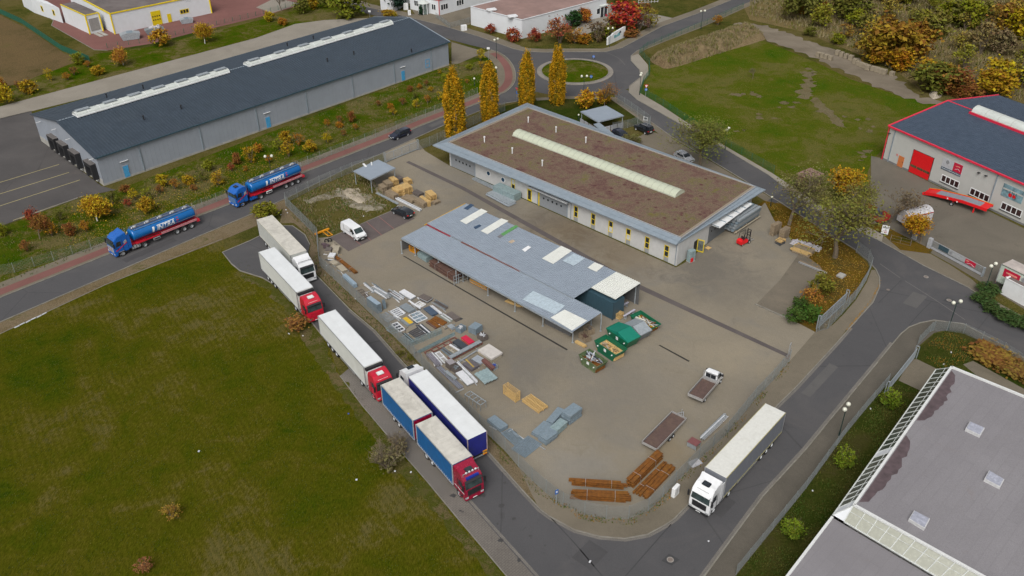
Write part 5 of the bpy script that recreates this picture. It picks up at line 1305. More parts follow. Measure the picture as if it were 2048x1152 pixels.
def box_body(root,x0,x1,side,roofm,z0=1.05,z1=4.0,hw=1.275,front=None,rear=None,curtain=False,posts=None,bows=True,reefer=False,railm=None):
 b=MB();b.box(x0,x1,-hw,hw,z0,z1-.06);b.obj('trailer_body',side,root)
 b=MB();b.box(x0-.01,x1+.01,-hw-.01,hw+.01,z1-.06,z1);rf=b.obj('roof',roofm,root,bevel=.02)
 b=MB()
 for s in (1,-1):b.box(x0,x1,s*hw-.03,s*hw+.03,z1-.12,z1+.012);b.box(x0,x1,s*hw-.03,s*hw+.03,z0-.08,z0+.02)
 b.obj('edge_rail',railm or alu,root)
 if bows:
  b=MB();n=int((x1-x0) /.68)
  for k in range(1,n):x=x0+(x1-x0) *k/n;b.box(x-.02,x+.02,-hw+.05,hw-.05,z1,z1+.014)
  props(b.obj('roof_bows',roofm,rf),kind='stuff')
 else:
  b=MB();b.box(x0,x1,-.02,.02,z1,z1+.012);b.obj('roof_seam',roofm,rf)
 if curtain:
  for s in (1,-1):
   b=MB();n=22
   for k in range(n):
    x=x0+.15+(x1-x0-.3) *k/n;b.box(x,x+.05,s*(hw+.005) -.01,s*(hw+.005) +.01,z0-.16,z0+.22)
   props(b.obj('curtain_straps',white if railm is None else railm,root),kind='stuff')
   b=MB();n=11
   for k in range(1,n):x=x0+(x1-x0) *k/n;b.box(x-.025,x+.025,s*hw-.006,s*hw+.012,z0,z1-.12)
   props(b.obj('curtain_folds',side,root),kind='stuff')
 for x,m in ((x0,rear),(x1,front)):
  if m:b=MB();b.box(x-.03,x+.03,-hw+.1,hw-.1,z0+.08,z1-.18);b.obj('rear_doors' if x==x0 else 'front_wall',m,root)
 fr=posts or alu
 for x in (x0,x1):
  for s in (1,-1):b=MB();b.box(x-.05,x+.05,s*hw-.06,s*hw+.03,z0,z1-.02);b.obj('corner_post',fr,root)
 if reefer:
  b=MB();b.box(x1+.02,x1+.6,-1.0,1.0,2.0,3.45);r_=b.obj('cooling_unit',whiteclean,root,bevel=.15);b=MB();b.box(x1,x1+.42,-hw+.1,hw-.1,3.5,3.82);b.obj('unit_vent',black,root)
 b=MB();b.box(x0-.06,x0,-1.2,1.2,.62,.78)
 for s in (1,-1):b.box(x0-.04,x0+.1,s*.8-.05,s*.8+.05,.62,z0)
 b.obj('underrun_bar',alu,root)
 for s in (1,-1):b=MB();b.box(x0-.09,x0-.05,s*1.0-.2,s*1.0+.2,.64,.76);b.obj('tail_light',brightred if rear is None or True else orange,root)
def semi(label,rear_px,front_px,z=4.0,group='lorries parked along the road',pose=None,Lt=13.6,gap=.75,**k):
 """rear_px, front_px: centre of the trailer roof at its two ends"""
 a,c=G(*rear_px,z),G(*front_px,z);h=heading(a,c)
 d=Vector((math.cos(h),math.sin(h),0));mid=(a+c) /2
 at=mid+d*((k.get('total',16.5) -Lt) /2)
 t=thing('articulated_lorry',label,'lorry',(at.x,at.y,0),h,group)
 return t,-8.25,h
def tractor_trailer(label,rear_px,front_px,paint,side,roofm,cabkw,bodykw,skirts=False):
 t,x0,h=semi(label,rear_px,front_px)
 box_body(t,x0,x0+13.6,side,roofm,**bodykw)
 chassis(t,x0+.3,x0+13.0);chassis(t,x0+10.5,x0+15.2,tankx=x0+12.9)
 wheels(t,(x0+2.2,x0+3.5,x0+4.8),1.25);wheels(t,(x0+12.2,),1.25,dual=(x0+12.2,));wheels(t,(x0+15.35,),1.22)
 b=MB()
 for s in (1,-1):b.box(x0+5.8,x0+10.2,s*1.2-.02,s*1.2+.02,.5,.62);b.box(x0+5.8,x0+10.2,s*1.2-.02,s*1.2+.02,.82,.94)
 b.obj('side_guard',alu,t)
 b=MB();b.box(x0+9.9,x0+10.05,-.7,-.58,.1,.9);b.box(x0+9.9,x0+10.05,.58,.7,.1,.9);b.obj('landing_gear',black,t)
 for s in (1,-1):b=MB();b.box(x0+11.5,x0+12.9,s*1.0-.25,s*1.0+.25,1.04,1.08);b.obj('mudguard',black,t)
 cab(t,x0+14.25,paint,**cabkw)
 return t
hub=glassm('dark hatch',(.02,.025,.03),.2)
hatchw=plain('white hatch',(.66,.68,.66),.35)
tractor_trailer('white lorry with grimy white box trailer, rearmost of the parked column beside the fence',(528.5,434),(597,506),whiteclean,plain('dirty white curtain',(.46,.47,.44),.6,var=.08,dirt=(.34,.34,.30),dirt_amt=.4),dirty_roof,
    dict(sunroof=None,style=1,grille=black,lightbar=True),dict(rear=None,curtain=False,railm=plain('cream rail',(.52,.50,.42),.6)))
tractor_trailer('red lorry with clean white refrigerated trailer, second in the parked column',(533.5,499.5),(608.5,578),redpaint,reeferside,trailer_roof,dict(sunroof=hatchw,grille=redpaint,style=1,spoiler=False,script=white),dict(bows=False,reefer=True))
tractor_trailer('red lorry with clean white refrigerated trailer, nose hidden behind the blue drawbar trailer',(653.5,625.5),(745.5,726.5),redpaint,reeferside,trailer_roof,dict(sunroof=hatchw,grille=redpaint,style=1,spoiler=False,script=white),dict(bows=False,reefer=True))
t=tractor_trailer('white lorry with dark blue curtain trailer parked facing away up the road',(955.5,872.5),(833.5,744.5),whiteclean,navycurtain,trailer_roof,dict(sunroof=hub),dict(rear=navycurtain,curtain=True,railm=alu,posts=plain('grey pink post',(.38,.30,.29),.6)))
for s in (1,-1):
 for z in (.72,1.12):b=MB();b.box(-8.36,-8.28,s*.95-.28,s*.95+.28,z,z+.16);b.obj('orange_marker',orange,t)
t=tractor_trailer('white lorry with grey curtain trailer driving on the right road by the corner fence',(1551,816),(1432,944.5),whiteclean,greycurtain,plain('pale tarpaulin roof',(.60,.60,.56),.6,var=.06,dirt=(.40,.39,.34),dirt_amt=.3),dict(sunroof=hub,grille=black,bumper=black,script=black),dict(curtain=True,front=greycurtain,railm=plain('dull yellow rail',(.36,.33,.16),.6)))
# drawbar combination, red tractor unit, blue boxes
def seg_mid(q):return ((q[0][0] +q[1][0]) /2,(q[0][1] +q[1][1]) /2)
a0=G(779,765,4.0);a1=G(844,838,4.0);f0,f1=G(849,845,4.0),G(926,925,4.0)
r0=(G(761,772,4) +G(800,752,4)) /2;r1=(G(822,844,4) +G(861,824,4)) /2;r2=(G(832,850,4) +G(869,830,4)) /2;r3=(G(906,930,4) +G(942,910,4)) /2
h=heading(r0,r3);dv=Vector((math.cos(h),math.sin(h),0))
mid=(r0+r3) /2;Ltot=(r3-r0).dot(dv)
t=thing('drawbar_lorry','red rigid lorry pulling a trailer, both with blue curtain sides and grimy pale roofs','lorry',(mid.x,mid.y,0),h,'lorries parked along the road')
X=lambda p:(p-mid).dot(dv)
for (q0,q1) in ((X(r0),X(r1)),(X(r2),X(r3))):
 box_body(t,q0,q1,bluecurtain,dirty_roof,z0=.95,curtain=True,front=darkredpaint,rear=darkredpaint,posts=plain('grey post',(.35,.36,.37),.5))
 chassis(t,q0+.2,q1-.2)
wheels(t,(X(r0) +2.6,X(r0) +3.9),1.25,.45,.3,.27);wheels(t,(X(r2) +1.9,X(r2) +3.2),1.25,dual=(X(r2) +1.9,))
b=MB();b.box(X(r1),X(r2),-.08,.08,.55,.7);b.obj('drawbar',black,t)
xc=X(r3) +.12;cab(t,xc,darkredpaint,sunroof=plain('smoked hatch',(.03,.035,.04),.3),lightbar=True,style=1,grille=black,stripes=None);wheels(t,(xc+.95,),1.22)
b=MB();b.box(xc+1.55,xc+2.0,-.8,.8,3.06,3.3);b.obj('roof_sign',plain('blue lit sign',(.01,.03,.25),.4),t)
for s in (1,-1):b=MB();b.box(xc+.15,xc+2.1,s*1.245-.004,s*1.245+.008,1.35,1.42);b.obj('stripe',white,t)
# tank lorries
def tanker(label,px_f,px_r,style):
 """px_f, px_r: ground under the front and rear-most near-side wheels"""
 a,c=G(*px_f),G(*px_r);h=heading(c,a);d=Vector((math.cos(h),math.sin(h),0));nrm=Vector((-d.y,d.x,0))
 if nrm.y<0:nrm=-nrm
 ctr=(a+c) /2+nrm*1.2
 t=thing('tank_lorry',label,'tank lorry',(ctr.x,ctr.y,0),h,'blue tank lorries driving on the street')
 L=(a-c).length;xr,xf_=-L/2,L/2
 # tank: elliptical shell with domed ends
 x0,x1=xr-1.35,xf_-2.1;ry,rz_,zc=1.22,1.02,2.42;n=28;prof=[(-.0,.02),(.04,.35),(.10,.62),(.2,.86),(.34,.97),(.5,1)]
 st=[(x0+u,k) for u,k in prof] +[(x1-u,k) for u,k in reversed(prof)]
 b=MB()
 for x,k in st:
  for i in range(n):th=2*math.pi*i/n;b.v.append((x,ry*k*math.cos(th),zc+rz_*k*math.sin(th)))
 for q in range(len(st) -1):
  for i in range(n):j=(i+1) % n;b.f.append((q*n+i,q*n+j,(q+1) *n+j,(q+1) *n+i));b.m.append(0)
 b.f.append(tuple(range(n)));b.f.append(tuple((len(st) -1) *n+i for i in range(n)));b.m += [0,0]
 tk=b.obj('tank',bluetank,t,smooth=True)
 b=MB()
 for x in (x0+.9,(x0+x1) /2,x1-.9):
  for i in range(n):th=2*math.pi*i/n;t2=2*math.pi*(i+1) /n;b.bar((x,(ry+.01) *math.cos(th),zc+(rz_+.01) *math.sin(th)),(x,(ry+.01) *math.cos(t2),zc+(rz_+.01) *math.sin(t2)),.06,.03)
 b.obj('tank_band',bluetank,tk)
 # lower dark band, stripes and lettering follow the shell
 def shell(x,ang,o=.012):return (x,(ry+o) *math.cos(ang),zc+(rz_+o) *math.sin(ang))
 def strip(x0_,x1_,a0,a1,mat,name,slope=0,o=.012):
  for s in (0,1):
   b=MB();m=12
   for k in range(m+1):
    x=x0_+(x1_-x0_) *k/m
    for a_ in (a0,(a0+a1) /2,a1):
     an=a_+slope*k/m;an=an if s==0 else math.pi-an;b.v.append(shell(x,an,o))
   for k in range(m):
    for q in (0,1):b.f.append((k*3+q,k*3+q+1,k*3+4+q,k*3+3+q));b.m.append(0)
   b.obj(name,mat,tk)
 navy=plain('navy band',(.004,.008,.05),.3,coat=.5)
 strip(x0+.4,x0+6.6,R(-62),R(-17),navy,'dark_band',o=.006)
 strip(x0+6.6,x1-.5,R(-62),R(-24),navy,'dark_band',slope=R(-12),o=.006)
 strip(x0+.4,x0+7.3,R(-19),R(-15.5),white,'white_stripe',slope=R(-4))
 strip(x0+6.9,x1-.5,R(-22),R(-19),redchassis,'red_stripe',slope=R(-14))
 me=text_mesh('lettering','INTRA',1.0,whiteclean,shear=.3,bold=.015,extrude=0,spacing=1.0)
 bm=bmesh.new();bm.from_mesh(me)
 w_=3.1/max(.1,max(v.co.x for v in bm.verts) -min(v.co.x for v in bm.verts));h_=.84/max(.1,max(v.co.y for v in bm.verts) -min(v.co.y for v in bm.verts))
 my=(max(v.co.y for v in bm.verts) +min(v.co.y for v in bm.verts)) /2
 for v in bm.verts:v.co.x *= w_;v.co.y=(v.co.y-my) *h_
 vs=bmesh.ops
 def quad(pts):bm.faces.new([bm.verts.new((x,y,0)) for x,y in pts])
 quad([(-1.45,.45),(1.62,.45),(1.67,.56),(-1.42,.56)])
 quad([(-2.35,-.46),(-2.0,-.46),(-1.85,.5),(-2.2,.5)])
 for y in (-.3,-.1,.1,.3):
  vs.bisect_plane(bm,geom=bm.verts[:] +bm.edges[:] +bm.faces[:],plane_co=(0,y,0),plane_no=(0,1,0))
 red=bmesh.new();[red.faces.new([red.verts.new((x,y,0)) for x,y in q]) for q in ([(1.9,-.42),(2.22,-.42),(2.3,.1),(1.98,.1)],[(1.98,.1),(2.3,.1),(2.37,.6),(2.05,.6)])]
 cx_=x0+5.6
 for s in (0,1):
  for src,mt,nm in ((bm,whiteclean,'lettering'),(red,redchassis,'red_slash')):
   c_=src.copy()
   for v in c_.verts:
    an=R(2) +v.co.y/1.12
    if s==0:v.co=Vector(shell(cx_+v.co.x*(-1),an,.02))
    else:v.co=Vector(shell(cx_+v.co.x,math.pi-an,.02))
   bmesh.ops.recalc_face_normals(c_,faces=c_.faces)
   m_=bpy.data.meshes.new(nm);c_.to_mesh(m_);c_.free();m_.materials.append(mt);ref(nm,m_,tk)
 bpy.data.meshes.remove(me)
 # walkway, lids
 b=MB();b.box(x0+.4,x1-.4,-.22,.22,zc+rz_+.02,zc+rz_+.06)
 for y in (-.42,.42):
  b.box(x0+.4,x1-.4,y-.02,y+.02,zc+rz_-.04,zc+rz_+.1)
 b.obj('walkway',plain('dark walkway',(.09,.11,.16),.6),t)
 b=MB();b.tube((x0+.4,-.75,zc+rz_-.06),(x1-.6,-.75,zc+rz_-.06),.05,seg=6);b.tube((x0+.4,.75,zc+rz_-.06),(x1-.6,.75,zc+rz_-.06),.05,seg=6);b.obj('top_rail',plain('grey blue rail',(.16,.22,.28),.5),t)
 for k in range(5):
  x=x0+1.2+(x1-x0-2.4) *k/4;b=MB();b.tube((x,0,zc+rz_),(x,0,zc+rz_+.2),.32,seg=14);b.tube((x,0,zc+rz_+.2),(x,0,zc+rz_+.26),.26,.16,seg=14);l=b.obj('manhole_lid',alu,t)
  b=MB();b.tube((x+.5,.12,zc+rz_),(x+.5,.12,zc+rz_+.22),.1,seg=8);b.obj('valve',whiteclean,t)
 b=MB();b.box(x0+.2,x1-.6,-.5,.5,1.18,1.42);b.box(x1-2.2,x1+.3,-.9,.9,1.1,1.3);b.obj('chassis_frame',redchassis,t)
 for s in (1,-1):
  b=MB();b.box(x0+.2,x0+6.6,s*1.16-.05,s*1.16+.05,1.3,1.46);b.obj('hose_tube',plain('pale red tube',(.55,.22,.24),.45),t)
  b=MB();b.box(x0+.2,x0+6.6,s*1.18-.04,s*1.18+.04,1.12,1.24);b.obj('hose_tube',plain('pale red tube',(.55,.22,.24),.45),t)
  b=MB();b.box(x0+6.6,x1-.4,s*1.12-.05,s*1.12+.06,1.1,1.34);b.obj('side_rail',redchassis,t)
  b=MB();b.box(x0+6.9,x0+8.1,s*1.15-.06,s*1.15+.06,.55,1.0);f=b.obj('tool_box',alu if style==0 else white,t,bevel=.03);b=MB();b.box(x0+7.05,x0+7.95,s*1.15-.08,s*1.15+.08,.66,.88);b.obj('box_door',black,f)
 chassis(t,x0+.5,x1-1,mat=black)
 b=MB()
 for y in (-.5,.5):b.tube((x0-.25,y,.8),(x0-.25,y,3.5),.03,seg=6)
 for k in range(7):b.tube((x0-.25,-.5,1+k*.38),(x0-.25,.5,1+k*.38),.02,seg=6)
 b.obj('rear_ladder',alu,t)
 b=MB();b.box(x0-.3,x0+.2,-1.2,1.2,.8,1.15);b.obj('rear_beam',redchassis,t);b=MB();b.box(x0-.36,x0-.3,-.3,1.1,.7,.85);b.obj('rear_plate',white,t)
 wheels(t,(xr,xr+1.31,xr+2.62),1.25);xd=xf_-3.75;wheels(t,(xd,),1.25,dual=(xd,));wheels(t,(xf_,),1.22)
 x_c=xf_-1.2;chassis(t,xd-.9,xf_-.3,tank=(alu if style==0 else bluepaint),tankx=xd+.6)
 cab(t,x_c,bluepaint,L=2.35,roof=3.6 if style else 3.65,spoiler=(style==0),sunroof=(None if style==0 else hub),style=3 if style==0 else 0,grille=(silverpaint if style==0 else plain('blue grey grille',(.08,.16,.3),.4)),stripes=redchassis)
 b=MB();b.tube((x_c-.35,1.0,1.0),(x_c-.35,1.0,3.5),.08);b.obj('exhaust_stack',navy,t)
 if style==0:b=MB();b.tube((x_c-.35,1.0,3.5),(x_c-.35,1.0,3.7),.09);b.obj('stack_cap',plain('cream cap',(.6,.5,.3),.5),t)
 return t
tanker('blue tank lorry with white lettering INTRA, nearer one at the left',(247.4,512.5),(384.5,457),0)
tanker('blue tank lorry with white lettering INTRA, farther one near the corner fence',(486.7,413.5),(596.5,367.5),1)
# cars
def car(label,px_c,head_px,paint,kind='estate',group='parked cars',rails=False,cat='car',glassroof=False):
 """px_c: ground centre; head_px: a ground point ahead of the nose"""
 p,q=G(*px_c),G(*head_px);h=heading(p,q)
 t=thing('car',label,cat,(p.x,p.y,0),h,group)
 S={'estate':(4.6,1.0,1.46,[(-2.3,.45),(-2.3,.95),(-2.15,1.42),(-1.4,1.47),(.2,1.44),(1.15,.98),(2.05,.82),(2.3,.6),(2.28,.3),(-2.2,.3)]),
         'hatch':(4.2,1.0,1.46,[(-2.1,.45),(-2.12,.95),(-1.72,1.38),(-1.1,1.46),(.1,1.42),(1.0,.97),(1.85,.8),(2.1,.58),(2.08,.3),(-2.0,.3)]),
         'suv':(4.35,1.1,1.75,[(-2.15,.5),(-2.18,1.05),(-2.05,1.7),(-1.4,1.76),(.3,1.72),(1.0,1.12),(1.95,.98),(2.15,.7),(2.12,.35),(-2.05,.35)])}[kind]
 P=S[3];hw=.88;belt=P[1][1] -.02
 pts=[(x,z,hw if z<belt+.05 else hw-.17*(z-belt) /.5) for x,z in P]
 loft_profile(pts).obj('body',paint,t,bevel=.07,smooth=True)
 rf=P[3];rt=P[4];ws_=P[5];rr=P[2]
 def lerp2(a,c,f):return (a[0] +(c[0] -a[0]) *f,a[1] +(c[1] -a[1]) *f)
 a_,c_=lerp2(rt,ws_,.12),lerp2(rt,ws_,.9)
 b=MB();slab(b,[(c_[0],-.72,c_[1] +.012),(c_[0],.72,c_[1] +.012),(a_[0],.62,a_[1] +.012),(a_[0],-.62,a_[1] +.012)],.015);b.obj('windscreen',darkglass,t)
 a_,c_=lerp2(P[1],rr,.9),lerp2(P[1],rr,.12)
 b=MB();slab(b,[(a_[0] -.02,-.6,a_[1]),(a_[0] -.02,.6,a_[1]),(c_[0] -.02,.7,c_[1]),(c_[0] -.02,-.7,c_[1])],.015);b.obj('rear_window',darkglass,t)
 for s in (1,-1):
  zt,zb_=rt[1] -.1,belt+.05;yt_,yb_=s*(hw-.17*(zt-belt) /.5+.006),s*(hw+.0)
  for u0,u1 in ((.55,1.0),(.12,.52)):
   xa=rr[0] +.3;xb_=rt[0] +.45;m0=xa+(xb_-xa) *u0;m1=xa+(xb_-xa) *u1
   b=MB();o_=[(m0,yb_,zb_),(m1+(.2 if u1==1 else 0),yb_,zb_),(m1-(.25 if u1==1 else 0),yt_,zt),(m0+(.1 if u0<.3 else 0),yt_,zt)]
   slab(b,o_ if s<0 else o_[::-1],.012);b.obj('side_window',darkglass,t)
  b=MB();b.box(P[7][0] -.16,P[7][0] +.01,s*.62-.17,s*.62+.17,.6,.74);b.obj('headlight',glassm('headlamp',(.35,.36,.37),.1),t,bevel=.03)
  b=MB();b.box(P[1][0] -.03,P[1][0] +.16,s*.7-.14,s*.7+.14,.8,.95);b.obj('tail_light',brightred,t,bevel=.02)
  b=MB();b.box(.62,.8,s*.98-.1,s*.98+.1,belt,belt+.14);b.obj('mirror',paint,t,bevel=.03)
  if rails:b=MB();b.bar((rf[0] +.1,s*.58,rf[1] +.06),(rt[0] -.1,s*.58,rt[1] +.06),.05);b.obj('roof_rail',alu,t)
 if glassroof:b=MB();b.box(-.5,.15,-.42,.42,rt[1] +.01,rt[1] +.035);b.obj('sunroof',darkglass,t)
 b=MB();b.box(P[0][0] -.03,P[0][0] +.01,-.26,.26,.62,.74);b.box(P[7][0] -.01,P[7][0] +.02,-.26,.26,.42,.54);b.obj('number_plate',white,t)
 b=MB();b.box(P[7][0] -.06,P[7][0] +.012,-.45,.45,.56,.72);b.obj('grille',black,t)
 wheels(t,(-1.35,1.35),.9,.33,.22,.22,rim)
 return t
car('dark blue estate car driving on the street beside the red cycle path',(800,273.5),(770,285),darkblue,'estate',glassroof=True,group='dark cars')
car('black hatchback parked at the end of the paved bays beside the pallets',(806,430),(770,413),darkpaint,'hatch',group='dark cars')
car('black upright car with silver roof rails on the visitor court',(1287,263),(1262,251),darkpaint,'suv',rails=True,group='dark cars')
car('dark red-blue car half hidden behind the planted roof edge',(1242,275),(1265,288),darkblue,'hatch',group='dark cars')
car('silver white car under the big olive tree, half hidden by the roof edge',(1368,320),(1401,337),silverpaint,'hatch',rails=True)
t=car('white car cut by the picture top beside the yellow trimmed hall',(404,4),(404,-30),whiteclean,'estate')
# white panel van
p,q=G(708,470.5),G(737,490);h=heading(p,q)
t=thing('panel_van','white panel van parked on the paved bays','van',(p.x,p.y,0),h)
pts=[(-2.5,.45,.95),(-2.5,1.3,.95),(-2.38,1.92,.84),(-2.1,1.98,.8),(.9,1.95,.8),(1.2,1.88,.8),(1.95,1.22,.9),(2.45,1.05,.9),(2.6,.75,.9),(2.58,.38,.9),(-2.4,.38,.93)]
loft_profile(pts).obj('body',whiteclean,t,bevel=.09,smooth=True)
b=MB();slab(b,[(1.93,-.76,1.27),(1.93,.76,1.27),(1.27,.68,1.86),(1.27,-.68,1.86)],.02);b.obj('windscreen',windscreen,t)
for s in (1,-1):
 o_=[(.55,s*.935,1.25),(1.75,s*.925,1.25),(1.2,s*.84,1.78),(.55,s*.85,1.8)]
 b=MB();slab(b,o_ if s<0 else o_[::-1],.02);b.obj('side_window',darkglass,t)
 b=MB();b.box(1.35,1.55,s*1.05-.12,s*1.05+.12,1.2,1.45);b.obj('mirror',black,t,bevel=.03)
 b=MB();b.box(2.4,2.6,s*.72-.18,s*.72+.16,.8,1.0);b.obj('headlight',glassm('headlamp',(.35,.36,.37),.1),t,bevel=.03)
 b=MB();b.box(-1.4,.45,s*.955-.004,s*.955+.006,1.1,1.13);b.box(.42,.45,s*.95-.004,s*.95+.008,.5,1.85);b.box(-1.4,-1.37,s*.94-.01,s*.94+.012,.5,1.85);b.obj('door_seam',black,t)
b=MB();b.box(2.45,2.66,-.88,.88,.38,.62);b.obj('bumper',black,t,bevel=.04);b=MB();b.box(2.52,2.63,-.6,.6,.68,.8);b.obj('grille',black,t);b=MB();b.box(2.66,2.68,-.26,.26,.43,.54);b.obj('number_plate',white,t)
wheels(t,(-1.55,1.6),.93,.34,.22,.22)
# dropside truck
def quadthing(px):return [G(*p) for p in px]
A,B_,C_,D_=[G(x,y,1.15) for x,y in ((1376,787),(1405.5,798),(1434,766),(1406,752))]
h=heading((A+B_) /2,(C_+D_) /2);mid=(A+B_+C_+D_) /4;Lb=((C_+D_) /2-(A+B_) /2).length;Wb=((B_-A).length+(C_-D_).length) /2
t=thing('dropside_truck','small white pickup truck with empty brown dropside bed in the yard','pickup truck',(mid.x,mid.y,0),h)
def bed(t,x0,x1,hw,z,sideh,boards=9):
 b=MB();b.box(x0,x1,-hw,hw,z-.12,z);b.obj('bed_frame',black,t)
 for k in range(boards):u0=-hw+.04+(2*hw-.08) *k/boards;b=MB();b.box(x0+.03,x1-.03,u0,u0+(2*hw-.08) /boards-.015,z,z+.025);b.obj('floor_board',woodbrown,t)
 for nm,(a0,a1,c0,c1) in (('side_board',(x0,x1,-hw-.03,-hw)),('side_board',(x0,x1,hw,hw+.03)),('tail_board',(x0-.03,x0,-hw,hw)),('head_board',(x1,x1+.03,-hw,hw))):
  b=MB();b.box(a0,a1,c0,c1,z-.1,z+sideh);
  r_=.015
  b.box(a0-(r_ if a1-a0<.1 else 0),a1+(r_ if a1-a0<.1 else 0),c0-(r_ if c1-c0<.1 else 0),c1+(r_ if c1-c0<.1 else 0),z+sideh-.03,z+sideh+.01);b.obj(nm,plain('aluminium sideboard',(.40,.39,.38),.4,metal=.3,var=.15),t)
bed(t,-Lb/2,Lb/2,Wb/2,.85,.3)
x0=Lb/2+.12
loft_profile([(x0,.45,.93),(x0,1.6,.93),(x0+.08,2.12,.8),(x0+.3,2.18,.78),(x0+.85,2.12,.78),(x0+1.55,1.35,.88),(x0+2.0,1.15,.88),(x0+2.1,.8,.88),(x0+2.08,.4,.88)]).obj('cab',whiteclean,t,bevel=.08,smooth=True)
b=MB();b.box(x0-.015,x0+.02,-.68,.68,1.25,1.92);b.obj('rear_window',darkglass,t)
b=MB();slab(b,[(x0+1.5,-.74,1.42),(x0+1.5,.74,1.42),(x0+.93,.68,2.06),(x0+.93,-.68,2.06)],.02);b.obj('windscreen',windscreen,t)
for s in (1,-1):
 o_=[(x0+.3,s*.935,1.35),(x0+1.35,s*.92,1.35),(x0+.95,s*.83,1.95),(x0+.3,s*.83,1.98)];b=MB();slab(b,o_ if s<0 else o_[::-1],.02);b.obj('side_window',darkglass,t)
 b=MB();b.box(x0+1.1,x0+1.3,s*1.08-.1,s*1.08+.1,1.3,1.6);b.obj('mirror',black,t,bevel=.03)
b=MB();b.box(x0-.06,x0-.02,-Wb/2,Wb/2,.9,1.35)
for y in (-Wb/2+.05,0,Wb/2-.05):b.box(x0-.08,x0-.02,y-.03,y+.03,.9,2.1)
b.box(x0-.08,x0-.02,-Wb/2,Wb/2,2.05,2.12);b.obj('headboard_frame',alu,t)
b=MB();b.box(-Lb/2+.2,x0+1,-.4,.4,.5,.74);b.obj('chassis',black,t)
wheels(t,(-Lb/2+1.0,),.95,.34,.24,.2);wheels(t,(x0+1.3,),.93,.34,.22,.2)
# flat trailer
A,B_,C_,D_=[G(x,y,.75) for x,y in ((1285,883),(1312,899),(1372,838),(1344.5,822))]
h=heading((A+B_) /2,(C_+D_) /2);mid=(A+B_+C_+D_) /4;Lb=((C_+D_) /2-(A+B_) /2).length;Wb=((B_-A).length+(C_-D_).length) /2
t=thing('car_trailer','flat twin axle trailer with brown floor and low silver sides in the yard','trailer',(mid.x,mid.y,0),h)
bed(t,-Lb/2,Lb/2,Wb/2,.58,.24)
b=MB();b.bar((Lb/2,-.6,.5),(Lb/2+1.1,0,.5),.08);b.bar((Lb/2,.6,.5),(Lb/2+1.1,0,.5),.08);b.obj('drawbar',alu,t)
b=MB();b.tube((Lb/2+.9,.12,.1),(Lb/2+.9,.12,1.0),.04);b.tube((Lb/2+.9,.12,.06),(Lb/2+.9,.12,.18),.1);b.obj('jockey_wheel',alu,t)
wheels(t,(-.55,.2),Wb/2+.16,.3,.2,.17)
# forklift
p,q=G(1487,487),G(1506,478);h=heading(p,q)
t=thing('forklift','red forklift truck with black mast beside the stacked steel','forklift',(p.x,p.y,0),h)
loft_profile([(-1.25,.3,.55),(-1.3,.95,.52),(-.9,1.12,.52),(-.35,1.0,.52),(-.3,.62,.5),(.85,.55,.5),(.9,.3,.5)]).obj('body',brightred,t,bevel=.06,smooth=True)
b=MB();b.box(-.5,-.1,-.25,.25,.95,1.1);b.box(-.55,-.42,-.25,.25,1.05,1.5);b.obj('seat',black,t)
b=MB()
for x,y in ((-.85,-.48),(-.85,.48),(.75,-.48),(.75,.48)):b.bar((x,y,.9 if x<0 else .5),(x*.85,y,2.15),.06)
for y in (-.48,.48):b.bar((-.72,y,2.15),(.64,y,2.15),.06)
for k in range(5):b.bar((-.7+k*.33,-.48,2.15),(-.7+k*.33,.48,2.15),.04)
b.obj('overhead_guard',black,t)
b=MB()
for y in (-.3,.3):b.box(.98,1.1,y-.05,y+.05,.1,2.3)
for z in (.3,1.2,2.2):b.box(.99,1.09,-.3,.3,z,z+.08)
b.obj('mast',black,t)
for y in (-.25,.25):b=MB();b.box(1.1,2.2,y-.06,y+.06,.15,.19);b.box(1.1,1.15,y-.06,y+.06,.15,.7);b.obj('fork',alu,t)
b=MB();b.bar((.35,0,.7),(.6,0,1.25),.05);b.obj('steering_column',black,t)
wheels(t,(.7,),.58,.32,.2,.16,rim);wheels(t,(-.85,),.5,.26,.16,.13,rim)
# mobile loading ramp
A,B_=G(1851,385.5),G(1975,431)
h=heading(A,B_);mid=(A+B_) /2;L=(B_-A).length
t=thing('loading_ramp','long bright red mobile loading ramp with grey deck by the hall wall','loading ramp',(mid.x,mid.y+.0,0),h)
def rz2(x):return .5 if x<-L/2+1 else .55+.75*min(1,(x+L/2-1) /(L*.62)) if x<L/2-3.5 else 1.3
prof=[(-L/2,.25),(-L/2+2,.75),(L*.12,1.35),(L/2-1.2,1.4),(L/2,1.38)]
for y in (-1.15,1.15):
 b=MB()
 for i in range(len(prof) -1):
  (xa,za),(xb_,zb2) =prof[i],prof[i+1];b.bar((xa,y,za),(xb_,y,zb2),.14,.42)
 b.obj('side_beam',brightred,t)
 b=MB()
 for i in range(len(prof) -1):
  (xa,za),(xb_,zb2) =prof[i],prof[i+1];b.bar((xa,y*1.02,za+.26),(xb_,y*1.02,zb2+.26),.08,.06)
 b.obj('kerb_rail',brightred if y<0 else orange,t)
 for x in (-L*.1,L*.05):b=MB();b.ob((x,y*1.08,1.05),.22,.03,.22,rx=0);b.obj('decal',white,t)
b=MB()
for i in range(len(prof) -1):
 (xa,za),(xb_,zb2) =prof[i],prof[i+1];m=0
 b.face([(xa,-1.08,za+.12),(xa,1.08,za+.12),(xb_,1.08,zb2+.12),(xb_,-1.08,zb2+.12)]);
b.obj('deck',plain('grey grated deck',(.20,.22,.25),.6,var=.12),t)
for xa,xb_ in ((-L/2+.05,-L/2+2.1),(L/2-1.3,L/2)):
 za,zb2=(.38,.9) if xa<0 else (1.55,1.54);b=MB();slab(b,[(xa,-1.08,za),(xb_,-1.08,zb2),(xb_,1.08,zb2),(xa,1.08,za)],.02);b.obj('lip_plate',brightred,t)
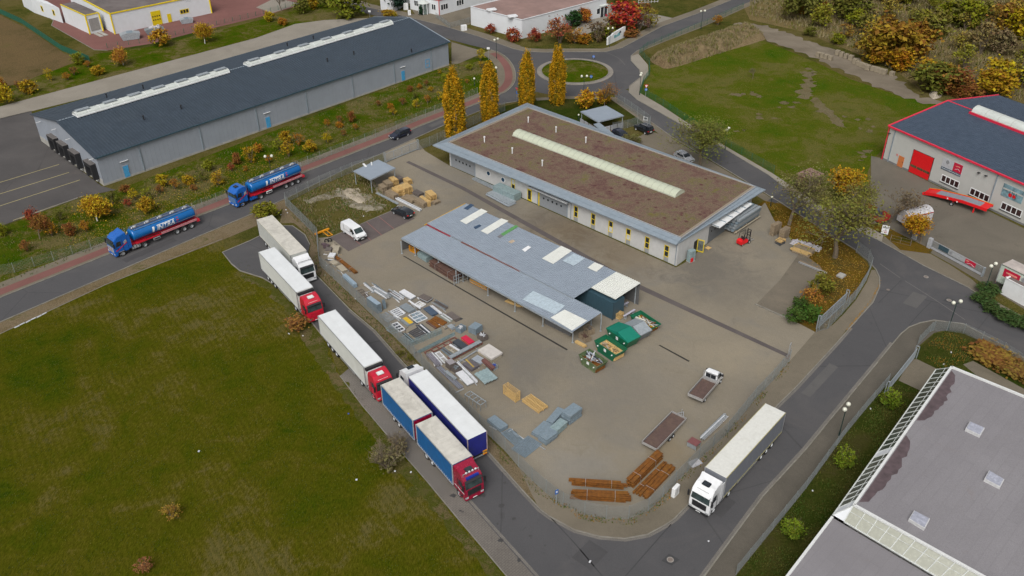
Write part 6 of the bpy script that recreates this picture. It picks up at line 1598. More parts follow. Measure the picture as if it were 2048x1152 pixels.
wheels(t,(-.2,),1.35,.36,.25,.2,rim)
b=MB()
for y in (-.9,.9):b.box(L/2-2.2,L/2-2.0,y-.08,y+.08,0,1.3);b.box(-.1-.2,.1-.2,y-.08,y+.08,.35,1.1)
b.obj('support_leg',brightred,t)
# red truck behind the tree
p,q=G(1752,443),G(1715,425);h=heading(q,p)
t=thing('red_flatbed','dark red tipper truck body half hidden behind the olive tree','truck',(p.x,p.y,0),h)
b=MB();b.box(-4.6,1.6,-1.2,1.2,.9,1.05);b.obj('bed_floor',woodbrown,t);dr2=plain('faded red side',(.34,.03,.02),.6,var=.15)
for y0,y1 in ((-1.24,-1.16),(1.16,1.24)):b=MB();b.box(-4.6,1.6,y0,y1,.8,1.75);b.obj('side_board',dr2,t)
for x in (-4.6,1.55):b=MB();b.box(x,x+.06,-1.2,1.2,.8,1.75);b.obj('end_board',dr2,t)
b=MB();b.box(-4.3,1.3,-.4,.4,.5,.88);b.obj('chassis',black,t);wheels(t,(-3.2,.6),1.15,.45,.28,.26)
loft_profile([(-.6,1.1,.6),(-.6,2.3,.55),(.3,2.35,.55),(.6,1.2,.6)]).obj('crane_cabin',plain('dark cabin',(.05,.055,.08),.3),t,bevel=.06)
# white site trailer with curved shiny roof
p=G(1826,447);h=heading(G(1792,436),G(1830,458));h=heading(G(1793,450),G(1812,462))
t=thing('site_trailer','white site trailer with crumpled pale roof under the orange tree','trailer',(p.x,p.y,0),h)
b=loft_profile([(-1.2,.7,2.6),(-1.2,2.3,2.6),(-.7,2.75,2.6),(0,2.9,2.6),(.7,2.75,2.6),(1.2,2.3,2.6),(1.2,.7,2.6)]);b.obj('body',plain('off white trailer skin',(.48,.47,.48),.5,var=.3,scale=2,dirt=(.2,.2,.2),dirt_amt=.5),t)
b=MB();b.box(-1.25,-1.2,-.8,-.1,1.5,2.0);b.obj('red_window_frame',dr2,t);b=MB();b.bar((1.24,-2.5,2.25),(1.24,2.5,2.25),.06,.14);b.obj('red_trim',dr2,t)
b=MB();b.box(-1,1,-2.3,2.3,.45,.7);b.obj('chassis',black,t)
for y in (-1.2,1.2):
 tt,dd2=wheel_meshes(.4,.25,.24);
 for x in (-1.05,1.05):o=ref('wheel',tt,t,(x,y,.4),(0,0,math.pi/2));ref('rim',dd2,o)
# curtain trailer at the right edge
p0,p1=G(2004,528,3.9),G(2120,585,3.9);hd_=heading(p0,p1);nrm2=Vector((-math.sin(hd_),math.cos(hd_),0));nrm2=nrm2 if nrm2.y>0 else -nrm2
mid=p0+(p1-p0).normalized() *4+nrm2*1.27
t=thing('box_trailer','pale green white curtain trailer with red poster at the right edge','trailer',(mid.x,mid.y,0),hd_)
palecurt=plain('pale green curtain',(.46,.51,.44),.6,var=.1,dirt=(.36,.40,.33),dirt_amt=.4)
box_body(t,-4,4,palecurt,plain('pale grimy pink roof',(.42,.37,.34),.7,var=.2,scale=.8,dirt=(.24,.21,.21),dirt_amt=.5),z0=1.0,z1=3.9,curtain=True,railm=plain('dark rail',(.15,.17,.14),.6))
chassis(t,-3.8,3.8);wheels(t,(-2.6,2.6),1.2)
b=MB();b.box(-3.4,-.9,-1.30,-1.285,2.2,3.5);rp=b.obj('red_poster',plain('crimson sign',(.45,.008,.04),.5),t)
b=MB();b.box(-3.0,-1.3,-1.31,-1.30,2.85,3.1);b.obj('motif',pinkm,rp)
b=MB();ol=[(-2.9,2.35),(-2.6,2.45),(-2.35,2.65),(-1.95,2.65),(-1.7,2.45),(-1.2,2.35)]
for i in range(5):b.bar((ol[i][0],-1.305,ol[i][1]),(ol[i+1][0],-1.305,ol[i+1][1]),.02,.06)
b.obj('car_outline',whiteclean,rp)
b=MB();b.tube((-.3,-1.285,3.1),(-.3,-1.31,3.1),.36,seg=20);b.obj('emblem',silver,t)
for k in range(3):b=MB();b.box(-3.5,-.6,-1.292,-1.286,1.5+k*.18,1.55+k*.18);b.obj('print',plain('grey green print',(.28,.33,.28),.6),t)
# ---------------------------------------------------------------- yard stores
def P3(o,a,c,z=0):
 """place from three photo points: corner, end of the long side, end of the short side -> centre, heading, length, width"""
 O,A,C=G(*o,z),G(*a,z),G(*c,z);h=heading(O,A);d=Vector((math.cos(h),math.sin(h),0));n=Vector((-d.y,d.x,0))
 L=(A-O).length;Wd=abs((C-O).dot(n));s=1 if (C-O).dot(n) >0 else -1
 ctr=O+d*L/2+n*s*Wd/2;return Vector((ctr.x,ctr.y,0)),h,L,Wd
def z5(x,y):return (740+x/6.4,640+y/6.4)
def z8(x,y):return (620+x/6.4,480+y/6.4)
def z1(x,y):return (900+x/4,700+y/4)
def z6(x,y):return (400+x/4,250+y/4)
def zp(x,y):return (700+x/8.23,310+y/8.23)
MATG='stored steel and timber in the yard'
def loose(t,L,Wd,seed):
 rnd=random.Random(seed)
 for k in range(4):
  b=MB();l=rnd.uniform(.5,1.6);b.ob((rnd.uniform(-L*.6,L*.6),rnd.choice((-1,1)) *rnd.uniform(.3,.62) *Wd,.05+rnd.uniform(0,.02)),l,rnd.uniform(.05,.2),rnd.uniform(.04,.1),rnd.choice((0,1.57,.2,-.15)) +rnd.uniform(-.1,.1));b.obj('loose_piece',rnd.choice([whitep,alu,brownpan,greypan,galv,woodold,darkpan]),t)
def stackof(label,pts,n,th,mats,name='panel_stack',part='panel',cat='stack',z0=.08,gap=.02,jit=.05,z=0,seed=0,bearers=True,group=MATG,ribs=0,tilt=0):
 c,h,L,Wd=P3(*pts,z=z);t=thing(name,label,cat,c,h,group);rnd=random.Random(seed+int(c.x*10))
 mats=mats if isinstance(mats,list) else [mats]
 if bearers:
  for x in (-L*.35,L*.35):b=MB();b.box(x-.05,x+.05,-Wd/2,Wd/2,0,z0);b.obj('bearer',woodold,t)
 for k in range(n):
  b=MB();dx,dy=rnd.uniform(-jit,jit),rnd.uniform(-jit,jit);zz=z0+k*(th+gap)
  b.box(-L/2+dx,L/2+dx,-Wd/2+dy,Wd/2+dy,zz,zz+th)
  if ribs and k==n-1:
   for i in range(ribs):u=-Wd/2+Wd*(i+.5) /ribs;b.box(-L/2+dx,L/2+dx,u-.02,u+.02,zz+th,zz+th+.03)
  b.obj(part,mats[k % len(mats)],t)
 if group==MATG:loose(t,L,Wd,int(c.x*13))
 return t
def beams(label,pts,rows,layers,mats,name='beam_bundle',part='beam',sec=None,z=0,seed=0,jit=.15,group=MATG,band=True,z0=.1,cat='bundle',prof='H',fill=.86):
 """bundle of profiles lying lengthwise; each beam is a part"""
 c,h,L,Wd=P3(*pts,z=z);t=thing(name,label,cat,c,h,group);rnd=random.Random(seed+int(c.x*7));mats=mats if isinstance(mats,list) else [mats]
 w=Wd/rows;s=sec or w*fill
 for x in (-L*.32,L*.32):b=MB();b.box(x-.06,x+.06,-Wd/2-.05,Wd/2+.05,0,z0);b.obj('bearer',woodold,t)
 for k in range(layers):
  for i in range(rows):
   b=MB();y=-Wd/2+w*(i+.5);j=rnd.uniform(-jit,jit);x0,x1=-L/2+j,L/2+j;q0=z0+k*(s*1.04);yaw=rnd.uniform(-.01,.01) *jit*10
   hw=w*fill/2
   if prof=='H':b.box(x0,x1,y-hw,y+hw,q0,q0+s*.12);b.box(x0,x1,y-hw,y+hw,q0+s*.88,q0+s);b.box(x0,x1,y-hw*.15,y+hw*.15,q0+s*.12,q0+s*.88)
   elif prof=='U':b.box(x0,x1,y-hw,y+hw,q0,q0+s*.15);b.box(x0,x1,y-hw,y-hw*.8,q0,q0+s);b.box(x0,x1,y+hw*.8,y+hw,q0,q0+s)
   elif prof=='O':b.tube((x0,y,q0+s/2),(x1,y,q0+s/2),s/2,seg=8)
   else:b.box(x0,x1,y-hw,y+hw,q0,q0+s)
   if yaw:
    cs,sn=math.cos(yaw),math.sin(yaw);b.v=[(x_*cs-y_*sn,x_*sn+y_*cs,z_) for x_,y_,z_ in b.v]
   b.obj(part,mats[rnd.randrange(len(mats))],t)
 if band:
  H=z0+layers*s*1.04
  for x in (-L*.25,L*.25):b=MB();b.box(x-.02,x+.02,-Wd/2-.01,Wd/2+.01,H-.01,H+.008);b.box(x-.02,x+.02,-Wd/2-.015,-Wd/2-.005,z0,H);b.obj('strap',alu,t)
 if group==MATG:loose(t,L,Wd,int(c.x*17))
 return t
def frame_flat(label,pts,mat,bars=3,th=.05,name='lattice_grid',z0=.05,cross=2,z=0,cat='frame',group=MATG,panel=None):
 c,h,L,Wd=P3(*pts,z=z);t=thing(name,label,cat,c,h,group)
 for y in (-Wd/2,Wd/2):b=MB();b.box(-L/2,L/2,y-th,y+th,z0,z0+th*2);b.obj('rail',mat,t)
 for i in range(cross+2):x=-L/2+L*i/(cross+1);b=MB();b.box(x-th,x+th,-Wd/2+th,Wd/2-th,z0,z0+th*1.9);b.obj('crossbar',mat,t)
 for i in range(1,bars):y=-Wd/2+Wd*i/bars;b=MB();b.box(-L/2,L/2,y-.02,y+.02,z0+.01,z0+.06);b.obj('rod',mat,t)
 if panel:b=MB();b.box(-L/2+th,L/2-th,-Wd/2+th,Wd/2-th,z0,z0+.03);b.obj('infill',panel,t)
 if group==MATG:loose(t,L,Wd,int(c.x*19))
 return t
def crate(label,pts,H,mat,slats=6,name='crate',z=0,lid=None,cat='crate',fillm=None,group=MATG,ztop=None):
 c,h,L,Wd=P3(*pts,z=z);t=thing(name,label,cat,c,h,group)
 for x in (-L/2,L/2):
  for y in (-Wd/2,Wd/2):b=MB();b.box(x-.04,x+.04,y-.04,y+.04,0,H);b.obj('corner_post',mat,t)
 for k in range(slats):
  zz=.1+(H-.15) *k/max(1,slats-1)
  for y in (-Wd/2,Wd/2):b=MB();b.box(-L/2,L/2,y-.015,y+.015,zz-.045,zz+.045);b.obj('slat',mat,t)
  for x in (-L/2,L/2):b=MB();b.box(x-.015,x+.015,-Wd/2,Wd/2,zz-.045,zz+.045);b.obj('slat',mat,t)
 b=MB();b.box(-L/2,L/2,-Wd/2,Wd/2,.08,.12);b.obj('base',mat,t)
 if lid:b=MB();b.box(-L/2,L/2,-Wd/2,Wd/2,H,H+.04);b.obj('lid',lid,t)
 if fillm:
  rnd=random.Random(int(c.x*9));
  for k in range(10):b=MB();b.ob((rnd.uniform(-L*.3,L*.3),rnd.uniform(-Wd*.3,Wd*.3),H*rnd.uniform(.6,1.0)),rnd.uniform(.3,.7) *L,.08,.06,rnd.uniform(0,3),ry=rnd.uniform(-.3,.3));b.obj('scrap_piece',fillm,t)
 return t
def pallets(label,pts,n,mat,H=None,gf=.36,name='pallet_stack',cat='pallets',z=0,group='pallets and timber stores',jit=.05):
 c,h,L,Wd=P3(*pts,z=z);t=thing(name,label,cat,c,h,group);rnd=random.Random(int(c.x*5))
 ph=(H/n) if H else .145
 for k in range(n):
  zz=k*ph;dx,dy=rnd.uniform(-jit,jit),rnd.uniform(-jit,jit)
  b=MB()
  for y in (-Wd/2+.06,0,Wd/2-.06):
   b.box(-L/2+dx,L/2+dx,y-.05+dy,y+.05+dy,zz+.02,zz+ph*.72)
  pl=b.obj('pallet',mat,t)
  nb=max(5,int(L/.2));b=MB()
  if k==n-1:
   for i in range(nb):x=-L/2+L*(i+.5) /nb;q=MB();q.box(x-L/nb*gf+dx,x+L/nb*gf+dx,-Wd/2+dy,Wd/2+dy,zz+ph*.74,zz+ph*.9);q.obj('board',mat,pl)
  else:
   for i in range(nb):x=-L/2+L*(i+.5) /nb;b.box(x-L/nb*.36+dx,x+L/nb*.36+dx,-Wd/2+dy,Wd/2+dy,zz+ph*.74,zz+ph*.9)
   b.obj('boards',mat,pl)
 return t
def q4(f,L):return [f(*p) for p in L]
darkpan=plain('dark panel',(.045,.052,.062),.5,var=.2)
brownpan=plain('brown panel',(.12,.10,.09),.7,var=.2)
greypan=plain('grey sheet',(.22,.25,.27),.5,metal=.2,var=.15)
silversheet=plain('bright steel sheet',(.46,.50,.55),.3,metal=.5,var=.15)
whitep=plain('white profile',(.60,.61,.63),.45,var=.1)
beige=plain('beige slab',(.33,.29,.22),.9,var=.15)
# rusty beams near the corner (two bundles lying, three leaning along the fence)
beams('rusty double layer beam bundle, leftmost of the slanting ones in the fence corner',q4(z1,[(1400,1085),(1640,850),(1450,1130)]),2,2,rust,part='beam',jit=.2,fill=.9,group='rusty beam bundles')
beams('rusty slanting beam bundle in the fence corner, the narrow middle one',q4(z1,[(1455,1150),(1705,905),(1500,1155)]),2,1,rust,jit=.3,fill=.9,group='rusty beam bundles')
beams('rusty slanting beam bundle closest to the corner fence',q4(z1,[(1505,1165),(1740,925),(1585,1190)]),3,1,rust,jit=.3,fill=.9,group='rusty beam bundles')
beams('rusty beam bundle lying level, farthest row of the two at the round fence',q4(z1,[(980,1062),(1395,1090),(975,1092)]),2,2,rust,jit=.5,fill=.9,group='rusty beam bundles',sec=.34)
beams('rusty beam bundle lying level right along the round fence',q4(z1,[(985,1148),(1430,1175),(975,1200)]),4,2,rust,jit=.4,fill=.95,group='rusty beam bundles',sec=.34)
# gratings
stackof('tall stack of four blue-grey grating packs, farthest of the group',q4(z1,[(890,560),(985,490),(945,615)]),4,.30,bluegrey,part='grating_pack',gap=.06,group='blue-grey grating stacks',z0=.06)
stackof('flat low blue-grey grating stack behind the tall one',q4(z1,[(770,595),(865,485),(820,625)]),2,.26,bluegrey,part='grating_pack',gap=.05,group='blue-grey grating stacks')
stackof('greenish grating stack of three packs in the middle of the group',q4(z1,[(795,665),(880,590),(850,700)]),3,.25,galvgreen,part='grating_pack',gap=.05,group='blue-grey grating stacks')
stackof('long low grating stack on the left of the group',q4(z1,[(650,680),(750,590),(710,720)]),2,.2,bluegrey,part='grating_pack',gap=.04,group='blue-grey grating stacks')
stackof('square grating stack of three packs, nearest of the group',q4(z1,[(705,725),(795,660),(765,775)]),3,.24,bluegrey,part='grating_pack',gap=.05,group='blue-grey grating stacks')
frame_flat('large flat dark grating sheet lying beside the fence',q4(z1,[(600,865),(735,757),(515,775)]),bluegrey,26,.03,'grating_sheet',cross=14,panel=darkpan)
frame_flat('ladder-like row of steel gratings lying at the fence',q4(z1,[(520,768),(410,672),(585,722)]),bluegrey,2,.05,'grating_sheet',cross=12)
stackof('flat blue-grey grating pack behind the fence left of the ladder-like row',q4(z1,[(295,582),(400,665),(350,540)]),3,.14,bluegrey,part='grating_pack')
# wooden crate and pallet rack
crate('tall fresh wooden slatted crate standing alone in the yard',q4(z1,[(428,352),(523,422),(460,328)]),1.5,wood,7,'wooden_crate',cat='crate',group=None)
t=pallets('open wooden pallet frame lying beside the tall wooden crate',q4(z1,[(575,415),(710,512),(640,365)]),3,wood,.5,gf=.2,name='pallet_heap',group=None)
# steel table frame
c,h,L,Wd=P3(*q4(z1,[(120,405),(245,490),(160,375)]));t=thing('steel_table','galvanised steel table frame on tall legs at the fence','frame',c,h)
for y in (-Wd/2,Wd/2):b=MB();b.bar((-L/2,y,1.0),(L/2,y,1.0),.09);b.obj('rail',galv,t)
for i in range(5):
 x=-L/2+L*i/4;b=MB();b.bar((x,-Wd/2,1.0),(x,Wd/2,1.0),.07);b.obj('crossbar',galv,t)
 for y in (-Wd/2,Wd/2):b=MB();b.bar((x,y,0),(x,y,1.0),.05);b.obj('leg',galv,t)
# skips
def skip(label,px,hpx,L,Wd,H,mat,lid=None,fill=None,lidm=None):
 p=G(*px);h=heading(p,G(*hpx));L *= 1.1;Wd *= 1.12;H *= 1.08;t=thing('skip_container',label,'skip',(p.x,p.y,0),h,'skips in a row beside the shed')
 hb,ht=Wd/2-.12,Wd/2;prof=[(-L*.36,.12),(-L/2,H),(L/2,H),(L*.36,.12)]
 for s in (1,-1):b=MB();b.face([(x,s*(hb+(ht-hb) *(z-.12) /(H-.12)),z) for x,z in prof]);b.face([(x*.985,s*(hb+(ht-hb) *(z-.12) /(H-.12) -.06),z) for x,z in prof]);b.obj('side_wall',mat,t)
 b=MB();b.face([(-L*.36,-hb,.12),(-L*.36,hb,.12),(L*.36,hb,.12),(L*.36,-hb,.12)]);b.obj('floor',mat,t)
 for s in (1,-1):b=MB();b.face([(s*L*.36,-hb,.12),(s*L*.36,hb,.12),(s*L/2,ht,H),(s*L/2,-ht,H)]);b.obj('end_wall',mat,t)
 b=MB()
 for s in (1,-1):b.bar((-L/2,s*ht,H),(L/2,s*ht,H),.09);b.bar((s*L/2,-ht,H),(s*L/2,ht,H),.09);b.bar((-L*.36,s*hb,.1),(L*.36,s*hb,.1),.12)
 b.obj('rim',mat,t)
 for s in (1,-1):
  for x in (-L*.33,L*.33):b=MB();b.tube((x,s*(ht-.05),H*.7),(x,s*(ht+.09),H*.7),.09,seg=10);b.obj('lifting_pin',white,t)
  b=MB();b.box(-.2,.2,s*(ht-.02) -.02,s*(ht-.02) +.02,H*.55,H*.85);b.obj('label_plate',white,t)
 if lid:
  for s in (-1,1):
   b=MB();x0,x1=(0.03,L/2) if s>0 else (-L/2,-.03)
   P=[(x0,-ht,H+(.62 if s>0 else .02)),(x1,-ht,H+(.02 if s>0 else .62)),(x1,ht,H+(.02 if s>0 else .62)),(x0,ht,H+(.62 if s>0 else .02))]
   b.face(P);b.face([(x,y,z-.05) for x,y,z in reversed(P)]);
   for y in (-ht,ht):b.face([(x0,y,H),(x1,y,H),P[1][:1] +(y,P[1][2]),P[0][:1] +(y,P[0][2])])
   b.obj('lid',lid,t)
 if fill:
  mats,n,ln=fill;rnd=random.Random(int(p.x*3+9))
  b=MB();b.box(-L*.42,L*.42,-ht*.85,ht*.85,.15,H*.6);b.obj('load_base',mats[0],t)
  for k in range(n):
   b=MB();b.ob((rnd.uniform(-L*.3,L*.3),rnd.uniform(-ht*.6,ht*.6),H*rnd.uniform(.62,.98)),ln*rnd.uniform(.4,1),rnd.uniform(.05,.22),rnd.uniform(.03,.1),rnd.gauss(0,.5),ry=rnd.uniform(-.15,.15),rx=rnd.uniform(-.4,.4));b.obj('waste_piece',rnd.choice(mats),t)
 return t
zs=lambda x,y:(1130+x/7.2,600+y/7.2)
hx=(62,42)
def sk(c):return zs(*c),zs(c[0] +300,c[1] +205)
skip('old worn green skip full of shiny metal scrap, nearest of the row',*sk((400,950)),3.1,1.75,1.25,oldskip,fill=([rust,silversheet,whitep,silversheet,darkpan],34,1.7))
skip('green open skip filled with wood chips and timber, second nearest',*sk((650,770)),3.7,1.9,1.35,greenskip,fill=([wood,woodold,wood,beige],30,1.2))
skip('green skip with closed peaked teal lid',*sk((830,600)),3.9,2.1,1.45,greenskip,lid=tealskip)
skip('grey skip with closed pale grey lid between the green ones',*sk((1040,500)),3.1,1.9,1.2,plain('grey skip',(.16,.18,.19),.6),lid=plain('grey lid',(.26,.29,.31),.5))
skip('green open skip with plasterboard and yellow scraps, farthest of the row',*sk((1150,375)),3.7,1.8,1.0,greenskip,fill=([rust,plain('plasterboard',(.5,.5,.45),.9),beige,plain('grey board',(.22,.23,.24),.8),yellow],18,1.9))
# pallet boxes beside the shed
crate('open wooden box pallet filled with scrap at the shed corner, farther one',[zs(270,455),zs(345,520),zs(330,415)],.95,woodold,5,'box_pallet',cat='box pallet',fillm=brownpan,group='box pallets at the shed corner')
crate('open wooden box pallet at the shed corner, nearer one',[zs(200,545),zs(290,625),zs(265,500)],.8,woodold,4,'box_pallet',cat='box pallet',fillm=rustdark,group='box pallets at the shed corner')
beams('short pale timber logs lying by the shed corner post',[zs(140,625),zs(280,700),zs(165,600)],3,2,wood,part='log',jit=.05,band=False,group='pallets and timber stores',name='timber_bundle',prof='X')
crate('small wooden crate with firewood behind the teal container',[zs(715,260),zs(790,290),zs(770,220)],.9,wood,5,'wooden_crate',fillm=wood,group='pallets and timber stores')
# store under the shed front
t=stackof('galvanised sheet pack under the shed roof near its left end',[(835,514),(853,526),(848,508)],5,.16,galvgreen,part='sheet_pack',group='goods stored under the shed roof')
beams('dark rusty beams stacked long under the shed roof',[(858,533),(908,565),(872,524)],3,2,rustdark,group='goods stored under the shed roof',fill=.9)
beams('brown rusty beam rack behind the dark beams under the shed',[(875,525),(925,556),(886,518)],3,4,[rustdark,plain('brown beam',(.13,.06,.05),.8)],group='goods stored under the shed roof',fill=.85,sec=.3)
c=G(922,566);t=thing('tube_rack','grey steel tube rack end under the shed roof','rack',c,heading(G(908,566),G(930,558)),'goods stored under the shed roof')
for i in range(4):
 x=-1.2+i*.8;b=MB();b.bar((x,0,0),(x,0,1.7),.07);b.obj('rack_post',galv,t)
for k in range(3):b=MB();b.bar((-1.2,0,.4+k*.6),(1.2,0,.4+k*.6),.05);b.obj('rack_bar',galv,t)
stackof('yellow-brown plywood pile under the shed roof',[(940,565),(974,582),(950,556)],5,.12,[orange,beige,woodold],part='board',group='goods stored under the shed roof')
beams('fresh timber boards bundle in front under the shed edge',[(1011,605),(1040,617),(1024,596)],5,3,wood,part='timber',jit=.3,band=False,group='goods stored under the shed roof',prof='X',sec=.12)
t=crate('brown wooden shelf crate under the left end of the shed',[(819,502),(830,508),(824,497)],1.1,orange,4,'shelf_crate',group='goods stored under the shed roof')
t=thing('low_partition','long dark low board wall under the white end of the front roof','partition',G(1090,648),heading(G(1090,648),G(1150,678)),'goods stored under the shed roof')
for k in range(4):b=MB();b.box(0,4.6,-.04,.04,.1+k*.38,.44+k*.38);b.obj('board',plain('dark boarding',(.05,.05,.052),.8),t)
# steel beside the workshop
beams('long galvanised sheet bundle leaning low along the workshop wall',[(944,360),(988,381),(946,356)],2,1,galv,prof='U',group='galvanised goods beside the workshop',fill=.95,sec=.35)
stackof('big block of galvanised profiles beside the yellow window',[(986,386),(1028,405),(996,377)],4,.32,galvgreen,part='profile_pack',group='galvanised goods beside the workshop')
stackof('low pile of pale galvanised sheets in front of the big block',[(971,392),(1014,415),(984,384)],3,.12,[galv,plain('pale galvanised sheet',(.40,.44,.48),.45,metal=.3)],part='sheet',jit=.35,group='galvanised goods beside the workshop',ribs=6)
beams('long flat steel profiles beside the parked hatchback, right bundle',q4(z6,[(1565,600),(1755,695),(1580,590)]),3,2,[galv,whitep],prof='X',jit=.1,band=False,sec=.14,group='steel profiles beside the parking bays')
beams('long flat steel profiles beside the small shelter, left bundle',q4(z6,[(1400,550),(1575,640),(1415,541)]),2,1,galv,prof='X',jit=.1,band=False,sec=.12,group='steel profiles beside the parking bays')
# pallets near the small shelter
for l,pts,n,m_,H in [('brown pallet stack nearest the shelter post',[(470,575),(540,640),(530,545)],8,woodold,1.2),('pallet stack right of the shelter post',[(540,520),(620,585),(620,480)],8,woodold,1.2),('pallet stack behind under the shelter edge',[(640,470),(720,530),(720,440)],8,wood,1.3),
                         ('grey weathered crate between shelter and pallets',[(745,430),(815,470),(830,410)],5,brownpan,.9),('pale pallet stack at the right behind the crates',[(880,455),(960,500),(940,420)],5,wood,.9),
                         ('purple-grey weathered pallet stack in front',[(580,670),(720,750),(640,620)],6,woodold,.9),('large fresh pallet stack in the middle',[(690,640),(800,700),(790,580)],8,wood,1.25),('largest fresh pallet stack, tallest of the group',[(800,620),(900,690),(900,550)],10,wood,1.55),
                         ('single fresh pallet lying flat behind the tall stacks',[(960,610),(1020,640),(1010,570)],1,wood,.2),('dark low pallet pile in the middle of the right group',[(850,730),(1020,810),(930,680)],4,woodold,.6),('grey boards pallet at the back of the right group',[(1010,640),(1130,700),(1080,590)],3,brownpan,.5),
                         ('brown pallet frames at the front of the right group',[(1060,800),(1210,880),(1140,760)],6,woodold,.85),('upright orange pallets standing on edge',[(1150,760),(1290,860),(1180,735)],1,wood,1.1),('leaning fresh pallet on top of the right stack',[(1240,700),(1330,780),(1330,660)],5,wood,1.3),('brown pallet pile at the far right end',[(1340,800),(1390,830),(1440,760)],3,woodold,.5)]:
 pallets(l,q4(zp,pts),n,m_,H)
# pallets and timber at the right trees
for l,o,n,m_ in [('left tall wooden pallet tower by the trees',[(1538,470),(1546,474),(1550,462)],14,woodold),('right wooden pallet tower by the trees with grey top',[(1556,478),(1566,482),(1568,470)],12,woodold),('low pallet heap before the two pallet towers',[(1550,484),(1562,489),(1560,478)],3,wood)]:
 pallets(l,o,n,m_,n*.15,group='pallet towers by the trees')
beams('fresh timber pile with white tarp behind by the trees',[(1580,503),(1614,516),(1592,490)],6,4,[wood,woodold],part='timber',prof='X',jit=.3,band=False,group='pallets and timber stores',name='timber_pile',sec=.13)
t=thing('tarpaulin','crumpled white tarpaulin behind the timber pile','tarpaulin',G(1612,492),heading(G(1580,484),G(1636,500)))
b=MB();rnd=random.Random(5);nx,ny=18,8
for j in range(ny+1):
 for i in range(nx+1):b.v.append((-2.4+4.8*i/nx+rnd.uniform(-.1,.1),-.9+1.8*j/ny+rnd.uniform(-.1,.1),.05+rnd.uniform(0,.5) *(0<i<nx) *(0<j<ny)))
for j in range(ny):
 for i in range(nx):q=j*(nx+1) +i;b.f.append((q,q+1,q+nx+2,q+nx+1));b.m.append(0)
b.obj('sheet',plain('white tarpaulin',(.42,.40,.42),.6,var=.2),t)
beams('two grey steel beams lying on the ground below the timber',[(1595,526),(1650,549),(1597,523)],2,1,[alu,woodold],prof='X',jit=.3,band=False,group='pallets and timber stores')
t=crate('small grey steel stand below the pallet towers',[(1550,487),(1560,492),(1556,481)],.5,darkpan,2,'steel_stand',group=None,cat='stand')
t=stackof('flat grey slab pack beside the leaf covered corner',[(1672,554),(1684,559),(1680,548)],2,.12,concrete,part='slab',group=None,name='slab_pack')
# tube bundle and red cage at the right fence
beams('silver tube bundle lying beside the right fence',[(1399,878),(1447,832),(1409,882)],4,3,[alu,whitep,galv],part='tube',prof='O',jit=.25,group=None,name='tube_bundle')
c,h,L,Wd=P3((1374,893),(1391,902),(1383,884));t=thing('tube_cage','low steel cage with dark red board on top at the right fence','cage',c,h)
for x in (-L/2,L/2):
 for y in (-Wd/2,Wd/2):b=MB();b.bar((x,y,0),(x,y,.75),.04);b.obj('leg',galv,t)
b=MB();b.box(-L/2-.05,L/2+.05,-Wd/2-.05,Wd/2+.05,.75,.8);b.obj('top_board',plain('dark red board',(.17,.06,.06),.7),t)
for s in (-1,1):b=MB();b.box(-L/2,L/2,s*Wd/2-.01,s*Wd/2+.01,.1,.7);b.obj('mesh_side',plain('mesh side',(.22,.24,.25),.6),t)
b=MB();b.ob((0,0,.1),1.5,1.0,.12);t=thing('plastic_cover','pale grey plastic cover dropped outside the corner fence','cover',G(1390,927),.5);b.v=[(x,y,z) for x,y,z in b.v];b.obj('cover',plain('pale grey plastic',(.40,.40,.42),.5),t,bevel=.05)
# ---- the dense store field along the left fence
S=stackof;F=frame_flat;Bm_=beams
Bm_('long brown rusty beam pair lying by the fence under the flat pallets',q4(z8,[(310,235),(570,440),(350,222)]),2,1,rust,fill=.95,jit=.1)
S('pallet with brown stone slabs, top one at the fence',q4(z8,[(195,190),(275,190),(215,140)]),4,.16,[beige,brownpan],part='slab')
S('pallet with pale stones in white bags at the fence',q4(z8,[(230,260),(310,265),(225,210)]),3,.2,[whitep,beige],part='bag')
S('flat beige slab pallet at the fence',q4(z8,[(250,300),(310,340),(310,270)]),2,.12,beige,part='slab')
S('larger flat beige slab pallet next to the fence',q4(z8,[(340,360),(410,425),(420,340)]),2,.12,beige,part='slab')
S('beige stone slab stack beside the paved bays',q4(z8,[(290,195),(365,195),(290,120)]),4,.15,beige,part='slab')
mound('gravel_heap',[z8(255,110),z8(265,60),z8(310,20),z8(355,60),z8(360,120),z8(300,130)],.8,m_rubble,.4,24)
t=thing('tyre_pair','two old tyres lying behind the stone pallets','tyres',G(*z8(215,25)),0)
for k in range(2):lathe([(.25,-.12),(.36,-.12),(.4,-.06),(.4,.06),(.36,.12),(.25,.12)],16).obj('tyre',rubber,t,loc=(k*.5,.1*k,.2+.1*k),smooth=True)
b=MB();c=G(*z8(190,90));t=thing('cloth_heap','purple-brown cloth sacks heap at the fence','sacks',c,.6)
for k in range(5):b=MB();b.ob((.35*(k % 2),.35*(k // 2) -.3,.2+.14*(k % 3)),.8,.5,.3,k*.5);b.obj('sack',plain('purple brown cloth',(.11,.075,.085),.9),t,bevel=.1)
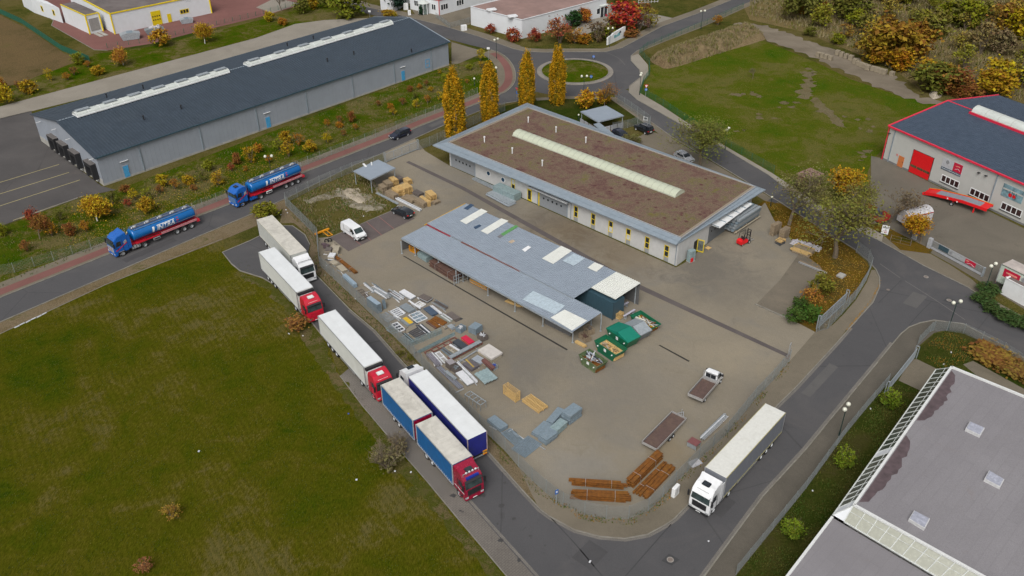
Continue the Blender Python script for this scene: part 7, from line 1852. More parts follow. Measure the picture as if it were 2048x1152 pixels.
# yellow plough attachments
t=thing('plough_attachment','orange-yellow plough attachment lying on the grass corner','machine part',G(*z6(1000,875)),.55)
b=MB();b.bar((-1.6,.35,.35),(1.0,.5,.55),.28,.32);b.obj('blade',orange,t,bevel=.05);
for x in (-.2,.5):b=MB();b.bar((x,.3,.4),(x+.35,-1.1,.2),.12);b.obj('arm',orange,t)
b=MB();b.bar((.1,-1.1,.2),(.95,-1.1,.2),.1);b.obj('crossbar',orange,t)
S('galvanised channel pack nearest the beige slabs',q4(z8,[(420,492),(562,622),(460,472)]),4,.13,plain('pale blue steel',(.30,.38,.45),.5,metal=.2,var=.12),part='channel',ribs=3)
F('brownish empty steel frame beside the channel pack',q4(z8,[(600,660),(690,745),(660,628)]),brownpan,3)
Bm_('long pale beams pointing to the tall crate',q4(z8,[(680,575),(790,665),(715,562)]),3,1,[whitep,greypan],prof='U',jit=.4,band=False)
Bm_('second long beam pair beside the first pale ones',q4(z8,[(790,570),(900,660),(820,560)]),3,1,[greypan,whitep],prof='U',jit=.4,band=False)
crate('tall blue-grey mesh crate, the biggest box of the store field',q4(z8,[(738,850),(868,945),(800,835)]),1.5,bluegrey,9,'mesh_crate',lid=plain('pale blue steel',(.30,.38,.45)))
crate('blue-grey mesh crate with folded peaked top beside the tall crate',q4(z8,[(945,885),(975,880),(1060,815)]),1.0,bluegrey,7,'mesh_crate',fillm=bluegrey)
Bm_('pile of white and silver profiles behind the crates',q4(z8,[(800,660),(960,760),(860,620)]),6,2,[whitep,alu,galv],prof='X',jit=.6,band=False,sec=.14)
Bm_('mixed pale and brown scrap profiles right of the crates',q4(z8,[(990,690),(1130,780),(1060,650)]),6,1,[brownpan,whitep,greypan],prof='U',jit=.5,band=False)
S('low pallet of silvery curved rails',q4(z8,[(1140,690),(1290,780),(1180,640)]),2,.14,[greypan,whitep],part='rail_pack',ribs=6)
S('dark purple pallet pile at the upper edge of the store field',q4(z8,[(1390,760),(1500,815),(1450,715)]),3,.12,[darkpan,whitep,brownpan],part='board',jit=.15,ribs=4)
Bm_('thick white tube lying across the field',q4(z8,[(1262,800),(1405,900),(1272,785)]),1,1,whitep,part='tube',prof='O',band=False,sec=.28)
F('white pallet with loose wires',q4(z8,[(1340,830),(1420,870),(1400,790)]),whitep,4,panel=plain('pale board',(.42,.40,.34),.8))
S('grey flat panel pack, middle of the field',q4(z8,[(1150,870),(1270,950),(1220,815)]),3,.08,greypan,part='panel',jit=.1)
F('pile of white and black window-like frames',q4(z8,[(1030,920),(1120,990),(1110,860)]),whitep,6,.06,cross=3,panel=darkpan)
F('large thin grey panel frame on the ground by the fence',q4(z8,[(885,975),(1000,1055),(970,925)]),greypan,2,.03,panel=plain('dull grey board',(.19,.19,.18),.8))
c,h,L,Wd=P3(*q4(z8,[(1150,1035),(1245,1115),(1225,985)]));t=thing('panel_stack','grey panel with bright yellow sheet on top','stack',c,h,MATG)
b=MB();b.box(-L/2,L/2,-Wd/2,Wd/2,.05,.25);b.obj('grey_panel',greypan,t);b=MB();b.box(-L/2*.9,L/2*.9,-Wd*.12,Wd*.42,.25,.31);b.obj('yellow_sheet',plain('bright yellow sheet',(.60,.38,.02),.6),t)
F('pair of blue-grey framed panels right of the yellow sheet',q4(z8,[(1262,970),(1370,1065),(1400,920)]),whitep,2,.05,panel=bluegrey)
S('dark blue smooth panel stack',q4(z8,[(1452,895),(1560,985),(1530,858)]),2,.1,plain('dark blue panel',(.055,.08,.12),.4),part='panel')
Bm_('white profile pack beside the dark blue panel',q4(z8,[(1530,860),(1660,960),(1560,845)]),2,1,whitep,prof='U',jit=.1,band=False)
Bm_('long thin galvanised angles at the outer edge',q4(z8,[(1570,825),(1720,915),(1650,795)]),6,1,[alu,greypan,brownpan],prof='U',jit=.4,band=False)
Bm_('olive grey channel pack near the outer edge',q4(z8,[(1650,990),(1770,1070),(1700,950)]),4,1,[plain('olive grey steel',(.24,.26,.22),.5),whitep],prof='U',jit=.15,band=False)
S('brown panel stack at the outer right of the field',q4(z8,[(1750,975),(1860,1055),(1810,940)]),3,.1,brownpan,part='panel')
for a,l in ((0,'rusty sheet strips, left pack'),(1,'rusty sheet strips, right pack')):
 Bm_(l+' in the store field',q4(z8,[(1475+75*a,1060-30*a),(1600+100*a,1145-35*a),(1535+75*a,1020-35*a)]),3,1,[rust,rustdark],prof='X',jit=.15,band=False,sec=.12)
F('white framed dark panel lying at the fence',q4(z5,[(275,68),(375,160),(345,35)]),whitep,2,.07,panel=darkpan)
stackof('small grey square block',q4(z5,[(995,100),(1045,138),(1040,68)]),2,.14,galv,part='block')
F('dark slatted pallet frame near the mesh frames',q4(z5,[(495,165),(605,245),(600,105)]),darkpan,7,.05,cross=4,panel=brownpan)
Bm_('black and white long profiles beside the slatted frame',q4(z5,[(615,88),(740,195),(665,68)]),3,2,[darkpan,whitep],prof='X',jit=.2,band=False,sec=.12)
Bm_('thin dark angle irons at the fence',q4(z5,[(420,185),(540,290),(450,170)]),3,1,[darkpan,galvgreen],prof='X',jit=.3,band=False,sec=.08)
F('rusty thin lattice sheets at the fence',q4(z5,[(370,250),(470,330),(430,190)]),galvgreen,8,.02,cross=5)
F('pair of thin grey wire frames at the fence',q4(z5,[(200,110),(290,185),(260,70)]),galvgreen,3,.03,cross=2)
c0_=G(*z5(520,345));c1_=G(*z5(925,175));h=heading(c0_,c1_);L=(c1_-c0_).length
t=thing('lattice_row','row of upright galvanised mesh frames standing across the field','frames',c0_,h,MATG)
for k in range(5):
 for s in (0,.35):
  q=MB();x0=L*k/5;x1=L*(k+1) /5-.05
  for x in (x0,x1):q.bar((x,s,0),(x,s,.8),.04)
  for z in (.05,.78):q.bar((x0,s,z),(x1,s,z),.04)
  for i in range(6):q.bar((x0+(x1-x0) *(i+1) /7,s,.05),(x0+(x1-x0) *(i+1) /7,s,.78),.015)
  for z in (.25,.45,.62):q.bar((x0,s,z),(x1,s,z),.015)
  q.obj('mesh_frame',galvgreen,t)
Bm_('long pale green channels across the field',q4(z5,[(615,408),(1075,175),(635,432)]),4,1,galvgreen,prof='U',jit=.4,band=False,sec=.16)
c,h,L,Wd=P3(*q4(z5,[(710,440),(1095,245),(720,455)]));Wd=.7;t=thing('storage_rack','long red-brown steel frame with cross ties','frame',c,h,MATG);rb_=plain('red brown steel',(.17,.06,.045),.7,var=.2)
for y in (-Wd/2,Wd/2):b=MB();b.bar((-L/2,y,.2),(L/2,y,.2),.1);b.obj('rail',rb_,t)
for i in range(6):x=-L/2+L*i/5;b=MB();b.bar((x,-Wd/2,.22),(x,Wd/2,.22),.12);b.obj('crossbar',rb_,t)
c,h,L,Wd=P3(*q4(z5,[(1012,510),(1405,300),(1025,530)]));Wd=.6;t=thing('storage_rack','long galvanised beam on red-brown feet, between boxes and white sheets','frame',c,h,MATG)
for k in range(3):b=MB();b.box(-L/2,L/2,-Wd/2+k*.2,-Wd/2+k*.2+.17,.42,.56);b.obj('beam',galv,t)
for y in (-Wd/2,Wd/2):b=MB();b.bar((-L/2,y,.2),(L/2,y,.2),.08);b.obj('rail',rb_,t)
for i in range(6):x=-L/2+L*i/5;b=MB();b.bar((x,-Wd/2-.1,.3),(x,Wd/2+.1,.3),.1,.24);b.obj('foot',rb_,t)
Bm_('two thin galvanised rails below the red-footed beam',q4(z5,[(1130,540),(1400,375),(1140,552)]),2,1,galv,prof='X',jit=.3,band=False,sec=.08)
stackof('bright red sheet stack on wooden slats',q4(z5,[(1165,260),(1275,345),(1225,222)]),3,.13,[plain('crimson sheet',(.50,.012,.05),.5),wood,plain('crimson sheet',(.50,.012,.05),.5)],part='sheet')
stackof('dark blue-black sheet stack beside the red one',q4(z5,[(1060,305),(1190,395),(1125,268)]),3,.12,darkpan,part='sheet')
F('wood and steel frames beside the dark sheets',q4(z5,[(960,360),(1090,440),(1010,315)]),beige,4,.06,cross=1)
Bm_('dark and white profiles between frames and dark sheets',q4(z5,[(1010,330),(1160,425),(1050,318)]),3,1,[darkpan,whitep],prof='X',jit=.2,band=False,sec=.1)
Bm_('blue-grey channels left of the long beam',q4(z5,[(895,385),(1020,480),(940,365)]),3,1,[bluegrey,brownpan],prof='U',jit=.2,band=False)
F('pair of oval-ended white frames',q4(z5,[(835,435),(950,560),(890,415)]),whitep,4,.06,cross=1)
Bm_('purple-grey perforated channels at the fence',q4(z5,[(725,465),(850,605),(790,430)]),4,2,[plain('purple grey steel',(.26,.25,.29),.5,var=.2),whitep],prof='U',jit=.15,band=False)
crate('grey-brown sheet box, taller of two',q4(z5,[(970,600),(1025,650),(1050,570)]),.95,brownpan,9,'sheet_box',lid=plain('grey box lid',(.27,.25,.26),.6),cat='box')
crate('grey-brown sheet box with scrap, lower of two',q4(z5,[(1040,650),(1095,695),(1120,620)]),.7,brownpan,7,'sheet_box',fillm=greypan,cat='box')
t=stackof('large square stack of white marbled sheets',q4(z5,[(1385,440),(1555,535),(1515,365)]),2,.16,[beige,wood],part='sheet',z0=.15)
c,h,L,Wd=P3(*q4(z5,[(1380,385),(1555,500),(1515,300)]),z=.75)
t2_=thing('white_sheet_stack','white marbled top sheets shifted on the large square stack','stack',c,h,MATG)
for k in range(3):b=MB();b.box(-L/2,L/2,-Wd/2+.01*k,Wd/2,.5+k*.1,.58+k*.1);b.obj('sheet',plain('marbled white sheet',(.50,.47,.44),.6,var=.1,scale=1.5,dirt=(.3,.27,.25),dirt_amt=.5),t2_)
b=MB();b.box(-L/2+.1,L/2-.1,-Wd/2+.1,Wd/2-.1,.0,.5);b.obj('packing',beige,t2_)
stackof('shiny blue steel sheets stack',q4(z5,[(1300,520),(1415,585),(1370,465)]),2,.12,silversheet,part='sheet')
stackof('dark slab stack with two yellow planks on top',q4(z5,[(1185,585),(1300,665),(1275,520)]),2,.14,plain('dark slab',(.10,.09,.10),.6),part='slab')
Bm_('two yellow planks on the dark slabs',q4(z5,[(1225,540),(1325,640),(1240,530)]),2,1,plain('yellow plank',(.42,.29,.06),.7),part='plank',prof='X',band=False,z0=.34,sec=.05)
c,h,L,Wd=P3(*q4(z5,[(1335,720),(1470,850),(1450,600)]));t=thing('tilted_plate_rack','tilted grey-green plates resting on a steel stand','rack',c,h,MATG)
for k in range(4):u0=-Wd/2+Wd*k/4;b=MB();slab(b,[(-L/2,u0,.35),(L/2,u0,.35),(L/2,u0+Wd/4-.03,.5),(-L/2,u0+Wd/4-.03,.5)],.03);b.obj('plate',galvgreen,t)
for x in (-L/2+.1,L/2-.1):
 for y in (-Wd/2+.1,Wd/2-.1):b=MB();b.bar((x,y,0),(x,y,.4),.05);b.obj('leg',galv,t)
stackof('red-brown plate behind the tilted rack',q4(z5,[(1430,555),(1560,670),(1480,545)]),2,.16,plain('red brown plate',(.14,.06,.05),.7),part='plate',z0=.3)
crate('small bin with blue sack behind the tilted rack',q4(z5,[(1540,620),(1590,650),(1580,590)]),.6,galv,3,'small_bin',cat='bin',fillm=plain('blue sack',(.02,.05,.28),.6))
Bm_('long white perforated profile beside the boxes',q4(z5,[(1090,560),(1350,815),(1125,548)]),1,1,whitep,prof='U',jit=.05,band=True,sec=.3)
stackof('silver sheets on a grey pallet',q4(z5,[(1095,700),(1245,855),(1185,665)]),2,.12,[greypan,whitep],part='sheet',ribs=5)
Bm_('long grey channel sheets along the fence',q4(z5,[(850,625),(1140,900),(910,605)]),3,1,plain('lilac grey steel',(.30,.31,.36),.5,metal=.2,var=.15),prof='U',jit=.15,band=False)
Bm_('galvanised rail bundle on top of the channel sheets',q4(z5,[(950,700),(1075,800),(985,680)]),4,2,galv,prof='X',jit=.15,z0=.3,sec=.14)
crate('mesh crate with white hoses on top',q4(z5,[(1100,150),(1160,180),(1180,110)]),.8,bluegrey,6,'mesh_crate',fillm=whitep)
crate('blue-grey mesh crate with closed top',q4(z5,[(1265,160),(1355,200),(1330,90)]),1.0,bluegrey,8,'mesh_crate',lid=bluegrey)
crate('brown-grey mesh crate with rolls on top',q4(z5,[(1375,235),(1440,285),(1440,200)]),.8,brownpan,6,'mesh_crate',fillm=whitep)
# rest: gates, fences, lamps, signs
fence(Gs(FENCE_S),2.0,'tall galvanised mesh fence round the storage yard, along both roads',group=None)
fence(Gs([(640,532),(637,505),(636,476)]),2.0,'short mesh fence piece beside the stone pallets')
fence(Gs([(636,476),(604,444),(572,412)]),2.0,'dense mesh fence from the street corner down to the stone pallets')
fence(Gs([(572,406),(640,372),(705,345),(770,325)]),2.0,'mesh fence beside the street, left of the sliding gate')
fence(Gs([(838,300),(860,292),(905,272),(960,243),(1010,222)]),2.0,'mesh fence beside the street, right of the sliding gate')
fence(Gs([(1235,205),(1262,222),(1300,250),(1293,268)]),2.0,'mesh fence from the roundabout to the visitor court')
fence(Gs([(1225,262),(1255,256),(1275,250),(1300,262)]),1.8,'mesh fence between carport and visitor court')
fence(Gs(FENCE_C[:8]),2.0,'curved mesh fence behind the open gate around the leaf covered corner')
fence(Gs([(1472,1150),(1545,1060),(1612,977),(1691,868),(1731,819),(1775,768)]),1.6,'straight mesh fence along the right pavement in front of the willow shrubs')
fence(Gs([(1835,690),(1860,664),(1866,662),(1893,662),(1926,667),(1962,683),(2005,705),(2048,733),(2120,772)]),1.6,'curved mesh fence round the corner lawn',step=2.9)
BF=Gs([(-60,560),(30,545),(220,488),(462,393),(617,329),(833,242),(955,190)])
fence(BF,1.7,'long thin mesh fence between the red cycle path and the warehouse bank',step=2.8,nv=16,nh=6,w=.006)
fence(Gs([(-20,18),(45,48),(125,102),(180,124)]),1.6,'green mesh fence with dark hedge net beside the brown field',mat=fencegreen,nv=50,nh=18,w=.014)
fence(Gs([(215,96),(300,84),(385,62),(512,32),(600,8)]),1.2,'low thin green fence along the red paved court',mat=fencegreen,nv=6,nh=3,w=.008,post=.05)
fence(Gs([(1486,16),(1401,54),(1336,79),(1294,96),(1279,108),(1298,128),(1299,150),(1287,165),(1281,186),(1326,212),(1368,240),(1462,297),(1547,346)]),1.5,'green mesh fence along the whole roadside of the green field',mat=fencegreen,step=3.2,nv=16,nh=6,w=.008)
fence(Gs([(872,35),(900,56),(955,40)]),1.4,'grey fence and gate before the office court',step=3)
fence(Gs([(1780,482),(1820,492)]),1.1,'short wooden post fence under the orange tree',mat=bark,nv=2,nh=2,w=.02,post=.05)
def slide_gate(label,a,c,H,mat=None,name='sliding_gate',dense=20,posts=True,base=True):
 P,Q=G(*a),G(*c);h=heading(P,Q);L=(Q-P).length;t=thing(name,label,'gate',P,h)
 m=mat or galv
 b=MB();b.box(0,L,-.05,.05,.2,.34);b.box(0,L,-.04,.04,H-.06,H);b.obj('gate_frame',m,t)
 for i in range(5):x=(L-.08) *i/4;b=MB();b.box(x,x+.08,-.04,.04,.34,H-.06);b.obj('upright',m,t)
 b=MB();n=int(L/.11)
 for i in range(1,n):b.box(L*i/n-.008,L*i/n+.008,-.012,.012,.34,H-.06)
 props(b.obj('gate_bars',m,t),kind='stuff')
 if posts:
  for x in (-.12,L+.1):
   b=MB();b.box(x-.06,x+.06,-.25,-.15,0,H+.35);b.box(x-.06,x+.06,.15,.25,0,H+.35);b.box(x-.06,x+.06,-.25,.25,H+.25,H+.35);b.obj('gate_portal',m,t)
 return t
slide_gate('long closed sliding gate of pale steel beside the street and the small shelter',(772,326),(836,300),1.9)
slide_gate('open sliding gate leaf standing diagonal behind the curved fence',(1636,658),(1690,607),2.0)
slide_gate('sliding gate with white frame at the right pavement before the office building',(1773,786),(1829,716),1.6)
for q,l in ((( 1576,714),'white steel gate portal at the end of the storage yard fence'),):
 p=G(*q);t=thing('gate_portal',l,'gate post',p,1.0);b=MB();b.bar((-.3,0,0),(-.3,0,2.2),.08);b.bar((.3,0,0),(.3,0,2.2),.08);b.bar((-.3,0,2.2),(.3,0,2.2),.08);b.obj('portal',alu,t);b=MB();b.box(-.5,.5,-.2,.2,0,.12);b.obj('footing',plain('brown footing',(.2,.1,.06),.8),t)
# printed gate of the forecourt
P,Q=G(1862,498),G(1962,552);h=heading(P,Q);L=(Q-P).length
t=thing('printed_gate','long low grey sliding gate with teal, white and red print panels','gate',P,h)
b=MB();b.box(0,L,-.06,.06,.1,.42);b.obj('gate_beam',plain('pale gate beam',(.36,.37,.39),.5),t)
b=MB();b.box(0,L,-.05,.05,1.5,1.58);b.obj('gate_top',alu,t)
for i in range(int(L/.17)):
 x=.05+i*.17
 b=MB();b.box(x,x+.05,-.02,.02,.42,1.5);b.obj('gate_bar',galv,t)
for x0,x1,m,nm in ((.13,.33,plain('teal print',(.035,.07,.09),.5),'teal_panel'),(.33,.66,plain('grey print',(.34,.35,.36),.5),'grey_panel'),(.66,.86,plain('crimson sign',(.45,.008,.04)),'red_panel')):
 b=MB();b.box(L*x0,L*x1,-.07,-.05,.72,1.5);pp=b.obj(nm,m,t)
 if nm=='grey_panel':b=MB();b.tube((L*.38,-.07,1.12),(L*.38,-.09,1.12),.26,seg=18);b.obj('emblem',silver,pp)
 if nm=='red_panel':
  b=MB();ol=[(.7,.85),(.73,.9),(.75,1.02),(.79,1.02),(.81,.9),(.85,.85)]
  for i in range(5):b.bar((L*ol[i][0],-.08,ol[i][1]),(L*ol[i+1][0],-.08,ol[i+1][1]),.02,.05)
  b.obj('car_outline',whiteclean,pp);b=MB();b.box(L*.68,L*.73,-.08,-.07,1.15,1.35);b.obj('motif',pinkm,pp)
b=MB();b.box(-.75,-.15,-.25,.25,0,1.75);b.obj('gate_post',plain('pale gate beam',(.36,.37,.39)),t,bevel=.03);b=MB();b.box(L+.05,L+.25,-.2,.2,0,1.6);b.obj('gate_post',galv,t)
b=MB();p=G(1828,478);t=thing('utility_cabinet','small grey cabinet beside the gate post under the orange tree','cabinet',p,h);b.box(-.4,.4,-.2,.2,0,1.2);b.obj('body',plain('cabinet grey',(.3,.31,.32),.5),t,bevel=.03)
# lamps
def lamp(label,px,H=4.6,n=2,hd_=0.0,r=.27):
 p=G(*px);t=thing('street_lamp',label,'street lamp',p,hd_,'globe street lamps')
 b=MB();b.tube((0,0,0),(0,0,H),.06,.05,8);b.tube((0,0,0),(0,0,.5),.1,.09,8);b.obj('pole',polewood,t)
 for s in ((-1,1) if n==2 else (0,)):
  if s:b=MB();b.bar((0,0,H-.1),(s*.55,0,H-.05),.05);b.obj('arm',polewood,t)
  b=MB();k=8
  pr=[(r*math.sin(math.pi*i/k) +.001,-r*math.cos(math.pi*i/k)) for i in range(k+1)]
  q=lathe(pr,14);q.v=[(x+s*.58,z,y+H+r*.7) for x,y,z in q.v];q.obj('globe',globe,t,smooth=True)
 return t
lamp('double globe street lamp on the curved lawn fence, lower right',(1896,660),4.5,2,.3)
lamp('double globe street lamp on the right pavement above the willow shrubs',(1678,871),4.3,2,.9)
lamp('double globe street lamp at the hedge by the printed gate',(1968,585),4.6,2,.6)
lamp('double globe street lamp behind the right tank lorry',(545,360),4.6,2,.2)
lamp('double globe lamp in front of the white name wall',(1219,94),4.6,2,.2)
lamp('double globe lamp at the green field fence, upper right',(1402,58),4.6,2,.3)
lamp('double globe lamp at the near kerb of the roundabout',(1167,194),4.6,2,.1)
lamp('double globe lamp at the right mouth of the roundabout',(1279,190),4.6,2,1.3)
lamp('double globe lamp before the warehouse end by the road',(993,117),4.6,2,.8)
lamp('single globe lamp between the two right poplars of the street',(993,178),4.8,1)
lamp('single globe lamp right of the leftmost poplar',(932,272),7.5*.6,1)
lamp('globe street lamp at the green fence beyond the big olive tree',(1450,300),4.2,2,1.0)
lamp('single globe lamp behind the right end of the planted roof',(1541,412),1.6,1,r=.2)
lamp('globe lamp on the lawn beside the carport',(1157,240),1.0,1,r=.2)
lamp('single globe lamp on the warehouse bank near the far end',(949,172),1.6,1,r=.24)
# road signs
def sign(label,px,H,kind,hd_=0.0,name='road_sign'):
 p=G(*px);t=thing(name,label,'road sign',p,hd_,'road signs');b=MB();b.tube((0,0,0),(0,0,H),.04,seg=6);b.obj('pole',galv,t)
 bl_=plain('sign blue',(.02,.12,.42),.4)
 if 'y' in kind:
  b=MB();b.prism([(-.45,.35),(.45,.35),(0,-.42)],-.0,.03);b.v=[(x,-.06-z,H-.4+y) for x,y,z in b.v];f=b.obj('give_way_plate',brightred,t)
  b=MB();b.prism([(-.3,.25),(.3,.25),(0,-.27)],0,.01);b.v=[(x,-.095-z,H-.4+y) for x,y,z in b.v];b.obj('plate_centre',whiteclean,f)
 if 'r' in kind:
  z=H-(1.15 if 'y' in kind else .35);b=MB();b.tube((0,-.05,z),(0,-.08,z),.32,seg=18);f=b.obj('round_plate',bl_,t)
  b=MB()
  for k in range(3):a=k*2.094;b.bar((.16*math.cos(a),-.09,z+.16*math.sin(a)),(.16*math.cos(a+1.2),-.09,z+.16*math.sin(a+1.2)),.02,.06)
  b.obj('arrow',whiteclean,f)
 if 'p' in kind:b=MB();b.box(-.2,.2,-.08,-.05,H-.65,H-.02);f=b.obj('blue_plate',bl_,t);b=MB();b.box(-.1,.1,-.09,-.08,H-.45,H-.2);b.obj('symbol',whiteclean,f)
 if 'w' in kind:b=MB();b.box(-.35,.35,-.08,-.05,H-.5,H);b.obj('white_plate',whiteclean,t)
 return t
sign('give way triangle above blue roundabout arrow plate at the green field',(1291,194),2.9,'yr')
sign('blue round arrow sign on the roundabout green',(1182,160),1.2,'r')
sign('give way sign seen at the left mouth of the roundabout',(1034,198),2.6,'yr',2.5)
sign('small blue sign on a pole at the round corner fence',(1112,1010),2.4,'p',.5)
sign('small white street name sign at the warehouse end',(977,120),3.2,'w')
sign('white board sign behind the warehouse ridge',(740,35),2.0,'w')
sign('blue arrow sign behind the far side of the roundabout island',(1187,118),1.0,'r')
# white name wall behind the roundabout
P,Q=G(1214,90),G(1249,74);h=heading(P,Q);L=(Q-P).length;t=thing('name_wall','curved white name wall with turquoise letters beside the roundabout','sign wall',P,h)
b=loft_profile([(0,0,.15),(0,1.9,.15),(L*.25,2.2,.15),(L*.28,2.45,.15),(L*.9,2.9,.15),(L,2.8,.15),(L,0,.15)]);b.obj('wall',white,t)
b=MB();rnd=random.Random(2)
for k in range(7):x=L*(.36+.05*k);b.box(x,x+L*.03,-.19,-.15,1.0+.03*k,1.6+.05*k+rnd.uniform(-.1,.2))
b.obj('lettering',plain('turquoise',(.05,.32,.38),.5),t)
b=MB()
for k in range(3):b.tube((L*(.66+.03*k),-.15,1.9+.2*(k % 2)),(L*(.66+.03*k),-.2,1.9+.2*(k % 2)),.22,seg=10)
b.obj('dark_emblem',darkpan,t)
# the small white board at the street bend
p=G(1768,470);t=thing('info_board','small white board with black letters at the street bend','sign',p,-.5);b=MB();b.box(-.55,.55,-.04,.04,.25,1.75);f=b.obj('board',whiteclean,t)
b=MB()
for k in range(5):b.box(-.42+k*.18,-.32+k*.18,-.055,-.04,1.25,1.55)
b.obj('lettering',black,f);b=MB();b.box(-.35,.3,-.055,-.04,.7,.78);b.box(-.1,.3,-.055,-.04,.45,.6);b.obj('print',plain('pink print',(.4,.2,.22),.6),f)
for x in (-.45,.45):b=MB();b.box(x-.03,x+.03,-.03,.03,0,.3);b.obj('leg',galv,t)
# cabinets
for l,q,s,hh in (('white power cabinet on the pavement at the round corner fence',(1350,990),(1.05,.42,1.35),.85),('white cabinet on the verge across from the warehouse end',(928,61),(1.5,.8,1.5),.4),('small white pillar box on the pavement before the office',(819,30),(.8,.8,1.3),.2),('white notice board on the pavement before the conifer',(812,20),(1.4,.15,2.0),.1),('dark and white notice plate on the court fence',(1291,242),(1.0,.1,.9),-.5),('grey cabinet with red gas bottle cage at the workshop corner',(1381,522),(1.1,.8,2.0),.6)):
 p=G(*q);t=thing('cabinet',l,'cabinet',p,hh);b=MB();b.box(-s[0] /2,s[0] /2,-s[1] /2,s[1] /2,.05,s[2]);bd=b.obj('body',white if 'grey' not in l else galvgreen,t,bevel=.03)
 b=MB();b.box(-s[0] /2-.02,s[0] /2+.02,-s[1] /2-.02,s[1] /2+.02,0,.08);b.obj('base',concrete,t)
 b=MB();b.box(-.01,.01,-s[1] /2-.012,-s[1] /2,.15,s[2] -.1);b.obj('door_gap',black,bd)
 if 'red' in l:b=MB();b.box(-.45,.1,-s[1] /2-.05,-s[1] /2,.1,.8);b.obj('red_cage',brightred,t)
 if 'dark and' in l:b=MB();b.box(-.35,.3,-.08,-.055,.45,.8);b.obj('dark_print',black,bd)
# manholes
for l,q,pm in (('round manhole cover in a dark asphalt patch at the road mouth',(1340.5,1120),True),('oval pale manhole cover on the right street',(1898,601),True),('pale manhole cover on the street by the bend',(1852,554),False),('tiny pale cover near the kerb bend',(1776,580),False)):
 p=G(*q);r_=.36
 if pm:sheet('asphalt_patch',[(p.x-.9,p.y-.1),(p.x,p.y-.75),(p.x+.95,p.y),(p.x,p.y+.8)],plain('dark asphalt patch',(.042,.042,.044),.8),L6,world=True)
 t=thing('manhole_cover',l,'manhole cover',(p.x,p.y,0),0,'manhole covers');b=MB();b.tube((0,0,.02),(0,0,.06),r_ if 'tiny' not in l else .2,seg=20);f=b.obj('rim',plain('pale cover ring',(.24,.22,.20),.8),t);b=MB();b.tube((0,0,.06),(0,0,.068),r_*.7,seg=20);b.obj('lid',plain('iron lid',(.17,.14,.12),.8),f)
# stone blocks along the dirt track
ORD=['first','second','third','fourth','fifth','sixth','seventh','eighth','ninth','tenth','eleventh','twelfth','thirteenth','fourteenth','fifteenth','sixteenth','seventeenth','eighteenth']
blk=[]
for x0,y0,x1,y1,n in ((1632,112,1664,121,4),(1670,108,1696,118,3),(1698,118,1704,122,1),(1706,126,1738,141,5),(1742,140,1772,150,4),(1777,151,1789,152,1)):
 for k in range(n):f=(k+.5) /n;blk.append((x0+(x1-x0) *f,y0+(y1-y0) *f,1))
rnd=random.Random(3)
stone=plain('sandstone block',(.25,.21,.15),.95,var=.2,scale=1.5,bmp=.4,dirt=(.15,.13,.07),dirt_amt=.5)
b=MB();b.box(-.5,.5,-.5,.5,0,1.1);bm_=b.mesh('block',stone,bevel=.06)
for i,(x,y,_) in enumerate(blk):
 p=G(x,y);o=ref('stone_block',bm_,None,p,rnd.uniform(-.15,.15) +heading(G(1632,112),G(1789,152)),(rnd.uniform(.9,1.1),rnd.uniform(.9,1.2),rnd.uniform(.9,1.1)))
 props(o,'big squared stone block beside the dirt track, %s from the left end of the row' % ORD[i],'stone block','stone blocks beside the dirt track')
# litter, small stones
rnd=random.Random(12)
for i,(x,y,w_) in enumerate([(572,420,'at the street corner of the mesh fence'),(562,430,'behind the grimy white trailer'),(575,426,'on the green patch by the corner fence'),(727,433,'on the grass plot behind the white van'),(697,828,''),(578,668,'on the meadow below the rust brown bush'),(606,672,'on the meadow beside the middle red cab'),(713,960,'alone in the meadow, left of the red blue lorry'),(790,943,'below the large dry beige shrub'),(822,945,'on the dirt edge of the brick strip'),(1417,1083,'on the road in front of the grey curtain lorry'),(762,916,'left of the dry beige shrubs'),(1887,729,'on the bare spot of the corner lawn'),(1902,705,'in the middle of the corner lawn'),(1741,818,'on the lawn beside the farthest willow shrub'),(1625,982,'on the lawn between the nearer willow shrubs'),(1180,1124,'on the road below the round corner'),(711,598,'on the verge between red cabs and fence'),(651,551,'on the verge beside the white cab'),(398,903,'in the open middle of the meadow')]):
 p=G(x,y);m=whitep if w_ else plain('blue scrap',(.02,.08,.4),.5);b=MB();b.ob((0,0,.06),rnd.uniform(.14,.3),rnd.uniform(.1,.2),.08,rnd.uniform(0,3));o=b.obj('litter_piece',m,loc=p)
 props(o,'small pale scrap of litter ' +w_ if w_ else 'small blue scrap lying in the meadow','litter','pieces of litter on the ground')
t=thing('white_pipe','broken white edging strip lying at the left meadow border','edging strip',G(62,641),heading(G(42,646),G(85,626)));b=MB()
for k in range(6):b.ob((-2+k*.8,.08*(k % 2),.06),.7,.12,.1,.05*(k % 3));
b.obj('strip',whitep,t)
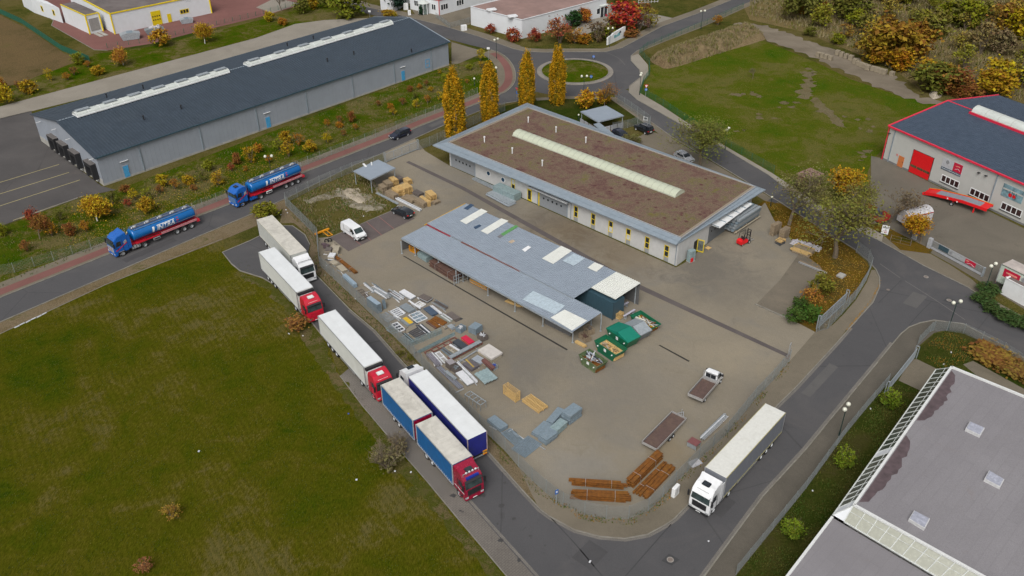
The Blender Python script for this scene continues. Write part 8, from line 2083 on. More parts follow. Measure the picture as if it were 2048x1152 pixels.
# skips and scrap before the yellow trimmed hall
for l,q,c_,s in (('grey covered skip under the left birch of the yellow trimmed hall',(262,78),galv,(5,2.4,1.9)),('open grey skip with crumpled white load before the yellow gate',(310,66),plain('grey skip',(.16,.18,.19)),(5,2.4,1.5)),('small grey skip beside the yellow windows',(374,46),galv,(3.6,1.8,1.4))):
 p=G(*q);t=thing('hall_skip',l,'skip',p,.45,'skips before the yellow trimmed hall');L,Wd,H=s
 b=loft_profile([(-L*.4,.1,Wd/2),(-L/2,H*.8,Wd/2),(-L*.15,H,Wd/2),(L*.15,H,Wd/2),(L/2,H*.8,Wd/2),(L*.4,.1,Wd/2)]);b.obj('body',c_,t)
 b=MB();b.ob((0,0,H+.02),L*.3,Wd*.9,.05);b.obj('lid',bluegrey,t)
 if 'crumpled' in l:
  for k in range(7):b=MB();b.ob((-.8+.35*k,(k % 3-1) *.5,H+.15),1.0,.8,.35,k*.7,rx=.3,ry=.2*(k % 3));b.obj('crumpled_sheet',plain('crumpled pale sheet',(.42,.41,.43),.5,var=.2),t)
t=crate('low wooden crate on the yard beside the open yellow door',[(1410,497),(1417,500),(1414,493)],.12,wood,1,'wooden_crate',group=None)
t=thing('steel_shelf_stack','tall stack of long dark steel shelving under the canopy at the workshop end','stack',(G(1456,466) +G(1508,432)) /2,heading(G(1456,466),G(1508,432)));L=(G(1508,432) -G(1456,466)).length
for k in range(5):
 for j in range(3):b=MB();y=-.9+j*.65-.1*k;b.box(-L/2+.2*k,L/2-.1*k,y,y+.5,.5+k*.42,.78+k*.42);b.obj('shelf_beam',galv if (j+k) % 3 else bluegrey,t)
for x in (-L*.4,0,L*.4):b=MB();b.box(x-.06,x+.06,-1.2,1.2,0,.5);b.obj('support',woodold,t)
b=MB();b.box(-L/2,L/2,-1.3,-1.1,.42,.5);b.obj('front_plank',beige,t)
for q,l in (((1258,633),'pale plank leaning out behind the teal container'),((1245,618),'white sheets on trestles behind the teal container')):
 p=G(*q);t=thing('plank_trestle',l,'planks',p,.75);b=MB();b.box(-1.2,1.2,-.15,.15,.6,.68);b.obj('plank',plain('pale lilac sheet',(.42,.41,.48),.5),t);b=MB();b.box(-.9,-.8,-.2,.2,0,.6);b.box(.8,.9,-.2,.2,0,.6);b.obj('trestle',galv,t)
t=thing('advertising_lattice','pale lattice advertising frame on the lot at the picture top','frame',G(1296,6),.2)
b=MB()
for k in range(7):b.bar((-3+k,0,0),(-3+k,0,1.8),.08)
for z in (.3,1,1.75):b.bar((-3,0,z),(3,0,z),.08)
b.obj('lattice',whitep,t)
# ---------------------------------------------------------------- plants
def leafcloud(name,n,sampler,size,seed,up=1.1,asp=1.4):
 rnd=random.Random(seed);b=MB()
 for _ in range(n):
  p=Vector(sampler(rnd))
  s=size*rnd.uniform(.6,1.4)
  nrm=Vector((rnd.gauss(0,1),rnd.gauss(0,1),rnd.gauss(up,1)))
  if nrm.length<.01:nrm=Vector((0,0,1))
  nrm.normalize();u=nrm.orthogonal().normalized();w=nrm.cross(u)
  a=rnd.uniform(0,6.28);u,w=u*math.cos(a) +w*math.sin(a),w*math.cos(a) -u*math.sin(a)
  k=len(b.v)
  b.v += [tuple(p-u*s*asp*.5),tuple(p+w*s*.45),tuple(p+u*s*asp*.5),tuple(p-w*s*.45)]
  b.f.append((k,k+1,k+2,k+3));b.m.append(0)
 me=bpy.data.meshes.new(name);me.from_pydata(b.v,[],b.f);me.materials.append(leaf);return me
def clumps(seed,k,rx,ry,z0,z1,cr_,shell=.55):
 rnd=random.Random(seed);C=[]
 for _ in range(k):
  t=rnd.uniform(0,6.28);e=rnd.uniform(-1,1);q=(1-e*e) ** .5;rr=rnd.uniform(shell,1)
  C.append((rx*q*math.cos(t) *rr,ry*q*math.sin(t) *rr,(z0+z1) /2+(z1-z0) /2*e*rr,cr_*rnd.uniform(.6,1.3)))
 def s(r):
  c=r.choice(C);return (c[0] +r.gauss(0,c[3]),c[1] +r.gauss(0,c[3]),max(.05,c[2] +r.gauss(0,c[3] *.8)))
 return s
# bushes, about 1 m half width
BUSH=[leafcloud('foliage',1100,clumps(i,22,.78,.78,.2,1.75,.19),.15,i,up=1.3) for i in range(4)]
BUSHL=[leafcloud('foliage',620,clumps(10+i,22,.8,.8,.2,1.9,.16,.3),.11,10+i) for i in range(3)]
def stems(name,seed,n=14,h=1.8,spread=.7,r=.02,twigs=0,z0=0.0):
 rnd=random.Random(seed);b=MB()
 for i in range(n):
  t=rnd.uniform(0,6.28);q=rnd.uniform(.2,1) *spread
  a=Vector((.06*math.cos(t),.06*math.sin(t),z0));e=Vector((q*math.cos(t),q*math.sin(t),h*rnd.uniform(.7,1.1)))
  m_=a.lerp(e,.5) +Vector((rnd.uniform(-.1,.1),rnd.uniform(-.1,.1),.1*h))
  b.tube(a,m_,r,r*.7,4,cap=False);b.tube(m_,e,r*.7,r*.25,4,cap=False)
  for k in range(twigs):
   u=rnd.uniform(.1,1);s_=m_.lerp(e,u)
   b.tube(s_,s_+Vector((rnd.uniform(-.3,.3) *spread,rnd.uniform(-.3,.3) *spread,rnd.uniform(.1,.35) *h)),r*.4,r*.15,3,cap=False)
 return b.mesh(name,bark)
STEM=stems('stems',1);BARE=stems('branches',2,34,2.0,1.1,.02,7)
def branchy(seed,h,spread,levels=4,r0=.16,kids=4,first=.3,lean=.1,curve=.25):
 rnd=random.Random(seed);b=MB();tips=[]
 def grow(p,d,L,r,lev):
  segs=3;q=p
  for s in range(segs):
   d2=(d+Vector((rnd.gauss(0,curve),rnd.gauss(0,curve),rnd.gauss(.05,.1))) *.35).normalized()
   e=q+d2*L/segs
   b.tube(q,e,r*(1-s/segs*.45),r*(1-(s+1) /segs*.45),6 if lev<2 else 4,cap=False)
   q=e;d=d2
   if lev >= 2:tips.append(q.copy())
  if lev<levels:
   for i in range(kids+(1 if lev==0 else 0)):
    t=rnd.uniform(0,6.28);o=d.orthogonal().normalized();w=d.cross(o)
    s=spread*rnd.uniform(.6,1.2)
    nd=(d+(o*math.cos(t) +w*math.sin(t)) *s).normalized()
    grow(q if rnd.random() <.5 else p.lerp(q,rnd.uniform(.45,.95)),nd,L*rnd.uniform(.6,.85),r*.55,lev+1)
 grow(Vector((0,0,0)),Vector((rnd.gauss(0,lean),rnd.gauss(0,lean),1)).normalized(),h*first,r0,0)
 return b,tips
def tree_kind(seed,h,spread,leaves,lsize,fuzz,bk,**kw):
 b,tips=branchy(seed,h,spread,**kw)
 def s(r):
  c=r.choice(tips);return (c.x+r.gauss(0,fuzz),c.y+r.gauss(0,fuzz),c.z+r.gauss(0,fuzz*.8))
 return b.mesh('trunk',bk),leafcloud('crown',leaves,s,lsize,seed+1)
KIND={
 'birch':tree_kind(3,7.0,.6,5200,.19,.5,birchbark,levels=3,r0=.1,kids=5,first=.19,lean=.02),
 'birch2':tree_kind(8,7.0,.6,4800,.19,.5,birchbark,levels=3,r0=.1,kids=5,first=.19,lean=.02),
 'big':tree_kind(21,9.5,.72,4300,.15,.8,bark,levels=4,r0=.24,kids=4,first=.30),
 'big2':tree_kind(34,9.5,.75,3600,.15,.85,bark,levels=4,r0=.24,kids=4,first=.30),
 'airy':tree_kind(55,9.0,.55,2600,.15,.5,bark,levels=4,r0=.2,kids=4,first=.28),
 'maple':tree_kind(71,6.0,.62,3800,.18,.42,bark,levels=3,r0=.14,kids=5,first=.28),
 'bare':tree_kind(90,6.0,.5,500,.12,.35,bark,levels=4,r0=.1,kids=4,first=.25),
}
def poplar_mesh(seed,split=False):
 rnd=random.Random(seed);C=[]
 H=13.0
 for _ in range(260):
  z=rnd.uniform(.7,H);f=z/H
  rr=1.95*(min(1,(f+.12) /.3)) ** .5*(1-max(0,(f-.45) /.58) ** 2.6)
  t=rnd.uniform(0,6.28);q=rnd.uniform(.72,1) *max(.25,rr)
  ox=0
  if split and z>H*.72:ox=(.55 if rnd.random() <.5 else -.55);q *= .45
  C.append((ox+q*math.cos(t),q*math.sin(t),z,.2))
 def s(r):
  c=r.choice(C);return (c[0] +r.gauss(0,c[3]),c[1] +r.gauss(0,c[3]),c[2] +r.gauss(0,.75))
 return leafcloud('crown',17000,s,.24,seed,asp=1.3,up=.8)
def hue_leaf(name,a,b_,sc=.35):
 m,nt,b=nodes(name);co=coord(nt,scale=(1,1,.25));ge=nt.nodes.new('ShaderNodeNewGeometry')
 n=noise_tex(nt,co,1.1,3,.6)
 k=mth(nt,'ADD',mth(nt,'MULTIPLY',n,.8),mth(nt,'MULTIPLY',ge.outputs['Random Per Island'],.3))
 c=ramp(nt,k,[(.4,tuple(x*1.15 for x in a)),(.6,tuple(x*1.2 for x in b_)),(.8,tuple(x*1.7 for x in b_))])
 nt.links.new(c,b.inputs['Base Color']);b.inputs['Roughness'].default_value=.75;b.inputs['Specular IOR Level'].default_value=.2
 return m
def put(obj_mesh,name,parent,color,loc=(0,0,0),scale=None):
 o=ref(name,obj_mesh,parent,loc);o.color=(*color,1)
 if scale:o.scale=scale
 return o
def tree(kind,px,h,color,label,group=None,cat='tree',wide=1.0,rot=None,loc=None,name=None,trunkless=False,shift=0):
 p=G(*px) if loc is None else loc
 rnd=random.Random(int(p.x*31+p.y*17))
 t=thing(name or cat.replace(' ','_'),label,cat,(p.x,p.y,shift),rnd.uniform(0,6.28) if rot is None else rot,group)
 H0={'birch':7.6,'birch2':7.6,'big':10,'big2':10,'airy':9.5,'maple':6.0,'bare':6.2}[kind]
 s=h/H0
 t.scale=(s*wide,s*wide,s)
 ref('trunk',KIND[kind][0],t)
 put(KIND[kind][1],'crown',t,color)
 return t
def bush(px,w,h,color,label,group=None,kind='dense',cat='bush',name='bush',loc=None):
 p=G(*px) if loc is None else loc
 rnd=random.Random(int(p.x*37+p.y*11))
 t=thing(name,label,cat,(p.x,p.y,0),rnd.uniform(0,6.28),group)
 t.scale=(w/2,w/2,h/2)
 if kind=='dense':put(rnd.choice(BUSH),'foliage',t,color)
 elif kind=='loose':put(rnd.choice(BUSHL),'foliage',t,color);ref('stems',STEM,t)
 elif kind=='bare':ref('branches',BARE,t);put(BUSHL[0],'foliage',t,color)
 return t
YEL=(.33,.235,.006);YG=(.17,.175,.006);ORG=(.29,.12,.008);RUS=(.19,.075,.016);REDB=(.24,.04,.018);OLV=(.11,.11,.012);GRN=(.022,.06,.012);GOLD=(.30,.18,.006);BRN=(.14,.085,.035)
# --- columnar poplars
pop_mat=hue_leaf('poplar leaves',(.11,.11,.004),(.34,.175,.003))
for i,(px,top,lab,sp) in enumerate([
  ((911,281),13.6,'golden columnar poplar nearest the gate, leftmost of the row of four',False),
  ((980,248),12.2,'golden columnar poplar behind the flat roof corner, second from the left in the row',False),
  ((1053,218),11.6,'slim golden columnar poplar directly behind the tip of the brown planted roof',False),
  ((1114,207),11.6,'orange columnar poplar with a forked tip in front of the roundabout',True)]):
 t=thing('poplar_tree',lab,'tree',G(*px),i*1.3,'columnar poplars beside the street')
 if sp:t.rotation_euler.z=0
 me=poplar_mesh(100+i,sp);me.materials.clear();me.materials.append(pop_mat)
 s=top/13.0
 o=ref('crown',me,t,scale=(.98*s,.98*s,s))
 b=MB();b.tube((0,0,-.1),(0,0,4),.22,.14,8);b.obj('trunk',bark,t)
# --- the bushes on the bank beside the warehouse: (x, y of foot, width m, height m, colour, word)
LABS={}
def uniq(o,base,tail,x):
 LABS.setdefault((base,tail),[]).append((x,o))
ORD=['first','second','third','fourth','fifth','sixth','seventh','eighth','ninth','tenth','eleventh','twelfth','thirteenth','fourteenth','fifteenth','sixteenth','seventeenth','eighteenth','nineteenth','twentieth']
def settle():
 for (base,tail),L in LABS.items():
  L.sort(key=lambda q:q[0])
  for i,(x,o) in enumerate(L):o['label'] =(base+' ' +tail) if len(L) ==1 else '%s %s, %s such from the left' % (base,tail,ORD[i])
cn={'y':(YEL,'yellow'),'g':(YG,'yellow-green'),'o':(ORG,'orange'),'r':(RUS,'rust brown'),'d':(GOLD,'golden'),'v':(OLV,'olive'),'R':(REDB,'dark red')}
BANK=[(5,470,2.2,2.0,'g'),(68,448,3.0,3.4,'R'),(122,440,2.2,2.2,'v'),(84,456,2,2.3,'r'),(55,502,2.3,2.2,'r'),(104,472,2.4,2.8,'o'),(142,470,2.2,2.3,'r'),(173,462,2.2,2.2,'o'),
  (226,408,2.4,2.6,'v'),(253,386,1.8,1.6,'r'),(257,412,1.9,1.6,'R'),(270,400,2.2,2.3,'y'),(297,400,2.2,2.6,'g'),(296,424,3.0,2.8,'d'),(320,387,1.8,1.7,'r'),(327,372,2.3,2.4,'y'),
  (350,378,1.9,2.1,'o'),(362,362,1.8,2.0,'g'),(378,370,2.1,2.0,'d'),(388,380,1.8,1.2,'r'),(404,362,2.2,2.1,'v'),(417,342,2.0,2.2,'g'),(438,370,3.0,2.9,'d'),(464,342,1.7,1.7,'R'),
  (472,328,2.2,2.4,'r'),(491,343,1.2,1.2,'o'),(503,325,3.2,3.6,'d'),(516,306,2.0,2.0,'o'),(539,326,1.6,1.6,'o'),(560,300,2.9,2.5,'g'),(574,290,2.4,3.2,'d'),(578,313,3.0,3.4,'d'),
  (598,290,2.4,2.6,'o'),(621,304,2.6,2.3,'d'),(654,286,2.2,2.6,'y'),(655,252,1.8,1.8,'o'),(680,248,1.7,2.0,'r'),(679,256,1.6,1.4,'o'),(687,272,1.4,1.4,'r'),(704,244,1.9,2.5,'r'),
  (711,260,1.6,1.5,'o'),(756,212,1.6,1.4,'r'),(781,218,1.4,1.4,'o'),(786,230,1.9,1.6,'d'),(805,210,1.9,1.7,'r'),(820,183,1.4,1.5,'r'),(833,215,2.0,2.0,'y'),(839,178,1.2,1.2,'o'),
  (855,206,2.0,2.0,'o'),(853,172,1.5,1.5,'r'),(862,183,1.2,1.1,'d'),(880,200,2.0,2.2,'y'),(889,166,2.0,2.4,'g'),(879,148,1.3,1.2,'d'),(896,184,1.4,1.4,'o'),(934,166,1.2,1.0,'o'),(939,140,1.6,1.4,'g'),(961,122,2.4,3.2,'y'),(965,136,2.2,1.8,'d'),(830,196,1.8,1.4,'v')]
BANK.sort()
for i,(x,y,w,h,c) in enumerate(BANK):
 size='tiny' if w<1.5 else 'small' if w<2.1 else 'medium' if w<2.7 else 'large'
 same=[q for q in BANK if q[4] ==c]
 bush((x,y),w*1.08,h*1.05,cn[c][0],'%s %s bush on the warehouse bank, %s of its colour from the left' % (size,cn[c][1],['first','second','third','fourth','fifth','sixth','seventh','eighth','ninth','tenth','eleventh','twelfth','thirteenth','fourteenth','fifteenth'][same.index(BANK[i])]),'autumn bushes on the warehouse bank','loose' if i % 3 else 'dense')
tree('birch',(195,442),8.6,(.36,.20,.008),'large yellow birch at the lower left corner of the grey warehouse',wide=1.15)
tree('maple',(80,478),5.5,RUS,'thin red-brown tree on the bank left of the yellow birch',wide=.9)
tree('birch',(247,130),9.2,(.36,.16,.02),'orange birch with white trunk before the left corner of the yellow trimmed hall',wide=.85)
tree('birch2',(410,87),10.0,(.38,.20,.012),'orange birch with white trunk beside the right corner of the yellow trimmed hall',wide=.9)
bush((322,93),5.4,4.6,(.36,.19,.01),'round golden bush between the two birches of the yellow trimmed hall')
bush((696,34),10.5,9.5,(.15,.16,.01),'large round yellow-green tree behind the far end of the warehouse',cat='tree',name='round_tree')
bush((798,18),8,7.5,(.012,.035,.02),'dark green conifer beside the office with red corner',cat='tree',name='conifer_tree')
bush((841,30),2,2.8,(.012,.04,.015),'small dark green conical shrub beside the glass office entrance')
tree('bare',(563,22),8.5,(.12,.06,.04),'bare reddish tree on the pale concrete pad behind the warehouse')
for x,y,w,h,c,l in [(605,28,5,5,'v','olive bush right of the bare tree'),(540,43,3.4,3,'y','yellow bush left of the bare tree'),(628,18,3.6,4,'d','golden bush against the large round tree'),(566,50,3,2,'o','low orange bush on the strip behind the warehouse'),(650,16,4,4,'v','olive bush touching the large round tree on its left'),
                      (177,134,2.4,1.8,'o','orange bush at the end of the green fence'),(198,150,3.4,2.6,'d','golden bush just right of the green fence end'),(158,128,3.6,3,'g','yellow-green bush at the edge of the brown field'),(101,162,2.4,3.4,'y','slim yellow bush at the near edge of the brown field'),(136,160,2.6,2.0,'o','orange bush on the strip below the brown field'),
                      (60,188,3.8,3.6,'d','golden bush on the strip left of the warehouse back wall'),(38,178,2.4,2.2,'r','rust bush beside the brown field edge'),(10,208,4.4,4.6,'y','yellow bush at the left border of the strip'),(4,180,3,3,'o','orange bush at the left border by the field'),(148,150,2.6,2.2,'r','rust bush beneath the green fence end'),
                      (776,33,4.4,2,'d','low golden bush behind the warehouse ridge'),(789,35,2.4,1.6,'y','small bright yellow bush behind the warehouse ridge')]:
 bush((x,y),w,h,cn[c][0],l,kind='loose' if w<3 else 'dense')
# --- around the roundabout and the white hall
for x,y,w,h,c,l,k in [(981,67,3,2.6,REDB,'dark red ball bush by the long side of the white hall','dense'),(1026,84,4,4,(.26,.05,.02),'red bush with bare tips left of the white hall corner','dense'),(1069,84,3.6,3.6,(.24,.045,.02),'red bush right of the white hall corner','dense'),
                          (1120,86,9,7,(.25,.075,.03),'wide orange-red shrub in front of the white hall','loose'),(1150,86,6.5,4,(.26,.13,.02),'golden brown shrub beside the wide orange-red one','loose'),(1168,88,4,3,ORG,'low orange shrub at the roundabout kerb','dense'),(1145,52,5.4,4.6,GRN,'dark green bush under the white hall windows','dense'),
                          (1168,45,4.6,4.2,(.34,.11,.012),'orange bush under the white hall windows','dense'),(1159,45,4.6,4.4,(.22,.08,.02),'rust bush between the green and the orange one at the white hall','dense'),(1196,82,8,5.5,(.10,.065,.03),'brown thicket left of the white name wall','loose'),(1222,62,7,5,(.14,.09,.02),'olive brown thicket behind the white name wall','loose'),
                          (1215,80,4.5,4,YG,'yellow-green bush at the left end of the white name wall','dense'),(1246,60,9,8,(.33,.04,.015),'round bright red tree behind the white name wall','dense'),(1270,42,5,5,YEL,'yellow bush right of the bright red tree','loose'),(1289,40,6,5.5,RUS,'brown-orange bush at the court corner','loose'),
                          (1298,56,6,6,(.20,.16,.015),'yellow-green bush at the end of the planted court','loose'),(1278,62,7,5,(.11,.055,.04),'purple-brown thicket right of the bright red tree','loose'),(1262,74,5,2,(.2,.08,.02),'low rust ground shrub right of the name wall','dense'),
                          (1171,218,4.4,4.6,(.40,.20,.008),'round golden bush behind the carport','dense'),(1435,50,4,3,ORG,'low orange bush at the top of the dry mound','loose'),(1080,60,3,2.4,(.13,.06,.05),'bare reddish shrub by the white hall corner','bare'),(1240,5,5,4,YEL,'yellow bush on the far lot beyond the white hall','dense')]:
 bush((x,y),w,h,c,l,kind=k)
tree('bare',(1209,212),7.8,(.25,.10,.02),'bare twiggy tree above the carport',wide=1.1)
bush((1207,208),4,3.6,(.33,.17,.01),'golden leaves bush at the foot of the bare twiggy tree',kind='dense')
bush((1262,288),4.4,1.9,(.11,.10,.03),'low sprawling juniper beside the dark cars',kind='dense')
# --- big sparse trees
tree('big',(1400,330),11.5,(.15,.145,.03),'big sparse olive tree behind the planted roof, over the silver car',wide=1.2)
put(KIND['big'][1],'crown',[o for o in COL.objects if o.name=='tree' or o.name.startswith('tree.')][-1],(.13,.14,.02)).rotation_euler.z=1.6
tree('big2',(1578,450),12.5,(.14,.125,.04),'big sparse tree at the right corner of the planted roof, beside the street',wide=1.1)
tree('big',(1670,515),14.0,(.15,.14,.025),'largest sparse tree beside the timber pile and the street bend',wide=1.25,rot=2.2)
tree('big2',(1714,448),10,(.15,.14,.02),'olive tree before the red truck across the street',wide=.9,rot=1.1)
tree('maple',(1702,410),8.6,(.32,.16,.006),'dense golden maple beside the forecourt of the red trimmed hall',wide=1.15)
tree('maple',(1840,486),6.6,(.33,.15,.006),'orange tree leaning over the white site trailer',wide=1.05,rot=.4)
tree('bare',(1780,446),8.6,(.12,.08,.04),'bare spreading shrub tree between red truck and white site trailer',wide=1.5)
bush((530,438),4.8,3.2,(.16,.15,.010),'round yellow-green bush at the rear of the grimy white trailer',kind='dense')
bush((592,660),4.6,2.6,(.23,.10,.025),'rust brown bush beside the middle red lorry cab',kind='loose')
bush((775,935),4.2,2.6,(.14,.12,.05),'large dry beige shrub on the meadow edge beside the brick strip',kind='bare')
bush((795,905),3.4,2.2,(.15,.12,.06),'smaller dry beige shrub next to the brick strip kerb',kind='bare')
bush((344,1035),2.4,1.8,(.24,.14,.02),'lone orange-brown bush in the open meadow',kind='loose')
bush((290,1140),2.2,1.6,(.24,.10,.04),'lone rust bush at the bottom of the meadow',kind='loose')
bush((1615,612),4.2,3.8,(.28,.12,.02),'orange twiggy shrub behind the sliding gate',kind='loose')
bush((1640,590),3.6,3.6,(.13,.12,.012),'olive shrub beside the orange twiggy shrub',kind='dense')
bush((1590,645),3.0,2.3,(.05,.09,.012),'green shrub in the corner left of the orange twiggy shrub',kind='dense')
bush((1622,640),3.4,2.4,(.05,.10,.01),'green shrub at the near end of the planted corner',kind='dense')
bush((1600,620),2.6,2.4,(.045,.08,.012),'small green shrub under the orange twiggy shrub',kind='dense')
for x,y,w,h,l in [(1776,812,3.4,2.8,'bushy green willow shrub on the lawn by the fence, farthest of three'),(1688,932,3.2,2.6,'bushy green willow shrub on the lawn by the fence, middle of three'),(1583,1072,3.2,2.4,'bushy green willow shrub on the lawn by the fence, nearest of three')]:
 t=bush((x,y),w,h,(.13,.17,.008),l,'willow shrubs along the right fence',kind='loose')
 put(BUSH[1],'foliage',t,(.10,.14,.008),(0,0,-.2),(.7,.7,.8))
for x,y,l in [(1960,600,'dark green hedge shrub behind the gate end'),(1985,622,'dark green hedge shrub left of the white garage'),(2010,640,'dark green hedge shrub before the white garage'),(2040,655,'dark green hedge shrub at the right picture edge'),(1975,585,'dark green hedge shrub at the rear of the hedge bed')]:
 bush((x,y),3.6,1.6,(.04,.07,.015),l,'hedge shrubs in front of the white garage')
bush((1986,716),7,1.0,(.19,.10,.018),'low orange ground cover shrub on the corner lawn',kind='dense')
bush((2035,742),6,.9,(.17,.10,.02),'low orange ground cover shrub at the right edge of the corner lawn',kind='dense')
tree('bare',(1505,158),3.6,(.12,.12,.03),'small pale sapling alone in the green field')
for x,y,l in [(818,720,'weed clump at the fence foot by the white cab'),(800,712,'second weed clump at the fence foot left of the white cab')]:
 bush((x,y),1.6,.9,(.10,.09,.01),l,kind='loose')
# --- the scrub wood, top right: each tree its own
WOOD=[]
rw=random.Random(77)
pal=[((.15,.135,.02),'olive'),((.18,.13,.045),'brown'),((.22,.165,.025),'ochre'),((.23,.13,.02),'orange-brown'),((.19,.175,.015),'yellow-green'),((.155,.115,.055),'grey-brown'),((.12,.115,.02),'dark olive'),((.26,.18,.012),'golden')]
SPEC=[(1610,30,7,8,'v','dense dark olive tree at the left of the scrub wood'),(1700,38,11,8,'v','broad olive tree left of the big orange tree'),(1645,32,3.4,4.5,'o','slim bright orange sapling at the wood edge'),(1604,30,2.6,3.4,'o','tiny orange sapling at the wood edge'),(1577,22,3,5,'y','small yellow tree at the far left of the wood'),
  (1620,72,3.6,2.5,'v','green bush beside the dirt track, left of the stone blocks'),(1674,88,4,3,'g','yellow-green bush behind the stone blocks'),(1712,55,6,5,'g','yellow-green bush left of the big orange tree'),
  (1900,48,8,7,'g','light green bush right of the big orange tree'),(1935,55,9,8,'g','large light green bush in the middle of the wood'),(2035,75,11,9,'y','bright yellow-green tree at the right edge of the wood'),(1985,190,9,6,'d','golden bush behind the red trimmed roof'),(2000,172,10,6.5,'y','yellow bush beyond the golden bush behind the red trimmed roof'),
  (1870,180,11,7,'v','olive thicket below the big orange tree'),(1900,186,9,6,'r','rust thicket behind the ridge of the red trimmed hall'),(1860,160,8,5,'d','golden olive bush between big orange tree and red trimmed hall'),(1935,196,6,3.4,'r','low rust bush against the red trimmed roof')]
for x,y,w,h,c,l in SPEC:
 bush((x,y),w,h,cn[c][0],l,'trees and bushes of the scrub wood',kind='dense')
for x,y,w,h,c in [(1785,132,13,11,(.22,.12,.010)),(1745,120,9,8,(.20,.125,.012)),(1800,140,7,5,(.33,.16,.006)),(1820,120,10,10,(.22,.11,.012)),(1770,95,10,9,(.20,.11,.012)),(1760,128,6,4,(.36,.19,.01))]:
 bush((x,y),w,h,c,{(1785,132):'biggest orange tree of the scrub wood',(1745,120):'orange-brown tree left of the biggest orange tree',(1800,140):'bright orange bush at the foot of the biggest orange tree',(1820,120):'orange tree right of the biggest orange tree',(1770,95):'rust tree behind the biggest orange tree',(1760,128):'golden bush left at the foot of the biggest orange tree'}[(x,y)],'trees and bushes of the scrub wood',kind='dense',cat='tree',name='orange_tree')
tries=0;placed=[]
while len(placed) <130 and tries<5000:
 tries += 1
 x=rw.uniform(1500,2120);y=rw.uniform(-75,195)
 lim=18+max(0,(x-1540)) *.42
 if y>min(lim,185) or (x<1560 and y>0):continue
 if x>1800 and y>60 and rw.random() <.55:continue
 if x<1850 and y>30 and rw.random() <.6:continue
 p=G(x,y)
 if any((p-q).length<4.0 for q in placed):continue
 placed.append(p);c,nm=rw.choice(pal);w=rw.uniform(4.5,9);h=w*rw.uniform(.7,1.1)
 if y<30 and rw.random() <.45:
  o=tree(rw.choice(['airy','big2','birch2','bare']),None,rw.uniform(8,13),c,'x','tall thin trees of the scrub wood',loc=p,wide=rw.uniform(.6,.9));uniq(o,'tall thin %s tree' % nm,'far back in the wood',x)
 else:
  where='far back in the scrub wood' if y<0 else 'behind the stone block row' if x<1790 and y>40 else 'near the red trimmed roof' if y>110 else 'at the scrub wood front' if x<1790 else 'beside the biggest orange tree'
  o=bush(None,w,h,c,'x','thicket bushes of the scrub wood',rw.choice(['dense','loose','loose']),loc=p,name='thicket_bush');uniq(o,'rounded %s %s bush' % ('small' if w<6 else 'large' if w>7.6 else 'medium',nm),where,x)
settle()
# dry tall grass and weeds (uncountable)
def tufts(name,pts,n,h,cols,seed,zf=None,w=.05):
 """thousands of blades in one mesh over the polygon"""
 P=Gs(pts);rnd=random.Random(seed);xs=[p.x for p in P];ys=[p.y for p in P]
 def inside(x,y):
  c=False;k=len(P)
  for i in range(k):
   a=P[i];d=P[(i+1) % k]
   if (a.y>y) != (d.y>y) and x<(d.x-a.x) *(y-a.y) /(d.y-a.y) +a.x:c=not c
  return c
 b=MB();k=0;t=0
 while k<n and t<n*20:
  t += 1
  x=rnd.uniform(min(xs),max(xs));y=rnd.uniform(min(ys),max(ys))
  if not inside(x,y):continue
  if noise.noise(Vector((x*.35,y*.35,seed))) <rnd.uniform(-.4,.35):continue
  k += 1;m_=rnd.randrange(len(cols))
  for q in range(3):
   a=rnd.uniform(0,6.28);hh=h*rnd.uniform(.5,1.2);dx,dy=math.cos(a),math.sin(a);lx,ly=rnd.uniform(-.4,.4) *hh,rnd.uniform(-.4,.4) *hh
   i=len(b.v);ww=w*(1+hh);z=zf(x,y) if zf else 0
   b.v += [(x-dy*ww,y+dx*ww,z),(x+dy*ww,y-dx*ww,z),(x+lx,y+ly,z+hh)]
   b.f.append((i,i+1,i+2));b.m.append(m_)
 me=bpy.data.meshes.new(name);me.from_pydata(b.v,[],b.f)
 for c in cols:me.materials.append(c)
 me.polygons.foreach_set('material_index',b.m)
 return props(link(bpy.data.objects.new(name,me)),name.replace('_',' ') +' growing in loose clumps',name.replace('_',' '),kind='stuff')
gb1=plain('grass blade green',(.06,.11,.008),.9);gb2=plain('grass blade olive',(.13,.125,.02),.9);gb3=plain('grass blade straw',(.22,.18,.09),.9);gb6=plain('grass blade dark',(.055,.075,.006),.9);gb4=plain('fallen leaf',(.30,.15,.015),.9)
tufts('bank_weeds',[(-100,520),(165,397),(230,384),(905,129),(975,125),(990,170),(833,240),(617,326),(462,391),(217,488),(-100,615)],5000,.28,[gb1,gb1,gb2,gb3],1)
tufts('verge_weeds',[(572,412),(640,480),(640,532),(762,650),(860,755),(960,858),(1092,988),(1085,1000),(950,868),(800,712),(700,610),(630,540),(632,490),(575,425)],2500,.28,[gb1,gb2,gb3],2,w=.04)
tufts('fence_foot_weeds',[(1092,984),(1169,1028),(1257,1037),(1325,994),(1397,918),(1510,797),(1578,724),(1585,730),(1515,812),(1400,935),(1330,1008),(1262,1052),(1165,1042),(1085,994)],1500,.25,[gb1,gb2,gb4],3,w=.04)
tufts('plot_weeds',[(574,410),(700,342),(740,350),(785,415),(660,472),(640,470)],3000,.35,[gb2,gb3,gb1,gb3],4)
tufts('meadow_tufts',[(-60,700),(445,480),(560,585),(650,690),(800,905),(1010,1152),(-60,1152)],9000,.14,[gb6,gb2,gb6,gb6],5,w=.03)
tufts('field_tufts',[(1290,130),(1560,98),(1700,160),(1880,215),(1745,320),(1700,436),(1366,240),(1280,185)],4000,.14,[gb1,gb1,gb2],6,w=.05)
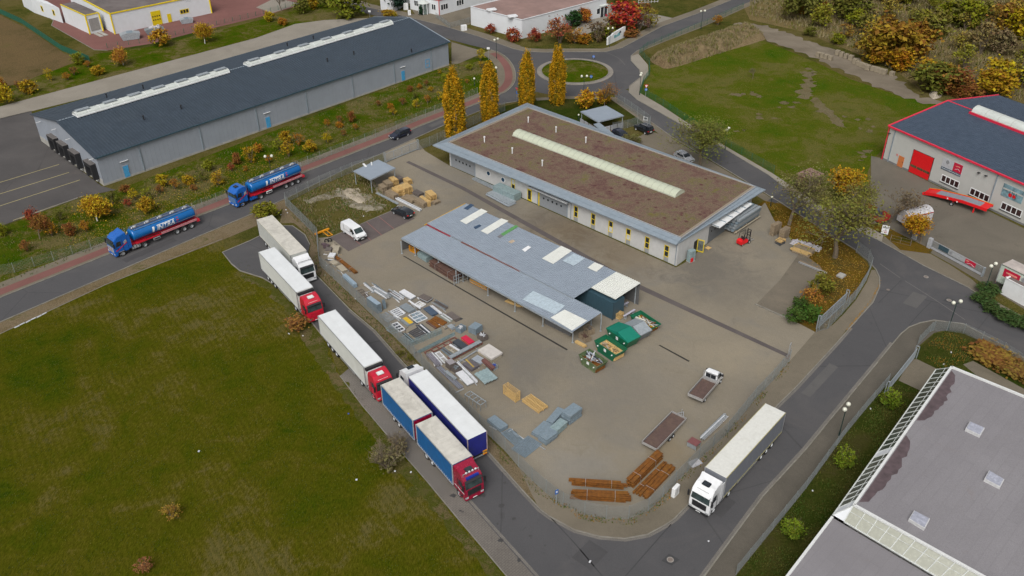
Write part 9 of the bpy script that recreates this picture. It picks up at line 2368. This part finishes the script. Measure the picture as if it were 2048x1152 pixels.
tufts('scrub_grass',[(1500,30),(1700,95),(1850,175),(2100,210),(2100,-60),(1500,-30)],12000,.8,[gb3,gb2,gb3],7,w=.1)
tufts('mound_grass',[(1300,122),(1330,104),(1420,74),(1488,54),(1526,74),(1440,108),(1345,136)],2500,.8,[gb3,gb3,gb2],8,w=.06,zf=HF['earth_mound'])
tufts('lawn_tufts',[(1472,1150),(1545,1061),(1691,868),(1775,767),(1841,782),(1700,1000),(1560,1180)],2500,.2,[gb1,gb2],9,w=.03)
tufts('corner_tufts',[(1833,700),(1893,664),(1986,699),(2060,740),(2040,765),(1946,722),(1878,738)],1500,.22,[gb1,gb2,gb4],10,w=.03)
def scatter_leaves(name,pts,n,cols,seed,size=.07):
 P=Gs(pts);rnd=random.Random(seed);xs=[p.x for p in P];ys=[p.y for p in P];b=MB();k=0
 def inside(x,y):
  c=False;kk=len(P)
  for i in range(kk):
   a=P[i];d=P[(i+1) % kk]
   if (a.y>y) != (d.y>y) and x<(d.x-a.x) *(y-a.y) /(d.y-a.y) +a.x:c=not c
  return c
 while k<n:
  x=rnd.uniform(min(xs),max(xs));y=rnd.uniform(min(ys),max(ys))
  if not inside(x,y):continue
  k += 1;a=rnd.uniform(0,6.28);s=size*rnd.uniform(.6,1.4)
  b.face([(x+s*math.cos(a+t),y+s*math.sin(a+t),.06+rnd.uniform(0,.03)) for t in (0,1.4,3.14,4.6)],rnd.randrange(len(cols)))
 me=bpy.data.meshes.new(name);me.from_pydata(b.v,[],b.f)
 for c in cols:me.materials.append(c)
 me.polygons.foreach_set('material_index',b.m)
 return props(link(bpy.data.objects.new(name,me)),'fallen leaves scattered ' +name.replace('_',' '),'fallen leaves',kind='stuff')
gb5=plain('fallen yellow leaf',(.42,.30,.03),.9)
scatter_leaves('leaves_under_trees',[(1528,400),(1650,462),(1738,530),(1708,600),(1651,660),(1600,640),(1650,565),(1575,470)],2600,[gb4,gb5,gb4],1)
scatter_leaves('leaves_on_bank',[(130,425),(330,370),(560,300),(560,345),(300,450),(130,500)],2200,[gb4,gb5],2)
scatter_leaves('leaves_by_kerb',[(1742,600),(1762,560),(1758,580),(1700,660),(1690,662)],160,[gb4],3)
